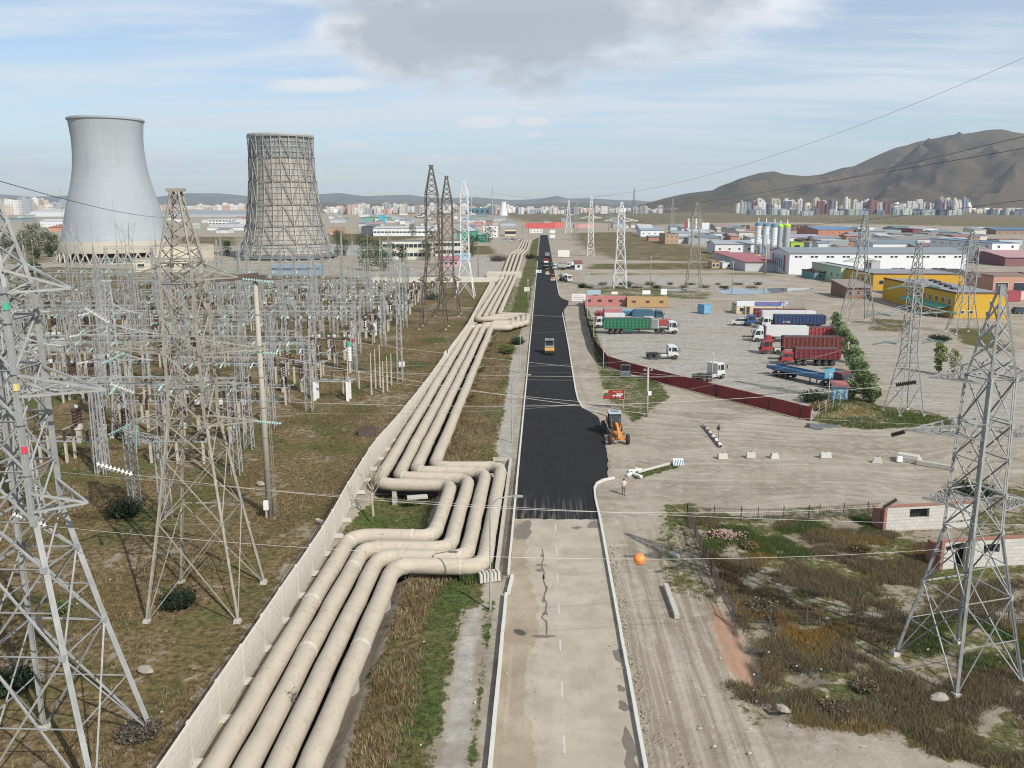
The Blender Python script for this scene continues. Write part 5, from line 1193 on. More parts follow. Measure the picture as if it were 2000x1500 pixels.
for zn, xa, xb, ya, yb, n_ in zones:
    items = sorted((r.uniform(xa, xb), r.uniform(ya, yb)) for _ in range(n_))
    for i, (px, pyb) in enumerate(items):
        wpx = r.uniform(8, 30)*(pyb-395)/45; hp = r.uniform(4.5, 8.)*(pyb-395)/45; wc, rc = r.choice(WC), r.choice(RCs)
        bld(f'{NM[wc]} shed with {RN[rc]} roof, {ordw(i+1)} from left in the {zn}', px, px+wpx, pyb, pyb-hp, r.uniform(12, 30), wc, rc, r.choice(['gable', 'gable', 'flat', 'mono']), 0, 0, name='shed', cat='shed', group='sheds of the industrial belts')
# ---------------- city blocks ----------------
def citymat(h, k=.85, fl=3.2):
    nm = 'flats_'+h
    if nm in MATS: return MATS[nm]
    m = bpy.data.materials.new(nm); m.use_nodes = True; g = N(m.node_tree); tc = g('ShaderNodeTexCoord', out=3); c0 = hexc(h, k)
    sx_ = g('ShaderNodeSeparateXYZ', {0: tc}); ox, oy, oz = g.last.outputs
    fz = g.math('FRACT', g.math('DIVIDE', oz, 6.4)); fx = g.math('FRACT', g.math('DIVIDE', g.math('ADD', ox, oy), 7.5))
    wz = g.math('MULTIPLY', g.math('GREATER_THAN', fz, .38), g.math('LESS_THAN', fz, .82)); wx_ = g.math('MULTIPLY', g.math('GREATER_THAN', fx, .25), g.math('LESS_THAN', fx, .75))
    c = g.mix(g.noise(tc, .02, 3), c0, tuple(x*.88 for x in c0)); c = g.mix(g.math('MULTIPLY', g.math('MULTIPLY', wz, wx_), .5), c, (.09, .10, .12))
    g('ShaderNodeOutputMaterial', {0: g('ShaderNodeBsdfPrincipled', {'Base Color': c, 'Roughness': .8})}); MATS[nm] = m; return m
CN = {'E8E2D8': 'cream', 'F2F0EC': 'white', 'C8BFB4': 'beige', 'B8BCC2': 'pale grey', 'D9C8B0': 'sand', '7E8088': 'dark grey', '8C5A5A': 'maroon', '9AA4B4': 'blue-grey', 'C9CFC4': 'grey-green', '5E646E': 'charcoal', 'DDB8A8': 'pinkish'}
def blocks(zone, grp, spans, n_, yb, hmin, hmax, cols, seed, wr=(4, 9), dmul=1.):
    r = random.Random(seed); L = []
    for _ in range(n_):
        s0, s1 = r.choice(spans); L.append((r.uniform(s0, s1), r.uniform(*yb)))
    L.sort()
    for i, (px, py) in enumerate(L):
        b = at(px, py); s_ = b.y/F; wpx = r.uniform(*wr); h = r.uniform(hmin, hmax)*s_+max(0, (H-b.y/F*(py-405))); w = wpx*s_; col = r.choice(cols); d_ = r.uniform(14, 22)*1.6
        mb = MB(); mb.box((0, d_/2, 0), (w, d_, h))
        k = r.random()
        if k < .35: mb.box((w*.1, d_/2, h), (w*.4, d_*.5, h*.08))
        elif k < .6: mb.box((-w*.25, d_*.4, h), (w*.35, d_*.6, h*.14))
        if wpx > 6: mb.box((w*.28, -1.2, 0), (w*.18, 2.2, h*.97)); mb.box((-w*.28, -1.2, 0), (w*.18, 2.2, h*.97))
        hw_ = 'tall' if h/s_ > (hmin+hmax)/2 else 'low'
        o = mb.build('apartment_block', citymat(col), loc=(b.x, b.y, 0), rz=r.uniform(-.45, .1))
        tag(o, f'{hw_} {CN[col]} block, {ordw(i+1)} from left {zone}', 'apartment block', grp)
blocks('in the skyline left of the big cooling tower', 'apartment blocks on the far left', [(-30, 132)], 38, (416.5, 420), 12, 30, ['E8E2D8', 'C8BFB4', 'B8BCC2', 'F2F0EC', 'D9C8B0'], 1, (9, 20))
blocks('in the skyline between the cooling towers', 'apartment blocks between the cooling towers', [(300, 490)], 40, (416, 419), 9, 18, ['E8E2D8', 'DDB8A8', 'C8BFB4', 'F2F0EC'], 2, (8, 17))
blocks('in the skyline between old tower and road', 'apartment blocks in the middle skyline', [(632, 700), (690, 760), (740, 915), (880, 1000)], 54, (415.5, 419), 8, 19, ['E8E2D8', 'F2F0EC', 'C8BFB4', 'DDB8A8', 'B8BCC2', 'E8E2D8'], 3, (7, 16))
blocks('in the skyline right of the road end', 'apartment blocks beyond the road end', [(1000, 1130), (1060, 1290)], 40, (415.5, 418.5), 6, 14, ['E8E2D8', 'F2F0EC', 'C8BFB4', 'B8BCC2', '7E8088'], 4, (6, 13))
blocks('in the back row under the mountain', 'apartment towers under the mountain', [(1437, 1475), (1475, 1540), (1520, 1610), (1600, 1700), (1690, 1860), (1700, 1880), (1790, 1890)], 80, (415.6, 418), 15, 28, ['E8E2D8', 'D9C8B0', '7E8088', '8C5A5A', 'F2F0EC', '9AA4B4', 'B8BCC2', '5E646E', 'C8BFB4', 'E8E2D8'], 5, (7, 15))
blocks('in the front row under the mountain', 'low blocks in front of the towers under the mountain', [(1440, 1660), (1660, 1880), (1700, 1860), (1930, 2060)], 50, (418.5, 421), 7, 12, ['9AA4B4', '7E8088', 'C9CFC4', 'B8BCC2', '5E646E', 'C9CFC4'], 6, (10, 24))
V_, C__ = [], []; r = np.random.default_rng(8); pal = [np.array(hexc(h, .85)) for h in ('E8E2D8', 'F2F0EC', 'C8BFB4', 'DDB8A8', 'B8BCC2', 'D9C8B0', '9AA4B4')]; Fq = []
for sp, n_, yb, hr in (((-60, 135), 130, (413.5, 416.5), (6, 20)), ((300, 492), 130, (413.5, 416), (4, 13)), ((630, 1010), 300, (413.5, 415.8), (4, 12)), ((1000, 1300), 170, (413.5, 415.6), (3, 9)), ((1440, 1900), 220, (415.2, 416.4), (8, 20)), ((1900, 2060), 40, (415.5, 417), (5, 10))):
    for _ in range(n_):
        b = at(r.uniform(*sp), r.uniform(*yb)); s_ = b.y/F; w, h, d_ = r.uniform(3, 9)*s_/2, r.uniform(*hr)*s_, r.uniform(8, 14); a = r.uniform(-.5, .2); ca, sa = math.cos(a), math.sin(a); o = len(V_); c_ = pal[r.integers(0, 7)]*r.uniform(.75, 1.05)
        for z in (0, h):
            for x, y in ((-w, -d_), (w, -d_), (w, d_), (-w, d_)): V_.append((b.x+x*ca-y*sa, b.y+x*sa+y*ca, z)); C__.append(c_)
        Fq += [(o+4, o+5, o+6, o+7), (o, o+1, o+5, o+4), (o+1, o+2, o+6, o+5), (o+2, o+3, o+7, o+6), (o+3, o, o+4, o+7)]
tag(npmesh('far_city', np.array(V_), np.array(Fq), MC('far_city_wall', .85), np.array(C__)), 'hazy mass of pale housing blocks along the horizon', kind='stuff')
# ---------------- mountains ----------------
def mtmat(name, a_, b_, c_, sc_=1.):
    m = bpy.data.materials.new(name); m.use_nodes = True; g = N(m.node_tree); tc = g('ShaderNodeTexCoord', out=3)
    n1 = g.noise(tc, .0011*sc_, 8, .6); n2 = g.noise(tc, .004*sc_, 7, .65); n3 = g.noise(g.scalev(tc, (1, 1, 3)), .02*sc_, 5, .7)
    c = g.mix(g.ramp(n1, .4, .6), a_, b_); c = g.mix(g.math('MULTIPLY', g.ramp(n2, .55, .66), .75), c, c_); c = g.mix(g.math('MULTIPLY', n3, .35), c, (.05, .045, .035))
    g('ShaderNodeOutputMaterial', {0: g('ShaderNodeBsdfPrincipled', {'Base Color': c, 'Roughness': .95, 'Specular IOR Level': .05, 'Normal': g('ShaderNodeBump', {'Height': n3, 'Strength': .9, 'Distance': 26.})})}); MATS[name] = m; return m
def mountain(name, label, ridge, D0, D1, Dback, a_, b_, c_, n_u, n_d, seed, rough=1., pw=1.25):
    """ridge: [(px, py)...] silhouette crest at distance D1; foot at D0"""
    us = np.linspace(ridge[0][0], ridge[-1][0], n_u); pys = np.interp(us, [p[0] for p in ridge], [p[1] for p in ridge])
    ds = np.concatenate([np.linspace(D0, D1, n_d), np.linspace(D1, Dback, n_d//3)[1:]])
    U, D = np.meshgrid(us, ds); PY = np.interp(U.ravel(), us, pys).reshape(U.shape)
    vx = np.array([ray(u, YH)[0]/ray(u, YH)[1] for u in us]); X = D*np.interp(U.ravel(), us, vx).reshape(U.shape); Hc = (YH-PY)/F*D1+H; Hc = np.where(PY >= YH-.5, 0, Hc)
    tt = np.clip((D-D0)/(D1-D0), 0, 1); tb = np.clip((D-D1)/(Dback-D1), 0, 1)
    P = np.stack([X.ravel(), D.ravel()], 1); w1 = fb(P, .0013, seed, 5).reshape(X.shape); rid = 1-np.abs(np.sin(fb(P, .0016, seed+1, 4)*1.2)).reshape(X.shape); rid2 = 1-np.abs(np.sin(fb(P, .005, seed+2, 4)*1.1)).reshape(X.shape)
    env = np.sin(PI*np.clip(tt, 0, 1))**.8
    Z = Hc*(tt**pw)*(1-tb*.8)+rough*env*Hc*(.40*(rid-.5)+.24*(rid2-.5)+.05*w1)*1.0+rough*(1-env)*tt*Hc*.015*w1
    Z = np.maximum(Z, 0)-1.5
    nx, ny = n_u, len(ds); ii = (np.arange(ny-1)[:, None]*nx+np.arange(nx-1)[None]).ravel()
    o = npmesh(name, np.stack([X.ravel(), D.ravel(), Z.ravel()], 1), np.stack([ii, ii+1, ii+nx+1, ii+nx], 1), mtmat(name+'_soil', a_, b_, c_), smooth=True)
    o['kind'] = 'structure'; o['label'] = label; return o
mountain('mountain', 'brown bare mountain behind the towers on the right', [(1215, 405), (1260, 398), (1300, 387), (1345, 378), (1390, 373), (1440, 352), (1480, 341), (1508, 338), (1530, 344), (1570, 347), (1600, 344), (1640, 332), (1660, 330), (1700, 312), (1740, 297), (1790, 285), (1840, 274), (1900, 267), (1940, 266), (1970, 271), (2000, 276), (2100, 290), (2300, 300), (2500, 340), (2600, 404)],
         5000, 7400, 9800, (.085, .070, .038), (.125, .090, .055), (.038, .024, .018), 420, 150, 11, 1.25)
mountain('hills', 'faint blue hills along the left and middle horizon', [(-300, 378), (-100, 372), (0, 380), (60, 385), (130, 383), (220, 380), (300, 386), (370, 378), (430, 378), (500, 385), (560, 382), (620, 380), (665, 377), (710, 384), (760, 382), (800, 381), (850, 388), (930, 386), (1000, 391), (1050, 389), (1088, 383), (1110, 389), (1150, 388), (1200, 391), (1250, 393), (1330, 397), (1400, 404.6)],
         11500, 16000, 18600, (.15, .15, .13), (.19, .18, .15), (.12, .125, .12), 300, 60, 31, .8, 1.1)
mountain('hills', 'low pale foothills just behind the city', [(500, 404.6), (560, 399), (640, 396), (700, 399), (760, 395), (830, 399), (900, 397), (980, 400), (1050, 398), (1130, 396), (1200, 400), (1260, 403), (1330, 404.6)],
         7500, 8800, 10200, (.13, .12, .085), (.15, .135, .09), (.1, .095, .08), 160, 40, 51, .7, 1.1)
# ---------------- haze ----------------
hz = MB()
hz.box((0, 9100, -7.), (32500, 21900, 1040))
m = bpy.data.materials.new('haze_air'); m.use_nodes = True; g = N(m.node_tree)
vol = g('ShaderNodeVolumePrincipled', {'Color': (.70, .84, 1., 1), 'Density': 4.1e-5, 'Anisotropy': .25}); go = g('ShaderNodeOutputMaterial', {1: vol})
ho = hz.build('haze', m); ho['kind'] = 'stuff'
# ---------------- vehicles ----------------
tyre = M('tyre_rubber', (.030, .029, .028), .9, var=.2, dirt=(.12, .105, .085)); rimm = M('rim_dusty', (.34, .32, .28), .7, var=.15); chas = M('chassis_dark', (.035, .034, .034), .7, var=.3)
def paint(h, k=.72, r=.45):
    c = hexc(h, k); l_ = sum(c)/3; c = tuple(x*.8+l_*.2 for x in c)
    return M('paint_'+h+str(k), c, r, var=.07, scale=.8, dirt=tuple(x*.75+.04 for x in hexc(h, k)))
vg_ = M('vehicle_glass', (.03, .04, .045), .12, var=.1); lampm = M('headlight_lens', (.6, .6, .58), .2, var=.05)
def wheel(t, x, y, r=.5, w=.32):
    s = 1 if y > 0 else -1
    o = MB().lathe([(r*.62, -w/2), (r*.95, -w/2), (r, -w*.3), (r, w*.3), (r*.95, w/2), (r*.62, w/2)], 18, (x, y, r), 'y').build('wheel', tyre, t)
    MB().lathe([(r*.3, -w/2-.0), (r*.6, -w*.42), (r*.6, w*.42), (r*.3, w/2)], 14, (x, y, r), 'y').build('rim', rimm, o)
def cabx(t, x, col, hi=2.7, L=2.1, w=2.4, z0=.75, bull=False, roof=None):
    """forward is +x; rear of the cab at x"""
    pm_ = paint(col); p = [(x, z0), (x+L, z0), (x+L+.02, z0+.75), (x+L-.35, hi-.12), (x+L-.6, hi+.05), (x+.15, hi+.1), (x, hi)]
    MB().prism(p, -w/2, w/2, 'y').build('cab', pm_, t, bevel=.06)
    MB().prism([(x+L+.035, z0+.85), (x+L-.32, hi-.22), (x+L-.36, hi-.25), (x+L-.0, z0+.85)], -w*.43, w*.43, 'y').build('windscreen', vg_, t)
    for s in (-1, 1):
        MB().prism([(x+.75, z0+.85), (x+L-.18, z0+.85), (x+L-.5, hi-.28), (x+.75, hi-.28)], s*(w/2)-.015, s*(w/2)+.015, 'y').build('side_window', vg_, t)
        if L > 1.9: MB().prism([(x+.12, z0+.95), (x+.55, z0+.95), (x+.55, hi-.3), (x+.12, hi-.3)], s*(w/2)-.012, s*(w/2)+.012, 'y').build('side_window', vg_, t)
        MB().box((x+L+.04, s*w*.38, z0+.05), (.08, .35, .2)).build('headlight', lampm, t)
        MB().bar((x+L-.2, s*w/2, hi-.5), (x+L+.15, s*(w/2+.28), hi-.5), .04).box((x+L+.15, s*(w/2+.3), hi-1.05), (.1, .2, .6)).build('mirror', chas, t)
    MB().box((x+L+.05, 0, z0-.35), (.25, w, .4)).build('bumper', paint('B8B8B4') if col in ('ECECEA', 'E4E6E6') else pm_, t)
    mb = MB()
    for k in range(4): mb.box((x+L+.03, 0, z0+.3+k*.11), (.04, w*.55, .06))
    mb.build('grille', chas, t)
    if roof: MB().prism([(x+.1, hi+.08), (x+L-.75, hi+.05), (x+L-1.1, hi+roof), (x+.1, hi+roof)], -w*.42, w*.42, 'y').build('roof_fairing', pm_, t, bevel=.05)
def chassis(t, x0, x1, z=.85):
    mb = MB()
    for s in (-.42, .42): mb.box(((x0+x1)/2, s, z), (x1-x0, .12, .24))
    for k in range(5): mb.box((x0+(x1-x0)*(k+.5)/5, 0, z+.04), (.1, .85, .14))
    mb.build('chassis', chas, t)
def tractor(label, loc, rz, col, rear=2, roof=None, hi=2.7, name='truck_tractor', group=None, tank=True):
    t = thing(name, label, 'truck', loc, rz, group); chassis(t, -3.4, 3.2); cabx(t, .9, col, hi, roof=roof)
    for y in (-1.05, 1.05):
        wheel(t, 2.35, y)
        for k in range(rear): wheel(t, -1.4-k*1.25, y, .5, .5)
    MB().lathe([(.75, 0), (.75, .12)], 14, (-1.8, 0, 1.12)).build('fifth_wheel', chas, t)
    if tank: MB().box((.0, -1.0, .55), (1.2, .5, .55)).build('fuel_tank', grey_eq, t, bevel=.08)
    for y in (-1.05, 1.05): MB().box((-2., y, 1.08), (2.6, .5, .05)).build('mudguard', chas, t)
    return t
def trailer_body(t, x0, x1, zb, h, col, w=2.5, ribs=True, top=True, inner='2A2622', open_=False, rowsq=0):
    pm_ = paint(col, .42 if ribs else .72)
    mb = MB(); mb.box(((x0+x1)/2, 0, zb-.15), (x1-x0, w, .15)); mb.build('trailer_floor', chas, t)
    if open_:
        mb = MB(); 
        for s in (-1, 1): mb.box(((x0+x1)/2, s*(w/2-.03), zb+.001), (x1-x0, .05, h))
        for x in (x0+.03, x1-.03): mb.box((x, 0, zb+.001), (.05, w-.12, h))
        mb.build('side_panel', pm_, t)
    else: MB().box(((x0+x1)/2, 0, zb+.001), (x1-x0, w-.06, h)).build('side_panel', pm_, t)
    if ribs:
        mb = MB(); n_ = int((x1-x0)/.85)
        for k in range(n_+1):
            x = x0+(x1-x0)*k/n_
            for s in (-1, 1): mb.box((x, s*w/2, zb+.02), (.34, .09, h))
        for z in ([h-.12]+[h*(q+1)/(rowsq+1) for q in range(rowsq)]):
            for s in (-1, 1): mb.box(((x0+x1)/2, s*(w/2+.005), zb+z), (x1-x0, .06, .16))
        mb.build('rib', paint(col, .8), t)
    if top: MB().box(((x0+x1)/2, 0, zb+h+.004), (x1-x0-.05, w-.1, .08)).build('top_cover', paint(inner), t)
def axles(t, xs_, r=.5):
    for x in xs_:
        for y in (-1., 1.): wheel(t, x, y, r, .5)
def P0(px, py): v = at(px, py); return (v.x, v.y, 0)
def yaw(p, q): a, b = at(*p), at(*q); return math.atan2((b-a).y, (b-a).x)
# left cluster in the yard
t = thing('stake_trailer_truck', 'green slatted trailer coupled to a white-cab truck, longest vehicle on the left of the yard', 'truck', P0(1238, 651), R_(2))
trailer_body(t, -7.4, 3.9, 1.35, 2.35, '1E8A62', rowsq=2, inner='24302A'); trailer_body(t, 3.95, 5.6, 1.35, 2.2, 'B9BEBE', rowsq=0, inner='8C8C88'); axles(t, (-5.6, -4.3, -3.0)); chassis(t, -7.2, 10.4, 1.0); cabx(t, 8.3, 'E4E6E6', 3.0); axles(t, (5.6, 6.9)); 
for y in (-1.05, 1.05): wheel(t, 9.8, y)
MB().box((-1.3, -1.1, .7), (2.6, .3, .5)).build('tool_box', paint('1E7A58'), t); MB().bar((1.3, -.8, .1), (1.3, -.8, 1.3), .14).bar((1.3, .8, .1), (1.3, .8, 1.3), .14).build('landing_gear', chas, t)
def mirror_y(): pass
tractor('white truck tractor without trailer parked side-on in the open middle of the yard', P0(1294, 700), R_(3), 'ECECEA')
tractor('white truck tractor turned three-quarter away near the red fence', P0(1384, 741), R_(40), 'ECECEA', hi=2.9)
t = tractor('white-cab truck with a short white box nose-in against the yard fence', P0(1185, 640), R_(182), 'ECECEA', name='box_truck'); trailer_body(t, -4.4, .7, 1.3, 2.3, 'EDEDEB', ribs=False, inner='EDEDEB')
t = tractor('red-cab truck with a faded red roof behind the green trailer', P0(1183, 627), R_(184), 'C8303A', name='box_truck'); trailer_body(t, -4.2, .6, 1.4, 1.9, 'D07A78', ribs=False, inner='D68A86')
t = thing('low_loader', 'sky-blue flatbed frame in front of the salmon containers', 'trailer', P0(1206, 622), R_(0)); trailer_body(t, -5, 6.5, 1.0, 1.2, '3A9CC4', inner='5AB0D0'); axles(t, (-3.8, -2.6)); 
t = thing('covered_truck', 'truck under a dark blue tarpaulin behind the red trailer', 'truck', P0(1262, 625), R_(2)); chassis(t, -4, 4); axles(t, (-2.6, 2.4)); cabx(t, 2.4, '2F5E78', 2.6)
MB().prism([(-4, 1.0), (2.2, 1.0), (2.2, 2.2), (1.6, 2.8), (-3.2, 2.9), (-4, 2.3)], -1.2, 1.2, 'y').build('tarpaulin', paint('2E6A84', .7, .8), t, bevel=.1)
t = thing('flat_trailer', 'bright red long trailer deck behind the green trailer', 'trailer', P0(1268, 643), R_(2)); trailer_body(t, -5.5, 5.5, 1.2, 1.2, 'C93A3C', ribs=False, inner='B8403C'); axles(t, (-4.2, -3)); MB().box((-3, -.0, 2.5), (3, 2.1, .5)).box((-.2, 0, 2.5), (2.4, 2.1, .7)).build('load', paint('D8CFC0'), t, bevel=.1)
# containers
def container(label, px, py, L, col, h=2.75, w=2.44, rz=0., wins=0, group=None, yoff=0., roofc=None, name='shipping_container', text=None):
    v = at(px, py); t = thing(name, label, 'container', v, rz, group); pc = paint(col, .8, .6); mb = MB(); n_ = int(L/.28); d_ = .035
    for s in (-1, 1):
        pts = []
        for k in range(n_+1):
            x = -L/2+.08+(L-.16)*k/n_; pts.append((x, (k//1) % 2))
        o = len(mb.v); vs = []
        for x, q in pts: vs += [(x, s*(w/2-q*d_), .14), (x, s*(w/2-q*d_), h-.1)]
        mb.add(vs, [(2*i, 2*i+2, 2*i+3, 2*i+1) for i in range(n_)])
    mb.build('side_wall', pc, t); mb = MB()
    for x in (-L/2+.06, L/2-.06):
        for y in (-w/2+.06, w/2-.06): mb.box((x, y, 0), (.14, .14, h))
    for y in (-w/2+.06, w/2-.06): mb.box((0, y, h-.12), (L-.2, .12, .12)); mb.box((0, y, 0), (L-.2, .12, .14))
    mb.build('corner_frame', pc, t); MB().box((0, 0, h-.03), (L-.1, w-.1, .05)).build('roof', paint(roofc or col, .8, .7), t)
    for x in (-L/2+.05, L/2-.05): MB().box((x, 0, .1), (.05, w-.2, h-.2)).build('end_wall', pc, t)
    for k in range(wins):
        x = L*((k+.5)/wins-.5); f = MB().box((x, -w/2-.02, 1.3), (1.3, .08, .8)).build('window', paint('A85A50' if wins > 3 else 'C99A60'), t); MB().box((x, -w/2-.07, 1.42), (1.05, .03, .55)).build('pane', glass, f)
    return t
t = container('salmon pink container office with small windows at the left of the truck yard', 1181, 597, 13.2, 'D07A72', wins=4, h=3.0)
MB().bar((6.4, -1.24, .2), (6.9, -1.3, 2.9), .06).build('ladder', chas, t)
t = container('mustard yellow container office with small windows beside the salmon one', 1264, 599, 12.6, 'C99E5E', wins=3, h=3.0)
container('small bright blue container standing alone in the yard', 1375, 612, 2.9, '6AB0D8', rz=R_(-60), h=2.7)
# signboards on the far fence line
def board(label, px, py, w, h, z, mat_col, posts=2, rz=0., cat='sign', name='signboard'):
    v = at(px, py); t = thing(name, label, cat, v, rz)
    for k in range(posts): x = w*(k/(max(posts-1, 1))-.5)*.94 if posts > 1 else 0; MB().box((x, .06, 0), (.09, .09, z+h)).build('post', galv2, t)
    MB().box((0, 0, z), (w, .06, h)).build('panel', paint(mat_col, .85), t); return t
def text(t, s, x, z, size, mat_, y=-.05, sx=1.):
    c = bpy.data.curves.new('lettering', 'FONT'); c.body = s; c.size = size; c.align_x = 'CENTER'; c.align_y = 'CENTER'; c.extrude = .008
    tmp = bpy.data.objects.new('lettering_curve', c); me = bpy.data.meshes.new_from_object(tmp); bpy.data.objects.remove(tmp)
    me.materials.clear(); me.materials.append(mat_); o = bpy.data.objects.new('lettering', me); C.objects.link(o); o.parent = t; o.location = (x, y, z); o.rotation_euler = (PI/2, 0, 0); o.scale = (sx, 1, 1); return o
redp, whp, blp, mag = paint('B81E24', .9), paint('F4F4F0', .9), paint('2E7FC0', .85), paint('D03A7A', .9)
t = board('white signboard on a pole frame at the upper left corner of the yard', 1130, 598, 4.2, 2.2, 1.6, 'F2F0F0')
for k in range(3): MB().box((0, -.04, 2.1+k*.5), (3.4, .03, .14)).build('stripe', paint('C87A80'), t)
board('white board above the yellow container roof line, left one', 1200, 588, 2.0, .9, 2.2, 'F0EFE8'); board('white board above the yellow container roof line, middle one', 1262, 588, 2.6, 1.3, 2.2, 'F4F4F4'); board('white panel board on posts at the right end of the yellow container', 1296, 588, 2.0, 1.9, 2.1, 'F0F2F2')
# wheel loader by the containers
def loader(label, px, py, rz, s=1.):
    t = thing('wheel_loader', label, 'loader', at(px, py), rz); y_ = paint('E0A02A')
    MB().prism([(-2, .8), (1.0, .8), (1.0, 1.5), (-.2, 1.7), (-2, 1.6)], -.8, .8, 'y').build('body', y_, t, bevel=.05); MB().prism([(-.6, 1.6), (.7, 1.6), (.6, 3.0), (-.5, 3.0)], -.7, .7, 'y').build('cab', vg_, t); MB().box((0, 0, 3.0), (1.4, 1.6, .12)).build('cab_roof', y_, t)
    for x in (-1.4, 1.4):
        for y in (-.95, .95): wheel(t, x, y, .65, .45)
    for y in (-.6, .6): MB().bar((.8, y, 1.4), (2.9, y, .7), .16, .25).build('lift_arm', y_, t)
    MB().prism([(2.7, .15), (3.7, .1), (3.7, .2), (3.0, .4), (2.9, 1.3), (2.7, 1.3)], -1.2, 1.2, 'y').build('bucket', paint('B07A20'), t); return t
loader('small yellow wheel loader parked behind the salmon container', 1163, 594, R_(-80))
# right cluster
def shop():
    a, b = at(1438, 613), at(1541, 616); w = (b-a).length; hz_ = zpx(a, 588); t = thing('roadside_shop', 'low cream shop building with a blue banner over its front', 'shop', a, 0)
    MB().box((w/2, 3.2, 0), (w, 6.4, hz_*.62)).build('walls', wallmat('D6C4A6'), t); MB().box((w/2, .2, hz_*.62+.003), (w, .4, hz_*.38)).build('fascia', wallmat('E4E8EA'), t)
    MB().box((w/2, 3.4, hz_*.62+.003), (w-.2, 5.8, .3)).build('roof', M('dark_roof', (.12, .12, .13), .8), t); MB().box((w*.62, -.06, hz_*.63), (w*.52, .08, hz_*.34)).build('banner', blp, t)
    text(t, 'КРОШУУР БУУЗ', w*.62, hz_*.8, hz_*.28, mag, -.12)
    for x in (w*.1, w*.42, w*.8): f = MB().box((x, -.03, .6), (1.2, .08, 1.3)).build('window', wframe, t); MB().box((x, -.08, .7), (1., .03, 1.1)).build('pane', glass, f)
    MB().box((w*.22, -.04, 0), (1.1, .1, 2.1)).build('door', chas, t); MB().box((w*.17, -.4, 0), (.3, .8, hz_*.62)).build('side_wing', wallmat('C9B79A'), t)
shop()
def semi(label, px, py, L, col, hgt, rz, cabcol=None, roof=.5, ribs=True, zb=1.3, inner='2A2622', rowsq=0, open_=False, name='semi_trailer', cabhi=2.8, gapx=.6, cabname=None):
    """centre of the trailer at px; cab in front (+x)"""
    t = thing(name, label, 'truck' if cabcol else 'trailer', at(px, py), rz)
    trailer_body(t, -L/2, L/2, zb, hgt, col, ribs=ribs, inner=inner, rowsq=rowsq, open_=open_, top=not open_); axles(t, (-L/2+1.2, -L/2+2.5, -L/2+3.8)); chassis(t, -L/2+.3, L/2+(5 if cabcol else -.2), .95)
    if cabcol:
        x = L/2+gapx; cabx(t, x, cabcol, cabhi, roof=roof)
        for y in (-1.05, 1.05): wheel(t, x+1.45, y); wheel(t, x-1.2, y, .5, .5); wheel(t, x-2.45, y, .5, .5)
    else: MB().bar((L/2-2.5, -.8, 0), (L/2-2.5, -.8, 1.2), .14).bar((L/2-2.5, .8, 0), (L/2-2.5, .8, 1.2), .14).build('landing_gear', chas, t)
    return t
W_ = R_(178)
semi('dark red slatted trailer half hidden behind the white one beside the shop', 1522, 627, 13.2, '9A3238', 1.9, W_, inner='6E2A2A')
semi('plain white box trailer behind the dark blue slatted one', 1538, 633, 13.6, 'EEEFF0', 2.15, W_, ribs=False, inner='F0F0EE')
t = semi('dark blue slatted trailer with white markings, white cab at its left end', 1560, 641, 12.2, '2C4C84', 2.1, W_, 'ECECEA', None, inner='20242C', rowsq=0, gapx=1.2)
text(t, 'X7 AB3', 3.5, 1.75, .55, whp, 1.36).rotation_euler = (PI/2, 0, PI)
t = tractor('blue-cab truck tractor squeezed between the white pickup and white trailer', P0(1480, 636), W_, '2A5AA8'); 
t = thing('tipper_truck', 'small truck with a bright red low body in front of the blue trailer', 'truck', P0(1513, 652), W_); chassis(t, -3, 3.4); axles(t, (-2, )); wheel(t, 2.3, 1); wheel(t, 2.3, -1); cabx(t, 1.2, 'E4E6E6', 2.4, L=1.7); trailer_body(t, -3.2, 1.0, 1.1, 1.0, 'D63A30', ribs=False, inner='B83028')
t = semi('white box trailer joined to dark red slatted section, white high-roof cab at its left', 1560, 667, 15.6, 'B4363E', 2.1, W_, 'E8EAEA', .7, rowsq=1, inner='3A1E20', gapx=.4); MB().box((3.0, 0, 1.3), (9.4, 2.7, 2.3)).build('box_body', paint('E9EAE8'), t)
t = semi('rust red long stake trailer with a bright red high-roof tractor at its left', 1588, 691, 12.6, '8A3A30', 2.35, W_, 'C41E30', .9, inner='4A2620', gapx=2.4, cabhi=2.9); MB().box((7.6, .9, .6), (1.3, .6, .7)).build('fuel_tank', paint('D8D4C8'), t, bevel=.05)
t = semi('maroon stepped-panel tipper with a small red cab standing behind the blue flatbed', 1593, 712, 8.2, '8E2A34', 1.9, R_(176), 'C4222E', None, rowsq=2, inner='5A2024', gapx=.5, cabhi=2.5)
ya = math.atan2(at(1640, 752).y-at(1500, 722).y, at(1640, 752).x-at(1500, 722).x)
t = thing('flatbed_truck', 'blue flatbed semi-trailer with a bright blue front board and dark red cab facing the hedge', 'truck', P0(1560, 742), ya)
MB().box((0, 0, 1.25), (13, 2.5, .3)).build('trailer_floor', paint('2A6A94'), t); mb = MB()
for s in (-1, 1): mb.box((0, s*1.25, 1.2), (13, .06, .7))
mb.build('side_board', paint('2E7CB0'), t); MB().box((6.5, 0, 1.2), (.1, 2.5, 1.9)).build('front_board', paint('4AB0DC'), t); axles(t, (-4.6, -3.3, -2.0)); chassis(t, -6, 10, .9); axles(t, (6.0, 7.2)); cabx(t, 8.2, '7A2430', 2.9)
for y in (-1.05, 1.05): wheel(t, 9.6, y)
MB().bar((3.2, -.9, 0), (3.2, -.9, 1.2), .16).bar((3.2, .9, 0), (3.2, .9, 1.2), .16).build('landing_gear', chas, t)
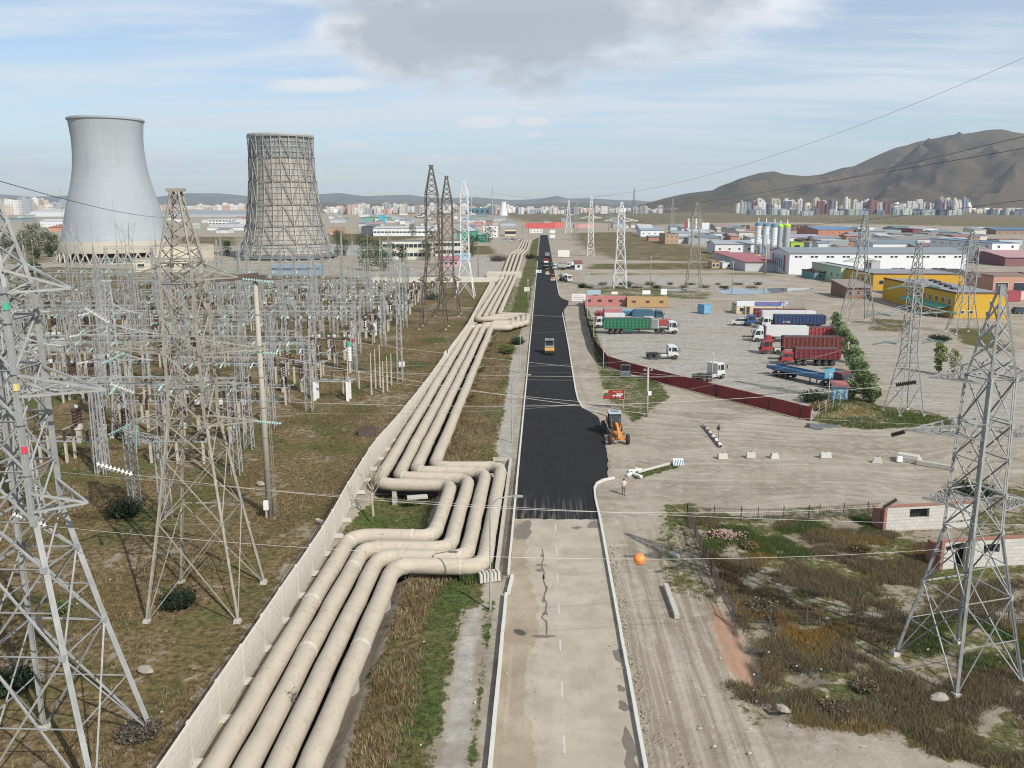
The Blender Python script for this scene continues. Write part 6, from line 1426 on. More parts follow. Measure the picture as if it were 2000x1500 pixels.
def car(label, px, py, rz, col, suv=True, name='parked_car'):
    t = thing(name, label, 'car', at(px, py), rz); k = .1 if suv else 0
    MB().prism([(-2.3, .4), (2.3, .4), (2.35, .75), (2.1, .95+k), (1.2, 1.05+k), (-2.25, 1.1+k), (-2.35, .7)], -.9, .9, 'y').build('body', paint(col), t, bevel=.06)
    MB().prism([(-2.1, 1.08+k), (1.15, 1.03+k), (.5, 1.6+k), (-1.8, 1.65+k)], -.8, .8, 'y').build('windows', vg_, t, bevel=.04); MB().prism([(-1.85, 1.62+k), (.45, 1.58+k), (.35, 1.68+k), (-1.7, 1.72+k)], -.74, .74, 'y').build('roof', paint(col), t)
    for x in (-1.4, 1.4):
        for y in (-.85, .85): wheel(t, x, y, .36, .24)
    for y in (-.65, .65): MB().box((2.3, y, .7), (.1, .35, .16)).build('headlight', lampm, t)
    return t
car('silver off-road estate car parked at the left end of the right truck row', 1444, 635, R_(176), 'D4D8DA')
car('beige car parked by the red-roofed shed', 1466, 519, R_(170), 'B09A70'); car('dark car under the red-roofed shed wall', 1452, 518, R_(165), '3A4450'); car('dark blue car parked right of the yellow house', 1992, 612, R_(10), '2A4468')
# blue shed with red roof in the hedge corner
v = at(1638, 778); t = thing('guard_hut', 'small pale blue hut with a red roof in the yard corner by the hedge', 'hut', v, R_(-6)); MB().box((0, 0, 0), (2.1, 1.8, 2.1)).build('walls', M('hut_blue', (.25, .43, .55), .8, var=.25, scale=3, stretch=(1, 1, 4)), t)
MB().add([(-1.3, -1.2, 2.05), (1.3, -1.2, 2.05), (1.3, 1.2, 2.6), (-1.3, 1.2, 2.6), (-1.3, -1.2, 2.13), (1.3, -1.2, 2.13), (1.3, 1.2, 2.68), (-1.3, 1.2, 2.68)], [(3, 2, 1, 0), (4, 5, 6, 7), (0, 1, 5, 4), (1, 2, 6, 5), (2, 3, 7, 6), (3, 0, 4, 7)]).build('roof', paint('C06A60'), t)
# ---------------- fences ----------------
redf = M('red_corrugated', (.20, .025, .03), .6, var=.25, scale=.7, dirt=(.12, .03, .03)); wfence = M('fence_back', (.30, .22, .2), .7, var=.2)
def corr(label, pts, h, mat, name='corrugated_fence', top=0.):
    t = thing(name, label, 'fence', (0, 0, 0)); mb = MB(); vs = []; ps = [at(*p) for p in pts]
    for a, b in zip(ps[:-1], ps[1:]):
        d_ = b-a; n_ = max(2, int(d_.length/.16)); u = Vector((-d_.y, d_.x, 0)).normalized()
        for i in range(n_): o = u*(.035 if i % 2 else -.035); p = a+d_*(i/n_)+o; vs += [(p.x, p.y, .03), (p.x, p.y, h+random.uniform(-.02, .02))]
        L = d_.length; k = 0
        while k < L: p = a+d_*(k/L); MB().box((p.x-u.x*.08, p.y-u.y*.08, 0), (.09, .09, h)).build('fence_post', chas, t); k += 6
    k = len(vs)//2; mb.add(vs, [(2*i, 2*i+2, 2*i+3, 2*i+1) for i in range(k-1)]); mb.build('fence_sheet', mat, t); return t
corr('long dark red corrugated metal fence along the front of the truck yard', [(1186, 716), (1225, 729), (1300, 750), (1400, 776), (1500, 801), (1584, 823)], 2.1, redf)
corr('corrugated metal fence along the left side of the truck yard, seen from its shaded side', [(1140, 592), (1143, 618), (1151, 650), (1163, 685), (1186, 716)], 2.1, M('fence_shaded_side', (.055, .02, .02), .8, var=.3), 'side_fence')  # much darker red than the front fence: side shade put into the colour
def post_at(label, px, yb, yt, r=.09, mat=None, name='concrete_pole', arm=False, group=None, cat='pole'):
    b = at(px, yb); h = zpx(b, yt); t = thing(name, label, cat, b, 0, group); MB().tube([(0, 0, -.1), (0, 0, h)], [r*1.25, r*.8], 8).build('shaft', mat or MATS['pole_concrete'], t, smooth=True)
    MB().box((0, -.02, h-.5), (1.4 if arm else .5, .08, .08)).build('crossbar', galv2, t)
    for x in (-.5, 0, .5) if arm else (-.18, .18): MB().lathe([(.05, 0), (.07, .08), (.04, .2)], 6, (x, -.02, h-.42)).build('insulator', whiteins, t)
    return t
t = post_at('straight white-grey concrete utility pole beside the billboard', 1263, 813, 717, .17, arm=True); MB().box((.3, -.15, 3.2), (.5, .25, .6)).build('meter_box', MATS['white_metal'], t); MB().bar((0, 0, 6.2), (-2., 0, 6.1), .05).box((-2.2, 0, 6.0), (.5, .2, .12)).build('lamp_arm', galv2, t)
t = post_at('thin concrete pole standing behind the turned white truck tractor', 1390, 745, 688, .1); 
t = post_at('thin leaning pole at the corner of the side fence', 1178, 728, 660, .09)
t = post_at('thin pole with a lamp at the green trailer end', 1159, 675, 615, .1); t = post_at('thin pole left of the red-cab truck', 1147, 635, 580, .1)
t = post_at('pale pole in front of the dark red cab and the hut', 1617, 788, 727, .09); t = post_at('pole standing in the hedge behind the trailers', 1654, 715, 666, .09); t = post_at('pole at the upper end of the hedge', 1624, 650, 612, .09)
t = post_at('tall white utility pole left of the big warehouse', 1494, 536, 458, .3, arm=True); post_at('slim pole in the open ground behind the shop', 1568, 604, 568, .09, arm=True); post_at('slim pole in front of the puddle', 1430, 560, 510, .12, arm=True)
# hoarding on red fence
t = board('small framed poster board leaning on the red fence near its left end', 1221, 737, 1.7, 2.2, .2, '6A7A80', rz=R_(-8)); MB().box((0, -.05, 1.2), (1.5, .03, 1.0)).build('dark_picture', paint('22282A'), t)
# billboard
t = board('red and white roadside billboard with a food picture beside the grader', 1198, 797, 3.3, 1.55, 1.35, 'A81822', rz=R_(-3))
for s, x, z, sz in (('MEAT SHOP', .55, 2.55, .27), ('99 88 SHOP', .5, 1.62, .24)): text(t, s, x, z, sz, M('sign_orange', (.75, .42, .12), .6), -.05)
MB().box((.5, -.045, 1.85), (1.3, .02, .2)).box((.9, -.045, 2.15), (1.0, .02, .16)).build('white_line', whp, t)
mb = MB(); mb.prism([(-1.6, 1.95), (-1.1, 2.2), (-.75, 2.75), (-1.6, 2.88)], -.055, -.035, 'y'); mb.build('cream_corner', paint('D8D0B0'), t); MB().ball((-1.15, -.05, 2.15), .34, 12, (1.2, .12, .8)).build('green_picture', paint('5A7A3A'), t)
rim_ = MB(); rim_.box((0, -.045, 1.35), (3.3, .03, .06)).box((0, -.045, 2.84), (3.3, .03, .06)).box((-1.62, -.045, 1.41), (.06, .03, 1.43)).box((1.62, -.045, 1.41), (.06, .03, 1.43)).build('border', paint('C8B89A'), t)
# ---------------- concrete blocks, barrier, debris ----------------
for k, (px, py, w, w_) in enumerate(((1411, 895, 1.0, 'leftmost'), (1466, 893, .95, 'second from the left'), (1512, 894, 1.0, 'third from the left'), (1612, 893, 1.15, 'fourth from the left'), (1713, 903, 1.0, 'rightmost, tilted'))):
    t = thing('concrete_block', f'pale concrete road block on the gravel, {w_} of the row of five', 'concrete block', at(px, py), R_((4, -3, 8, 2, -20)[k]), 'row of concrete road blocks')
    MB().box((0, 0, -.05), (w*1.15, .75, .68), 0, (.62 if k in (2, 4) else .95, .6)).build('block_body', conc2, t, bevel=.04); MB().tube([(-.15, 0, .6), (-.1, 0, .74), (.1, 0, .74), (.15, 0, .6)], .025, 5).build('lifting_loop', chas, t)
t = thing('barrier_pipe', 'fallen white pipe with red bands lying on the gravel', 'barrier', at(1374, 832)+Vector((0, 0, .22)), 0); a, b = at(1374, 832), at(1408, 874); d_ = b-a; L = d_.length; u = d_.normalized()
MB().tube([Vector((0, 0, 0)), Vector((0, 0, 0))+d_], .21, 12).build('pipe_body', whp, t, smooth=True)
for k in range(5): MB().tube([u*L*(.12+k*.18), u*L*(.19+k*.18)], .218, 12).build('red_band', paint('B04A40'), t)
MB().tube([d_+u*.02, d_+u*.03], .17, 12).build('dark_opening', chas, t)
t = thing('flag_pole', 'thin stick with a dark cloth flag beside the fallen barrier pipe', 'flag', at(1403, 858)); MB().tube([(0, 0, 0), (0, 0, 2.1)], .03, 6).build('stick', chas, t); MB().add([(0, 0, 2.1), (-.35, .05, 1.35), (.05, -.05, 1.2), (.2, 0, 1.3), (0, .02, 2.1), (-.35, .07, 1.35), (.05, -.03, 1.2), (.2, .02, 1.3)], [(0, 1, 2, 3), (7, 6, 5, 4), (0, 4, 5, 1), (1, 5, 6, 2), (2, 6, 7, 3), (3, 7, 4, 0)]).build('cloth', paint('3A3E3A'), t)
def beam_th(name, label, p, q, w, h, mat, cat='concrete beam', z=0., group=None):
    a, b = at(*p), at(*q); t = thing(name, label, cat, a, math.atan2((b-a).y, (b-a).x), group); L = (b-a).length
    MB().box((L/2, 0, z), (L, w, h)).build('beam_body', mat, t, bevel=.03); return t
beam_th('concrete_post', 'long pale concrete post lying on the dirt track beside the road', (1322, 1209), (1300, 1147), .38, .38, conc)
beam_th('concrete_slab', 'pale concrete post lying on the curved grass strip by the junction', (1245, 924), (1316, 905), .3, .25, conc2)
t = thing('striped_block', 'concrete block with blue and white slanting stripes at the end of the grass strip', 'concrete block', at(1324, 908), R_(4)); MB().box((0, 0, 0), (1.25, .6, .72)).build('block_body', whp, t)
for k in range(4): MB().prism([(-.55+k*.3, .02), (-.43+k*.3, .02), (-.28+k*.3, .7), (-.4+k*.3, .7)], -.315, -.302, 'y').build('stripe', paint('4A9CC4'), t)
for k, (p, q, w) in enumerate((((1228, 922), (1252, 922), .3), ((1231, 925), (1253, 934), .3), ((1226, 931), (1237, 924), .3), ((1240, 918), (1254, 920), .25))):
    beam_th('white_beam', f'white painted beam in the jumbled pile near the walking person, {ordw(k+1)} piece', p, q, w, .3, whp, 'beam', 0, 'pile of white beams')
t = thing('slab_stack', 'stack of weathered concrete slabs near the foot of the big right pylon', 'concrete slabs', at(1790, 905), R_(-38)); MB().box((-1, .4, 0), (2.6, 1.4, .55)).build('lower_slab', conc, t); MB().box((-1.1, .5, .56), (2.3, 1.1, .25), .06).build('upper_slab', conc2, t); MB().box((2.2, -.2, 0), (4.2, .45, .5), .04).build('long_beam', conc, t)
t = thing('plastic_bag', 'white square bundle beside the slab stack', 'bundle', at(1756, 902)); MB().box((0, 0, 0), (.7, .5, .7), 0, (.85, .85)).build('bundle_body', whp, t, bevel=.08)
rockm = M('rock_dull', (.29, .26, .215), .95, var=.2, scale=3)
def rock(name, label, px, py, s, mat, seed, cat='rock', group=None):
    r = random.Random(seed); mb = MB(); mb.ball((0, 0, s*.35), s, 9, (1.3, .8, .6)); mb.v = [(x*(1+r.uniform(-.15, .15)), y*(1+r.uniform(-.15, .15)), max(0, z*(1+r.uniform(-.15, .15)))) for x, y, z in mb.v]
    o = mb.build(name, mat, loc=at(px, py), rz=r.uniform(0, 6)); return tag(o, label, cat, group)
rock('boulder', 'elongated pale boulder in the grass below the right pylon', 1832, 1368, .5, rockm, 3)
rock('boulder', 'rounded grey boulder in the weeds at the lower right', 1528, 1388, .4, rockm, 5)
rock('boulder', 'flat pale rock slab in the grass near the concrete pole', 509, 948, .5, rockm, 8); rock('boulder', 'pale flat stone in the left field inside the lower pylon bracing', 285, 1313, .5, rockm, 9)
for k, (px, py) in enumerate(((1318, 1087), (640, 1033), (628, 1022))):
    beam_th('concrete_offcut', ['short white concrete offcut in the green grass right of the dirt track', 'grey concrete offcut beside the panel wall, lower one', 'grey concrete offcut beside the panel wall, upper one'][k], (px-10, py-4), (px+10, py+4), .35, .3, conc, 'concrete offcut')
beam_th('concrete_offcut', 'grey concrete offcut half under the near bend of the pipes', (795, 975), (835, 972), .7, .3, conc, 'concrete offcut')
# brick rubble: each brick a mesh of one heap (nobody could count them)
r = random.Random(4); mb = MB(); c_ = at(1415, 1048)
for k in range(420):
    a, q = r.uniform(0, 6.28), abs(r.gauss(0, .45)); x, y = q*math.cos(a)*1.8, q*math.sin(a)*1.25; z = max(0, .55-.28*q)*r.random()
    s = .14+.1*r.random(); mb.bar((c_.x+x, c_.y+y, z+.04), (c_.x+x+s*math.cos(a*7), c_.y+y+s*math.sin(a*7), z+.04+r.uniform(-.05, .08)), .12, .08)
tag(mb.build('brick_rubble', M('brick_rubble', (.32, .225, .18), .9, var=.35, scale=3)), 'heap of pale broken bricks inside the railing', 'rubble', kind='stuff')
# litter and stones: loose scatter
r = random.Random(14); mb = MB(); mb2 = MB()
for k in range(90):
    px, py = r.uniform(1300, 1990), r.uniform(1080, 1480); v = at(px, py); s = r.uniform(.03, .10); mb.bar((v.x, v.y, .12), (v.x+s*r.uniform(.5, 1.5), v.y+s*r.uniform(-1, 1), .16), s, s*.5)
for k in range(60):
    px, py = r.uniform(20, 1000), r.uniform(800, 1480); v = at(px, py); s = r.uniform(.04, .12); mb.bar((v.x, v.y, .08), (v.x+s, v.y+s*r.uniform(-1, 1), .12), s, s*.5)
tag(mb.build('litter', paint('F2F0EC')), 'scraps of white litter scattered over the grass', 'litter', kind='stuff')
for k in range(1500):
    side = r.random()
    if side < .45: x, y = r.gauss(6.4, .5), r.uniform(36, 72)
    elif side < .7: x, y = XL+r.uniform(.3, 2.4), r.uniform(38, 62)
    else: x, y = r.uniform(6, 30), r.uniform(36, 100)
    s = r.uniform(.03, .11)*(1.2 if side < .45 else .7); mb2.bar((x, y, -.02), (x+s, y+s*r.uniform(-1, 1), s*.6), s, s*.7)
tag(mb2.build('loose_stones', M('stone_dusty', (.30, .265, .21), .95, var=.3, scale=5)), 'clods and small stones along the road edges', 'stones', kind='stuff')
# ---------------- ruined block walls ----------------
blk = bpy.data.materials.new('block_masonry'); blk.use_nodes = True; g = N(blk.node_tree); tc = g('ShaderNodeTexCoord', out=3)
sx_ = g('ShaderNodeSeparateXYZ', {0: tc}); ox, oy, oz = g.last.outputs; uv = g('ShaderNodeCombineXYZ', {0: ox, 1: oz, 2: 0.})
bt = g('ShaderNodeTexBrick', {'Vector': uv, 'Color1': (.50, .49, .46, 1), 'Color2': (.42, .41, .385, 1), 'Mortar': (.28, .265, .24, 1), 'Scale': 1., 'Mortar Size': .02, 'Brick Width': .62, 'Row Height': .34})
c = g.mix(g.math('MULTIPLY', g.noise(tc, 1.5, 5), .5), bt, (.34, .32, .28)); g('ShaderNodeOutputMaterial', {0: g('ShaderNodeBsdfPrincipled', {'Base Color': c, 'Roughness': .95})}); MATS['blk'] = blk
brk = M('red_brick', (.27, .13, .095), .9, var=.3, scale=6)
def ruin(label, p, q, h, depth, wins, rz_extra=0.):
    a, b = at(*p), at(*q); t = thing('ruined_wall', label, 'ruined building', a, math.atan2((b-a).y, (b-a).x)+rz_extra); L = (b-a).length; x = 0; mb = MB()
    segs = sorted(wins)
    for (wx0, ww_, z0, z1) in segs:
        mb.box(((x+wx0)/2, 0, -.1), (wx0-x, .35, h+.1))
        if z0 > 0: mb.box((wx0+ww_/2, 0, -.1), (ww_, .35, z0+.1))
        if z1 < h: mb.box((wx0+ww_/2, 0, z1), (ww_, .35, h-z1))
        x = wx0+ww_
    mb.box(((x+L)/2, 0, -.1), (L-x, .35, h+.1)); mb.build('front_wall', blk, t)
    MB().box((L/2, -.01, h+.003), (L+.02, .4, .16)).box((.12, -.01, -.1), (.28, .44, h+.1)).build('brick_edge', brk, t)
    MB().box((0.0, depth/2+.2, -.1), (.35, depth, h*.9)).build('side_wall', brk, t)
    for (wx0, ww_, z0, z1) in segs:
        if z0 > 0:
            mb = MB()
            for k in range(int(ww_/.16)): mb.bar((wx0+.08+k*.16, 0, z0), (wx0+.08+k*.16, 0, z1), .025)
            mb.build('window_bars', chas, t)
        MB().box((wx0+ww_/2, .6, 0), (ww_+.9, .1, h*.93)).build('dark_interior', M('interior_shade', (.03, .028, .026), .95), t)  # near-black panel behind the opening: the unlit inside put in as colour
    return t
ruin('roofless grey block wall with a barred window and red brick edge, upper of the two ruins', (1722, 1036), (1900, 1026), 2.3, 1.3, [(2.6, 2.0, 1.15, 2.05)])
ruin('roofless grey block wall with a doorway and a window behind the right pylon, lower of the two ruins', (1832, 1110), (2080, 1095), 2.4, 1.3, [(1.3, 1.0, 0, 2.2), (3.9, 1.5, 1.2, 2.0)])
# ---------------- iron railings ----------------
def railing(label, pts, h=1.25, step=.17, name='iron_railing'):
    t = thing(name, label, 'fence', (0, 0, 0)); ps = [at(*p) for p in pts]; mb = MB(); iron = M('iron_dark', (.075, .06, .05), .7, var=.3)
    for a, b in zip(ps[:-1], ps[1:]):
        d_ = b-a; L = d_.length; n_ = int(L/step)
        for i in range(n_): p = a+d_*(i/n_); mb.bar((p.x, p.y, .08), (p.x, p.y, h), .022)
        for z in (.2, h-.15): mb.bar((a.x, a.y, z), (b.x, b.y, z), .04)
        k = 0
        while k <= L: p = a+d_*(k/L); MB().box((p.x, p.y, 0), (.09, .09, h+.15)).build('post', iron, t); k += 2.6
    mb.build('rail_bars', iron, t); return t
railing('rusty iron railing along the upper edge of the weedy plot', [(1342, 1012), (1480, 1017), (1600, 1012), (1718, 1004)])
railing('rusty iron railing along the left edge of the weedy plot', [(1342, 1012), (1368, 1075), (1400, 1150), (1433, 1215)])
railing('rusty iron railing running across the weedy plot behind the right pylon', [(1433, 1215), (1600, 1222), (1780, 1222), (1900, 1215), (2060, 1215)])
# wire fence by the hut
t = thing('wire_fence', 'thin wire fence with pale posts below the hut', 'fence', (0, 0, 0)); ps = [at(1585, 822), at(1612, 805), (at(1640, 792)), at(1668, 775)]
for a, b in zip(ps[:-1], ps[1:]):
    for k in (0, .5): p = a.lerp(b, k); MB().box((p.x, p.y, 0), (.07, .07, 1.9)).build('post', post_m, t)
mb = MB()
for a, b in zip(ps[:-1], ps[1:]):
    for z in (.5, 1., 1.5, 1.85): mb.bar((a.x, a.y, z), (b.x, b.y, z), .02)
mb.build('fence_wire', galv2, t)
# ---------------- street lamps ----------------
def street_lamp(label, px, yb, yt, dirx=1., armL=1.7, group='curved street lamps left of the road'):
    b = at(px, yb); h = zpx(b, yt); t = thing('street_lamp', label, 'street lamp', b, 0, group)
    MB().tube([(0, 0, -.1), (0, 0, h*.35)], .095, 8).build('base_tube', galv2, t); pts = [(0, 0, h*.35), (0, 0, h*.85)]
    for k in range(1, 7): a = k/6*PI/2; pts.append((dirx*(.9-.9*math.cos(a)), .0, h*.85+h*.15*math.sin(a)))
    pts.append((dirx*armL, .3, h*1.005)); MB().tube(pts, .055, 8).build('bent_arm', galv2, t)
    MB().prism([(0, 0), (.75, .04), (.75, .12), (.2, .18), (0, .14)], -.13, .13, 'y', xf=lambda v: (dirx*(armL+v[0]), .3+v[1], h+v[2]-.05)).build('lamp_head', galv2, t); return t
street_lamp('street lamp with a bent arm standing by the near end of the channel wall', 958, 1190, 972); street_lamp('street lamp with a bent arm beside the concrete footpath', 1000, 864, 733)
street_lamp('thin street lamp beyond the shrubs left of the road', 1016, 728, 640, 1., 1.2)
for k, (px, yb, yt) in enumerate(((1031, 600, 545), (1034, 502, 470), (1270, 560, 500))): post_at(['thin roadside pole beside the second pipe loop', 'thin roadside pole beside the far pipes', 'slim pole between the pair of pylons'][k], px, yb, yt, .1, galv2, 'utility_pole')
for k, (px, yb, yt) in enumerate(((934, 545, 470), (812, 500, 430), (1021, 455, 418), (1032, 455, 416), (653, 470, 418), (54, 520, 466))): post_at(f'slim dark utility pole in the middle distance, {ordw(k+1)} of six', px, yb, yt, .14, dark_s, 'utility_pole', arm=True, group='slim distant utility poles')
# ---------------- road machines ----------------
def roller():
    t = thing('pneumatic_roller', 'yellow and grey road roller with a row of tyres on the fresh asphalt', 'road roller', at(1073, 690), R_(-90)); ye = paint('E8A81E', .85); gr = paint('8A9298', .8)
    MB().prism([(-2.1, .65), (1.9, .65), (2.15, .9), (2.1, 1.35), (-2.1, 1.4)], -1., 1., 'y').build('body', ye, t, bevel=.06); MB().prism([(-2., 1.4), (1.0, 1.4), (.9, 1.75), (-1.9, 1.75)], -.95, .95, 'y').build('engine_cover', gr, t, bevel=.05)
    for x in (-1.2, .75):
        for y in (-.8, .8): MB().bar((x, y, 1.7), (x, y, 2.85), .09).build('cab_pillar', gr, t)
    MB().box((-.22, 0, 1.75), (1.8, 1.45, 1.0)).build('cab_glass', vg_, t); MB().box((-.2, 0, 2.83), (2.5, 1.95, .14)).build('cab_roof', gr, t, bevel=.05); MB().box((-.1, .1, 2.972), (.6, .6, .06)).build('roof_hatch', chas, t)
    for y in (-.75, -.37, 0, .37, .75): wheel(t, 1.65, y, .5, .26)
    for y in (-.6, -.2, .2, .6): wheel(t, -1.6, y, .5, .28)
    for y in (-1.15, 1.15): MB().bar((.7, y*.8, 2.5), (1., y, 2.4), .04).box((1., y, 2.1), (.06, .18, .35)).build('mirror', chas, t)
roller()
def grader():
    t = thing('motor_grader', 'orange motor grader with a grey cab parked half on the fresh asphalt', 'grader', at(1199, 850), R_(-86)); og = paint('E08A2A', .9); gc = paint('B8C4C8', .85)
    MB().prism([(-3.9, 1.0), (-.7, 1.0), (-.7, 2.0), (-3.6, 1.95), (-3.9, 1.7)], -.6, .6, 'y').build('engine_body', og, t, bevel=.06)
    MB().prism([(-.7, 1.0), (.7, 1.0), (.75, 2.0), (.55, 3.1), (-.65, 3.1)], -.72, .72, 'y').build('cab', vg_, t)
    for x in (-.68, .62):
        for y in (-.74, .74): MB().bar((x, y, 1.2), (x*(1 if x < 0 else .92), y, 3.1), .1).build('cab_pillar', chas, t)
    MB().box((-.05, 0, 3.1), (1.75, 1.75, .16)).build('cab_roof', gc, t, bevel=.04); MB().box((-.2, .05, 3.262), (.75, .9, .05)).build('roof_hatch', M('blue_tint', (.10, .16, .2), .3), t)
    pts = [(.6, 0, 1.5), (1.2, 0, 1.95), (2.0, 0, 2.1), (3.0, 0, 1.9), (3.9, 0, 1.35), (4.6, 0, 1.15)]; mb = MB()
    for a, b in zip(pts[:-1], pts[1:]): mb.bar(a, b, .34, .34)
    mb.build('main_beam', og, t, bevel=.03); MB().box((4.8, 0, .85), (.5, .6, .55)).build('nose', og, t, bevel=.04)
    MB().bar((4.3, -1.0, .65), (4.3, 1.0, .65), .25).build('front_axle', og, t)
    for y in (-1.15, 1.15): wheel(t, 4.3, y, .66, .38)
    for x in (-2.9, -1.4):
        for y in (-1.05, 1.05): wheel(t, x, y, .66, .42)
    MB().lathe([(.55, 0), (.75, .02), (.75, .14), (.55, .16)], 20, (2.1, 0, .85)).build('turning_circle', og, t)
    for y in (-.5, .5): MB().bar((4.2, y*.3, 1.0), (2.1, y, .95), .14).build('drawbar', og, t); MB().bar((1.9, y*.9, .95), (1.7, y*1.3, 2.1), .09).build('lift_cylinder', og, t)
    mb = MB(); mb.prism([(-.1, .15), (.06, .15), (-.02, .45), (.1, .75), (-.02, .75), (-.14, .45)], -1.45, 1.45, 'y', xf=lambda v: (2.1+v[0]*math.cos(.5)-v[1]*math.sin(.5), v[0]*math.sin(.5)+v[1]*math.cos(.5), v[2])); mb.build('blade', paint('A8702C'), t)
    for y in (-.45, .45): MB().bar((.7, y*1.2, 1.7), (1.15, y*1.15, 2.5), .1).build('lamp_stalk', og, t)
grader()
def compactor(label, px, py, rz, col, h=1.):
    t = thing('tandem_roller', label, 'road roller', at(px, py), rz); c_ = paint(col, .85)
    for x in (-1.3, 1.3): MB().lathe([(.62, -.85), (.62, .85)], 18, (x, 0, .62), 'y').build('drum', grey_eq, t)
    MB().prism([(-1.9, .9), (1.9, .9), (1.9, 1.35), (.6, 1.6), (-.6, 1.6), (-1.9, 1.35)], -.75, .75, 'y').build('body', c_, t, bevel=.04)
    for x in (-.5, .5):
        for y in (-.6, .6): MB().bar((x, y, 1.5), (x, y, 2.7), .07).build('canopy_post', chas, t)
    MB().box((0, 0, 2.7), (1.7, 1.6, .1)).build('canopy', c_, t)
compactor('yellow tandem roller on the far fresh asphalt', 1069, 537, R_(-88), 'C8A83A'); compactor('orange tandem roller near the right edge of the far asphalt', 1080, 549, R_(-95), 'D0702A')
t = thing('paver', 'grey paving machine with hopper behind the far dump truck', 'paver', at(1067, 524), R_(-90)); MB().box((0, 0, .4), (4, 2.4, 1.1)).build('body', grey_eq, t, bevel=.05); MB().box((-1.9, 0, .1), (.9, 6.5, .6)).build('screed', chas, t); MB().prism([(1.6, .5), (3.2, .5), (3.6, 1.5), (1.6, 1.5)], -1.4, 1.4, 'y').build('hopper', chas, t); MB().box((-.6, 0, 2.7), (2.2, 2.2, .1)).build('canopy', grey_eq, t)
for y in (-.9, .9): MB().bar((-.6, y, 1.4), (-.6, y, 2.7), .08).build('canopy_post', chas, t)
t = thing('dump_truck', 'red and white dump truck tipping at the far paver', 'dump truck', at(1066, 515), R_(92)); chassis(t, -3.5, 3); trailer_body(t, -3.6, 1.2, 1.2, 1.5, 'B01E2C', open_=True, top=False); cabx(t, 1.4, 'C8303A'); axles(t, (-2.6, -1.3)); wheel(t, 2.7, 1); wheel(t, 2.7, -1); MB().box((-3.75, 0, 1.0), (.1, 2.4, .7)).build('tailgate', whp, t)
t = thing('dump_truck', 'pale dump truck standing behind the red one on the far road', 'dump truck', at(1069, 503), R_(92)); chassis(t, -3.5, 3); trailer_body(t, -3.6, 1.2, 1.2, 1.5, 'C8C4B8', open_=True, top=False); cabx(t, 1.4, 'D8D8D4'); axles(t, (-2.6, -1.3)); wheel(t, 2.7, 1); wheel(t, 2.7, -1)
t = thing('tank_truck', 'dusty white tank truck parked right of the far road', 'truck', at(1104, 549), R_(-60)); chassis(t, -3.5, 3); MB().lathe([(.6, -2.3), (1.05, -2.2), (1.05, 2.2), (.6, 2.3)], 16, (-1.1, 0, 2.1), 'x').build('tank', paint('D8D4C4'), t, smooth=True); cabx(t, 1.5, 'D8D8D2'); axles(t, (-2.6, -1.3)); wheel(t, 2.7, 1); wheel(t, 2.7, -1)
for k, (px, py, rz, col, lb) in enumerate(((1092, 527, 170, 'C8C4B4', 'pale lorry at the black side branch of the far road'), (1116, 523, 200, 'E4E4E2', 'white lorry beside the white kiosk'), (1083, 523, 100, 'B8B4A8', 'dusty grey lorry right of the paver'))):
    t = tractor(lb, P0(px, py), R_(rz), 'E4E6E6' if k == 1 else 'ECECEA', name='lorry'); trailer_body(t, -3.5, .6, 1.3, 1.6, col, ribs=False, inner=col)
t = board('white crash board with blue marks on the left edge of the far asphalt', 1052, 534, 2.6, 1.3, .3, 'E8F0F4'); MB().box((.5, -.045, .6), (.5, .02, .7)).build('blue_mark', blp, t)
t = board('cream square sign on posts left of the road by the far pipes', 1029, 574, 1.9, 1.5, .9, 'E8E2D0'); board('white roadside board right of the far road, lower one', 1079, 469, 5, 3, 2, 'EDEDEB'); board('white roadside board right of the far road, upper one', 1079, 461, 6, 3.5, 3, 'EFEFEF'); board('cream hoarding in the right hand dirt beyond the road', 1101, 503, 7, 4, .5, 'ECE8DC')
v = at(1148, 592); t = board('pale blue awning board behind the small wheel loader', 1160, 583, 4.5, 1.6, 1.3, 'A8C4D8')
# red lettered container at the far right
t = container('red container with white lettering by the brick hall at the far right', 1940, 588, 16, 'B43A4E', h=3.4); text(t, 'K LINE', 1.2, 2.0, 1.5, whp, -1.3)
# dump of cars left of road far, and blue lorry by the left tower
t = tractor('light blue lorry on the grass left of the big cooling tower', P0(52, 528), R_(0), 'ECECEA', name='lorry'); trailer_body(t, -3.8, .6, 1.2, 2.2, '9CC8D8', ribs=False, inner='A8D0DC')
for k in range(7): car(f'parked car in the row left of the far pipes, {ordw(k+1)} from the left', 984+k*6, 471-(k % 2)*2, R_(60), ('D8D8D8', 'A8AAB0', 'E4E4E0', '6A6E78', 'C0C4C8', 'F0F0EE', '8A9098')[k], False)
# ---------------- person ----------------
def skinned(name, verts, edges, radii, mat, parent=None, lv=1, root=0):
    me = bpy.data.meshes.new(name); me.from_pydata(verts, edges, []); o = bpy.data.objects.new(name, me); C.objects.link(o); me.materials.append(mat)
    s = o.modifiers.new('skin', 'SKIN'); s.use_smooth_shade = True
    for i, rr_ in enumerate(radii): me.skin_vertices[0].data[i].radius = rr_ if isinstance(rr_, tuple) else (rr_, rr_)
    me.skin_vertices[0].data[root].use_root = True
    b = o.modifiers.new('sub', 'SUBSURF'); b.levels = lv; b.render_levels = lv
    if parent: o.parent = parent
    return o
skin_m = M('skin', (.42, .25, .17), .6, var=.05); shirt = M('shirt_pale', (.52, .47, .48), .8, var=.08, scale=4); trou = M('trousers_grey', (.14, .135, .14), .85, var=.15, scale=4); hair = M('hair_black', (.012, .011, .010), .7); shoe = M('shoe_dark', (.05, .045, .04), .7)
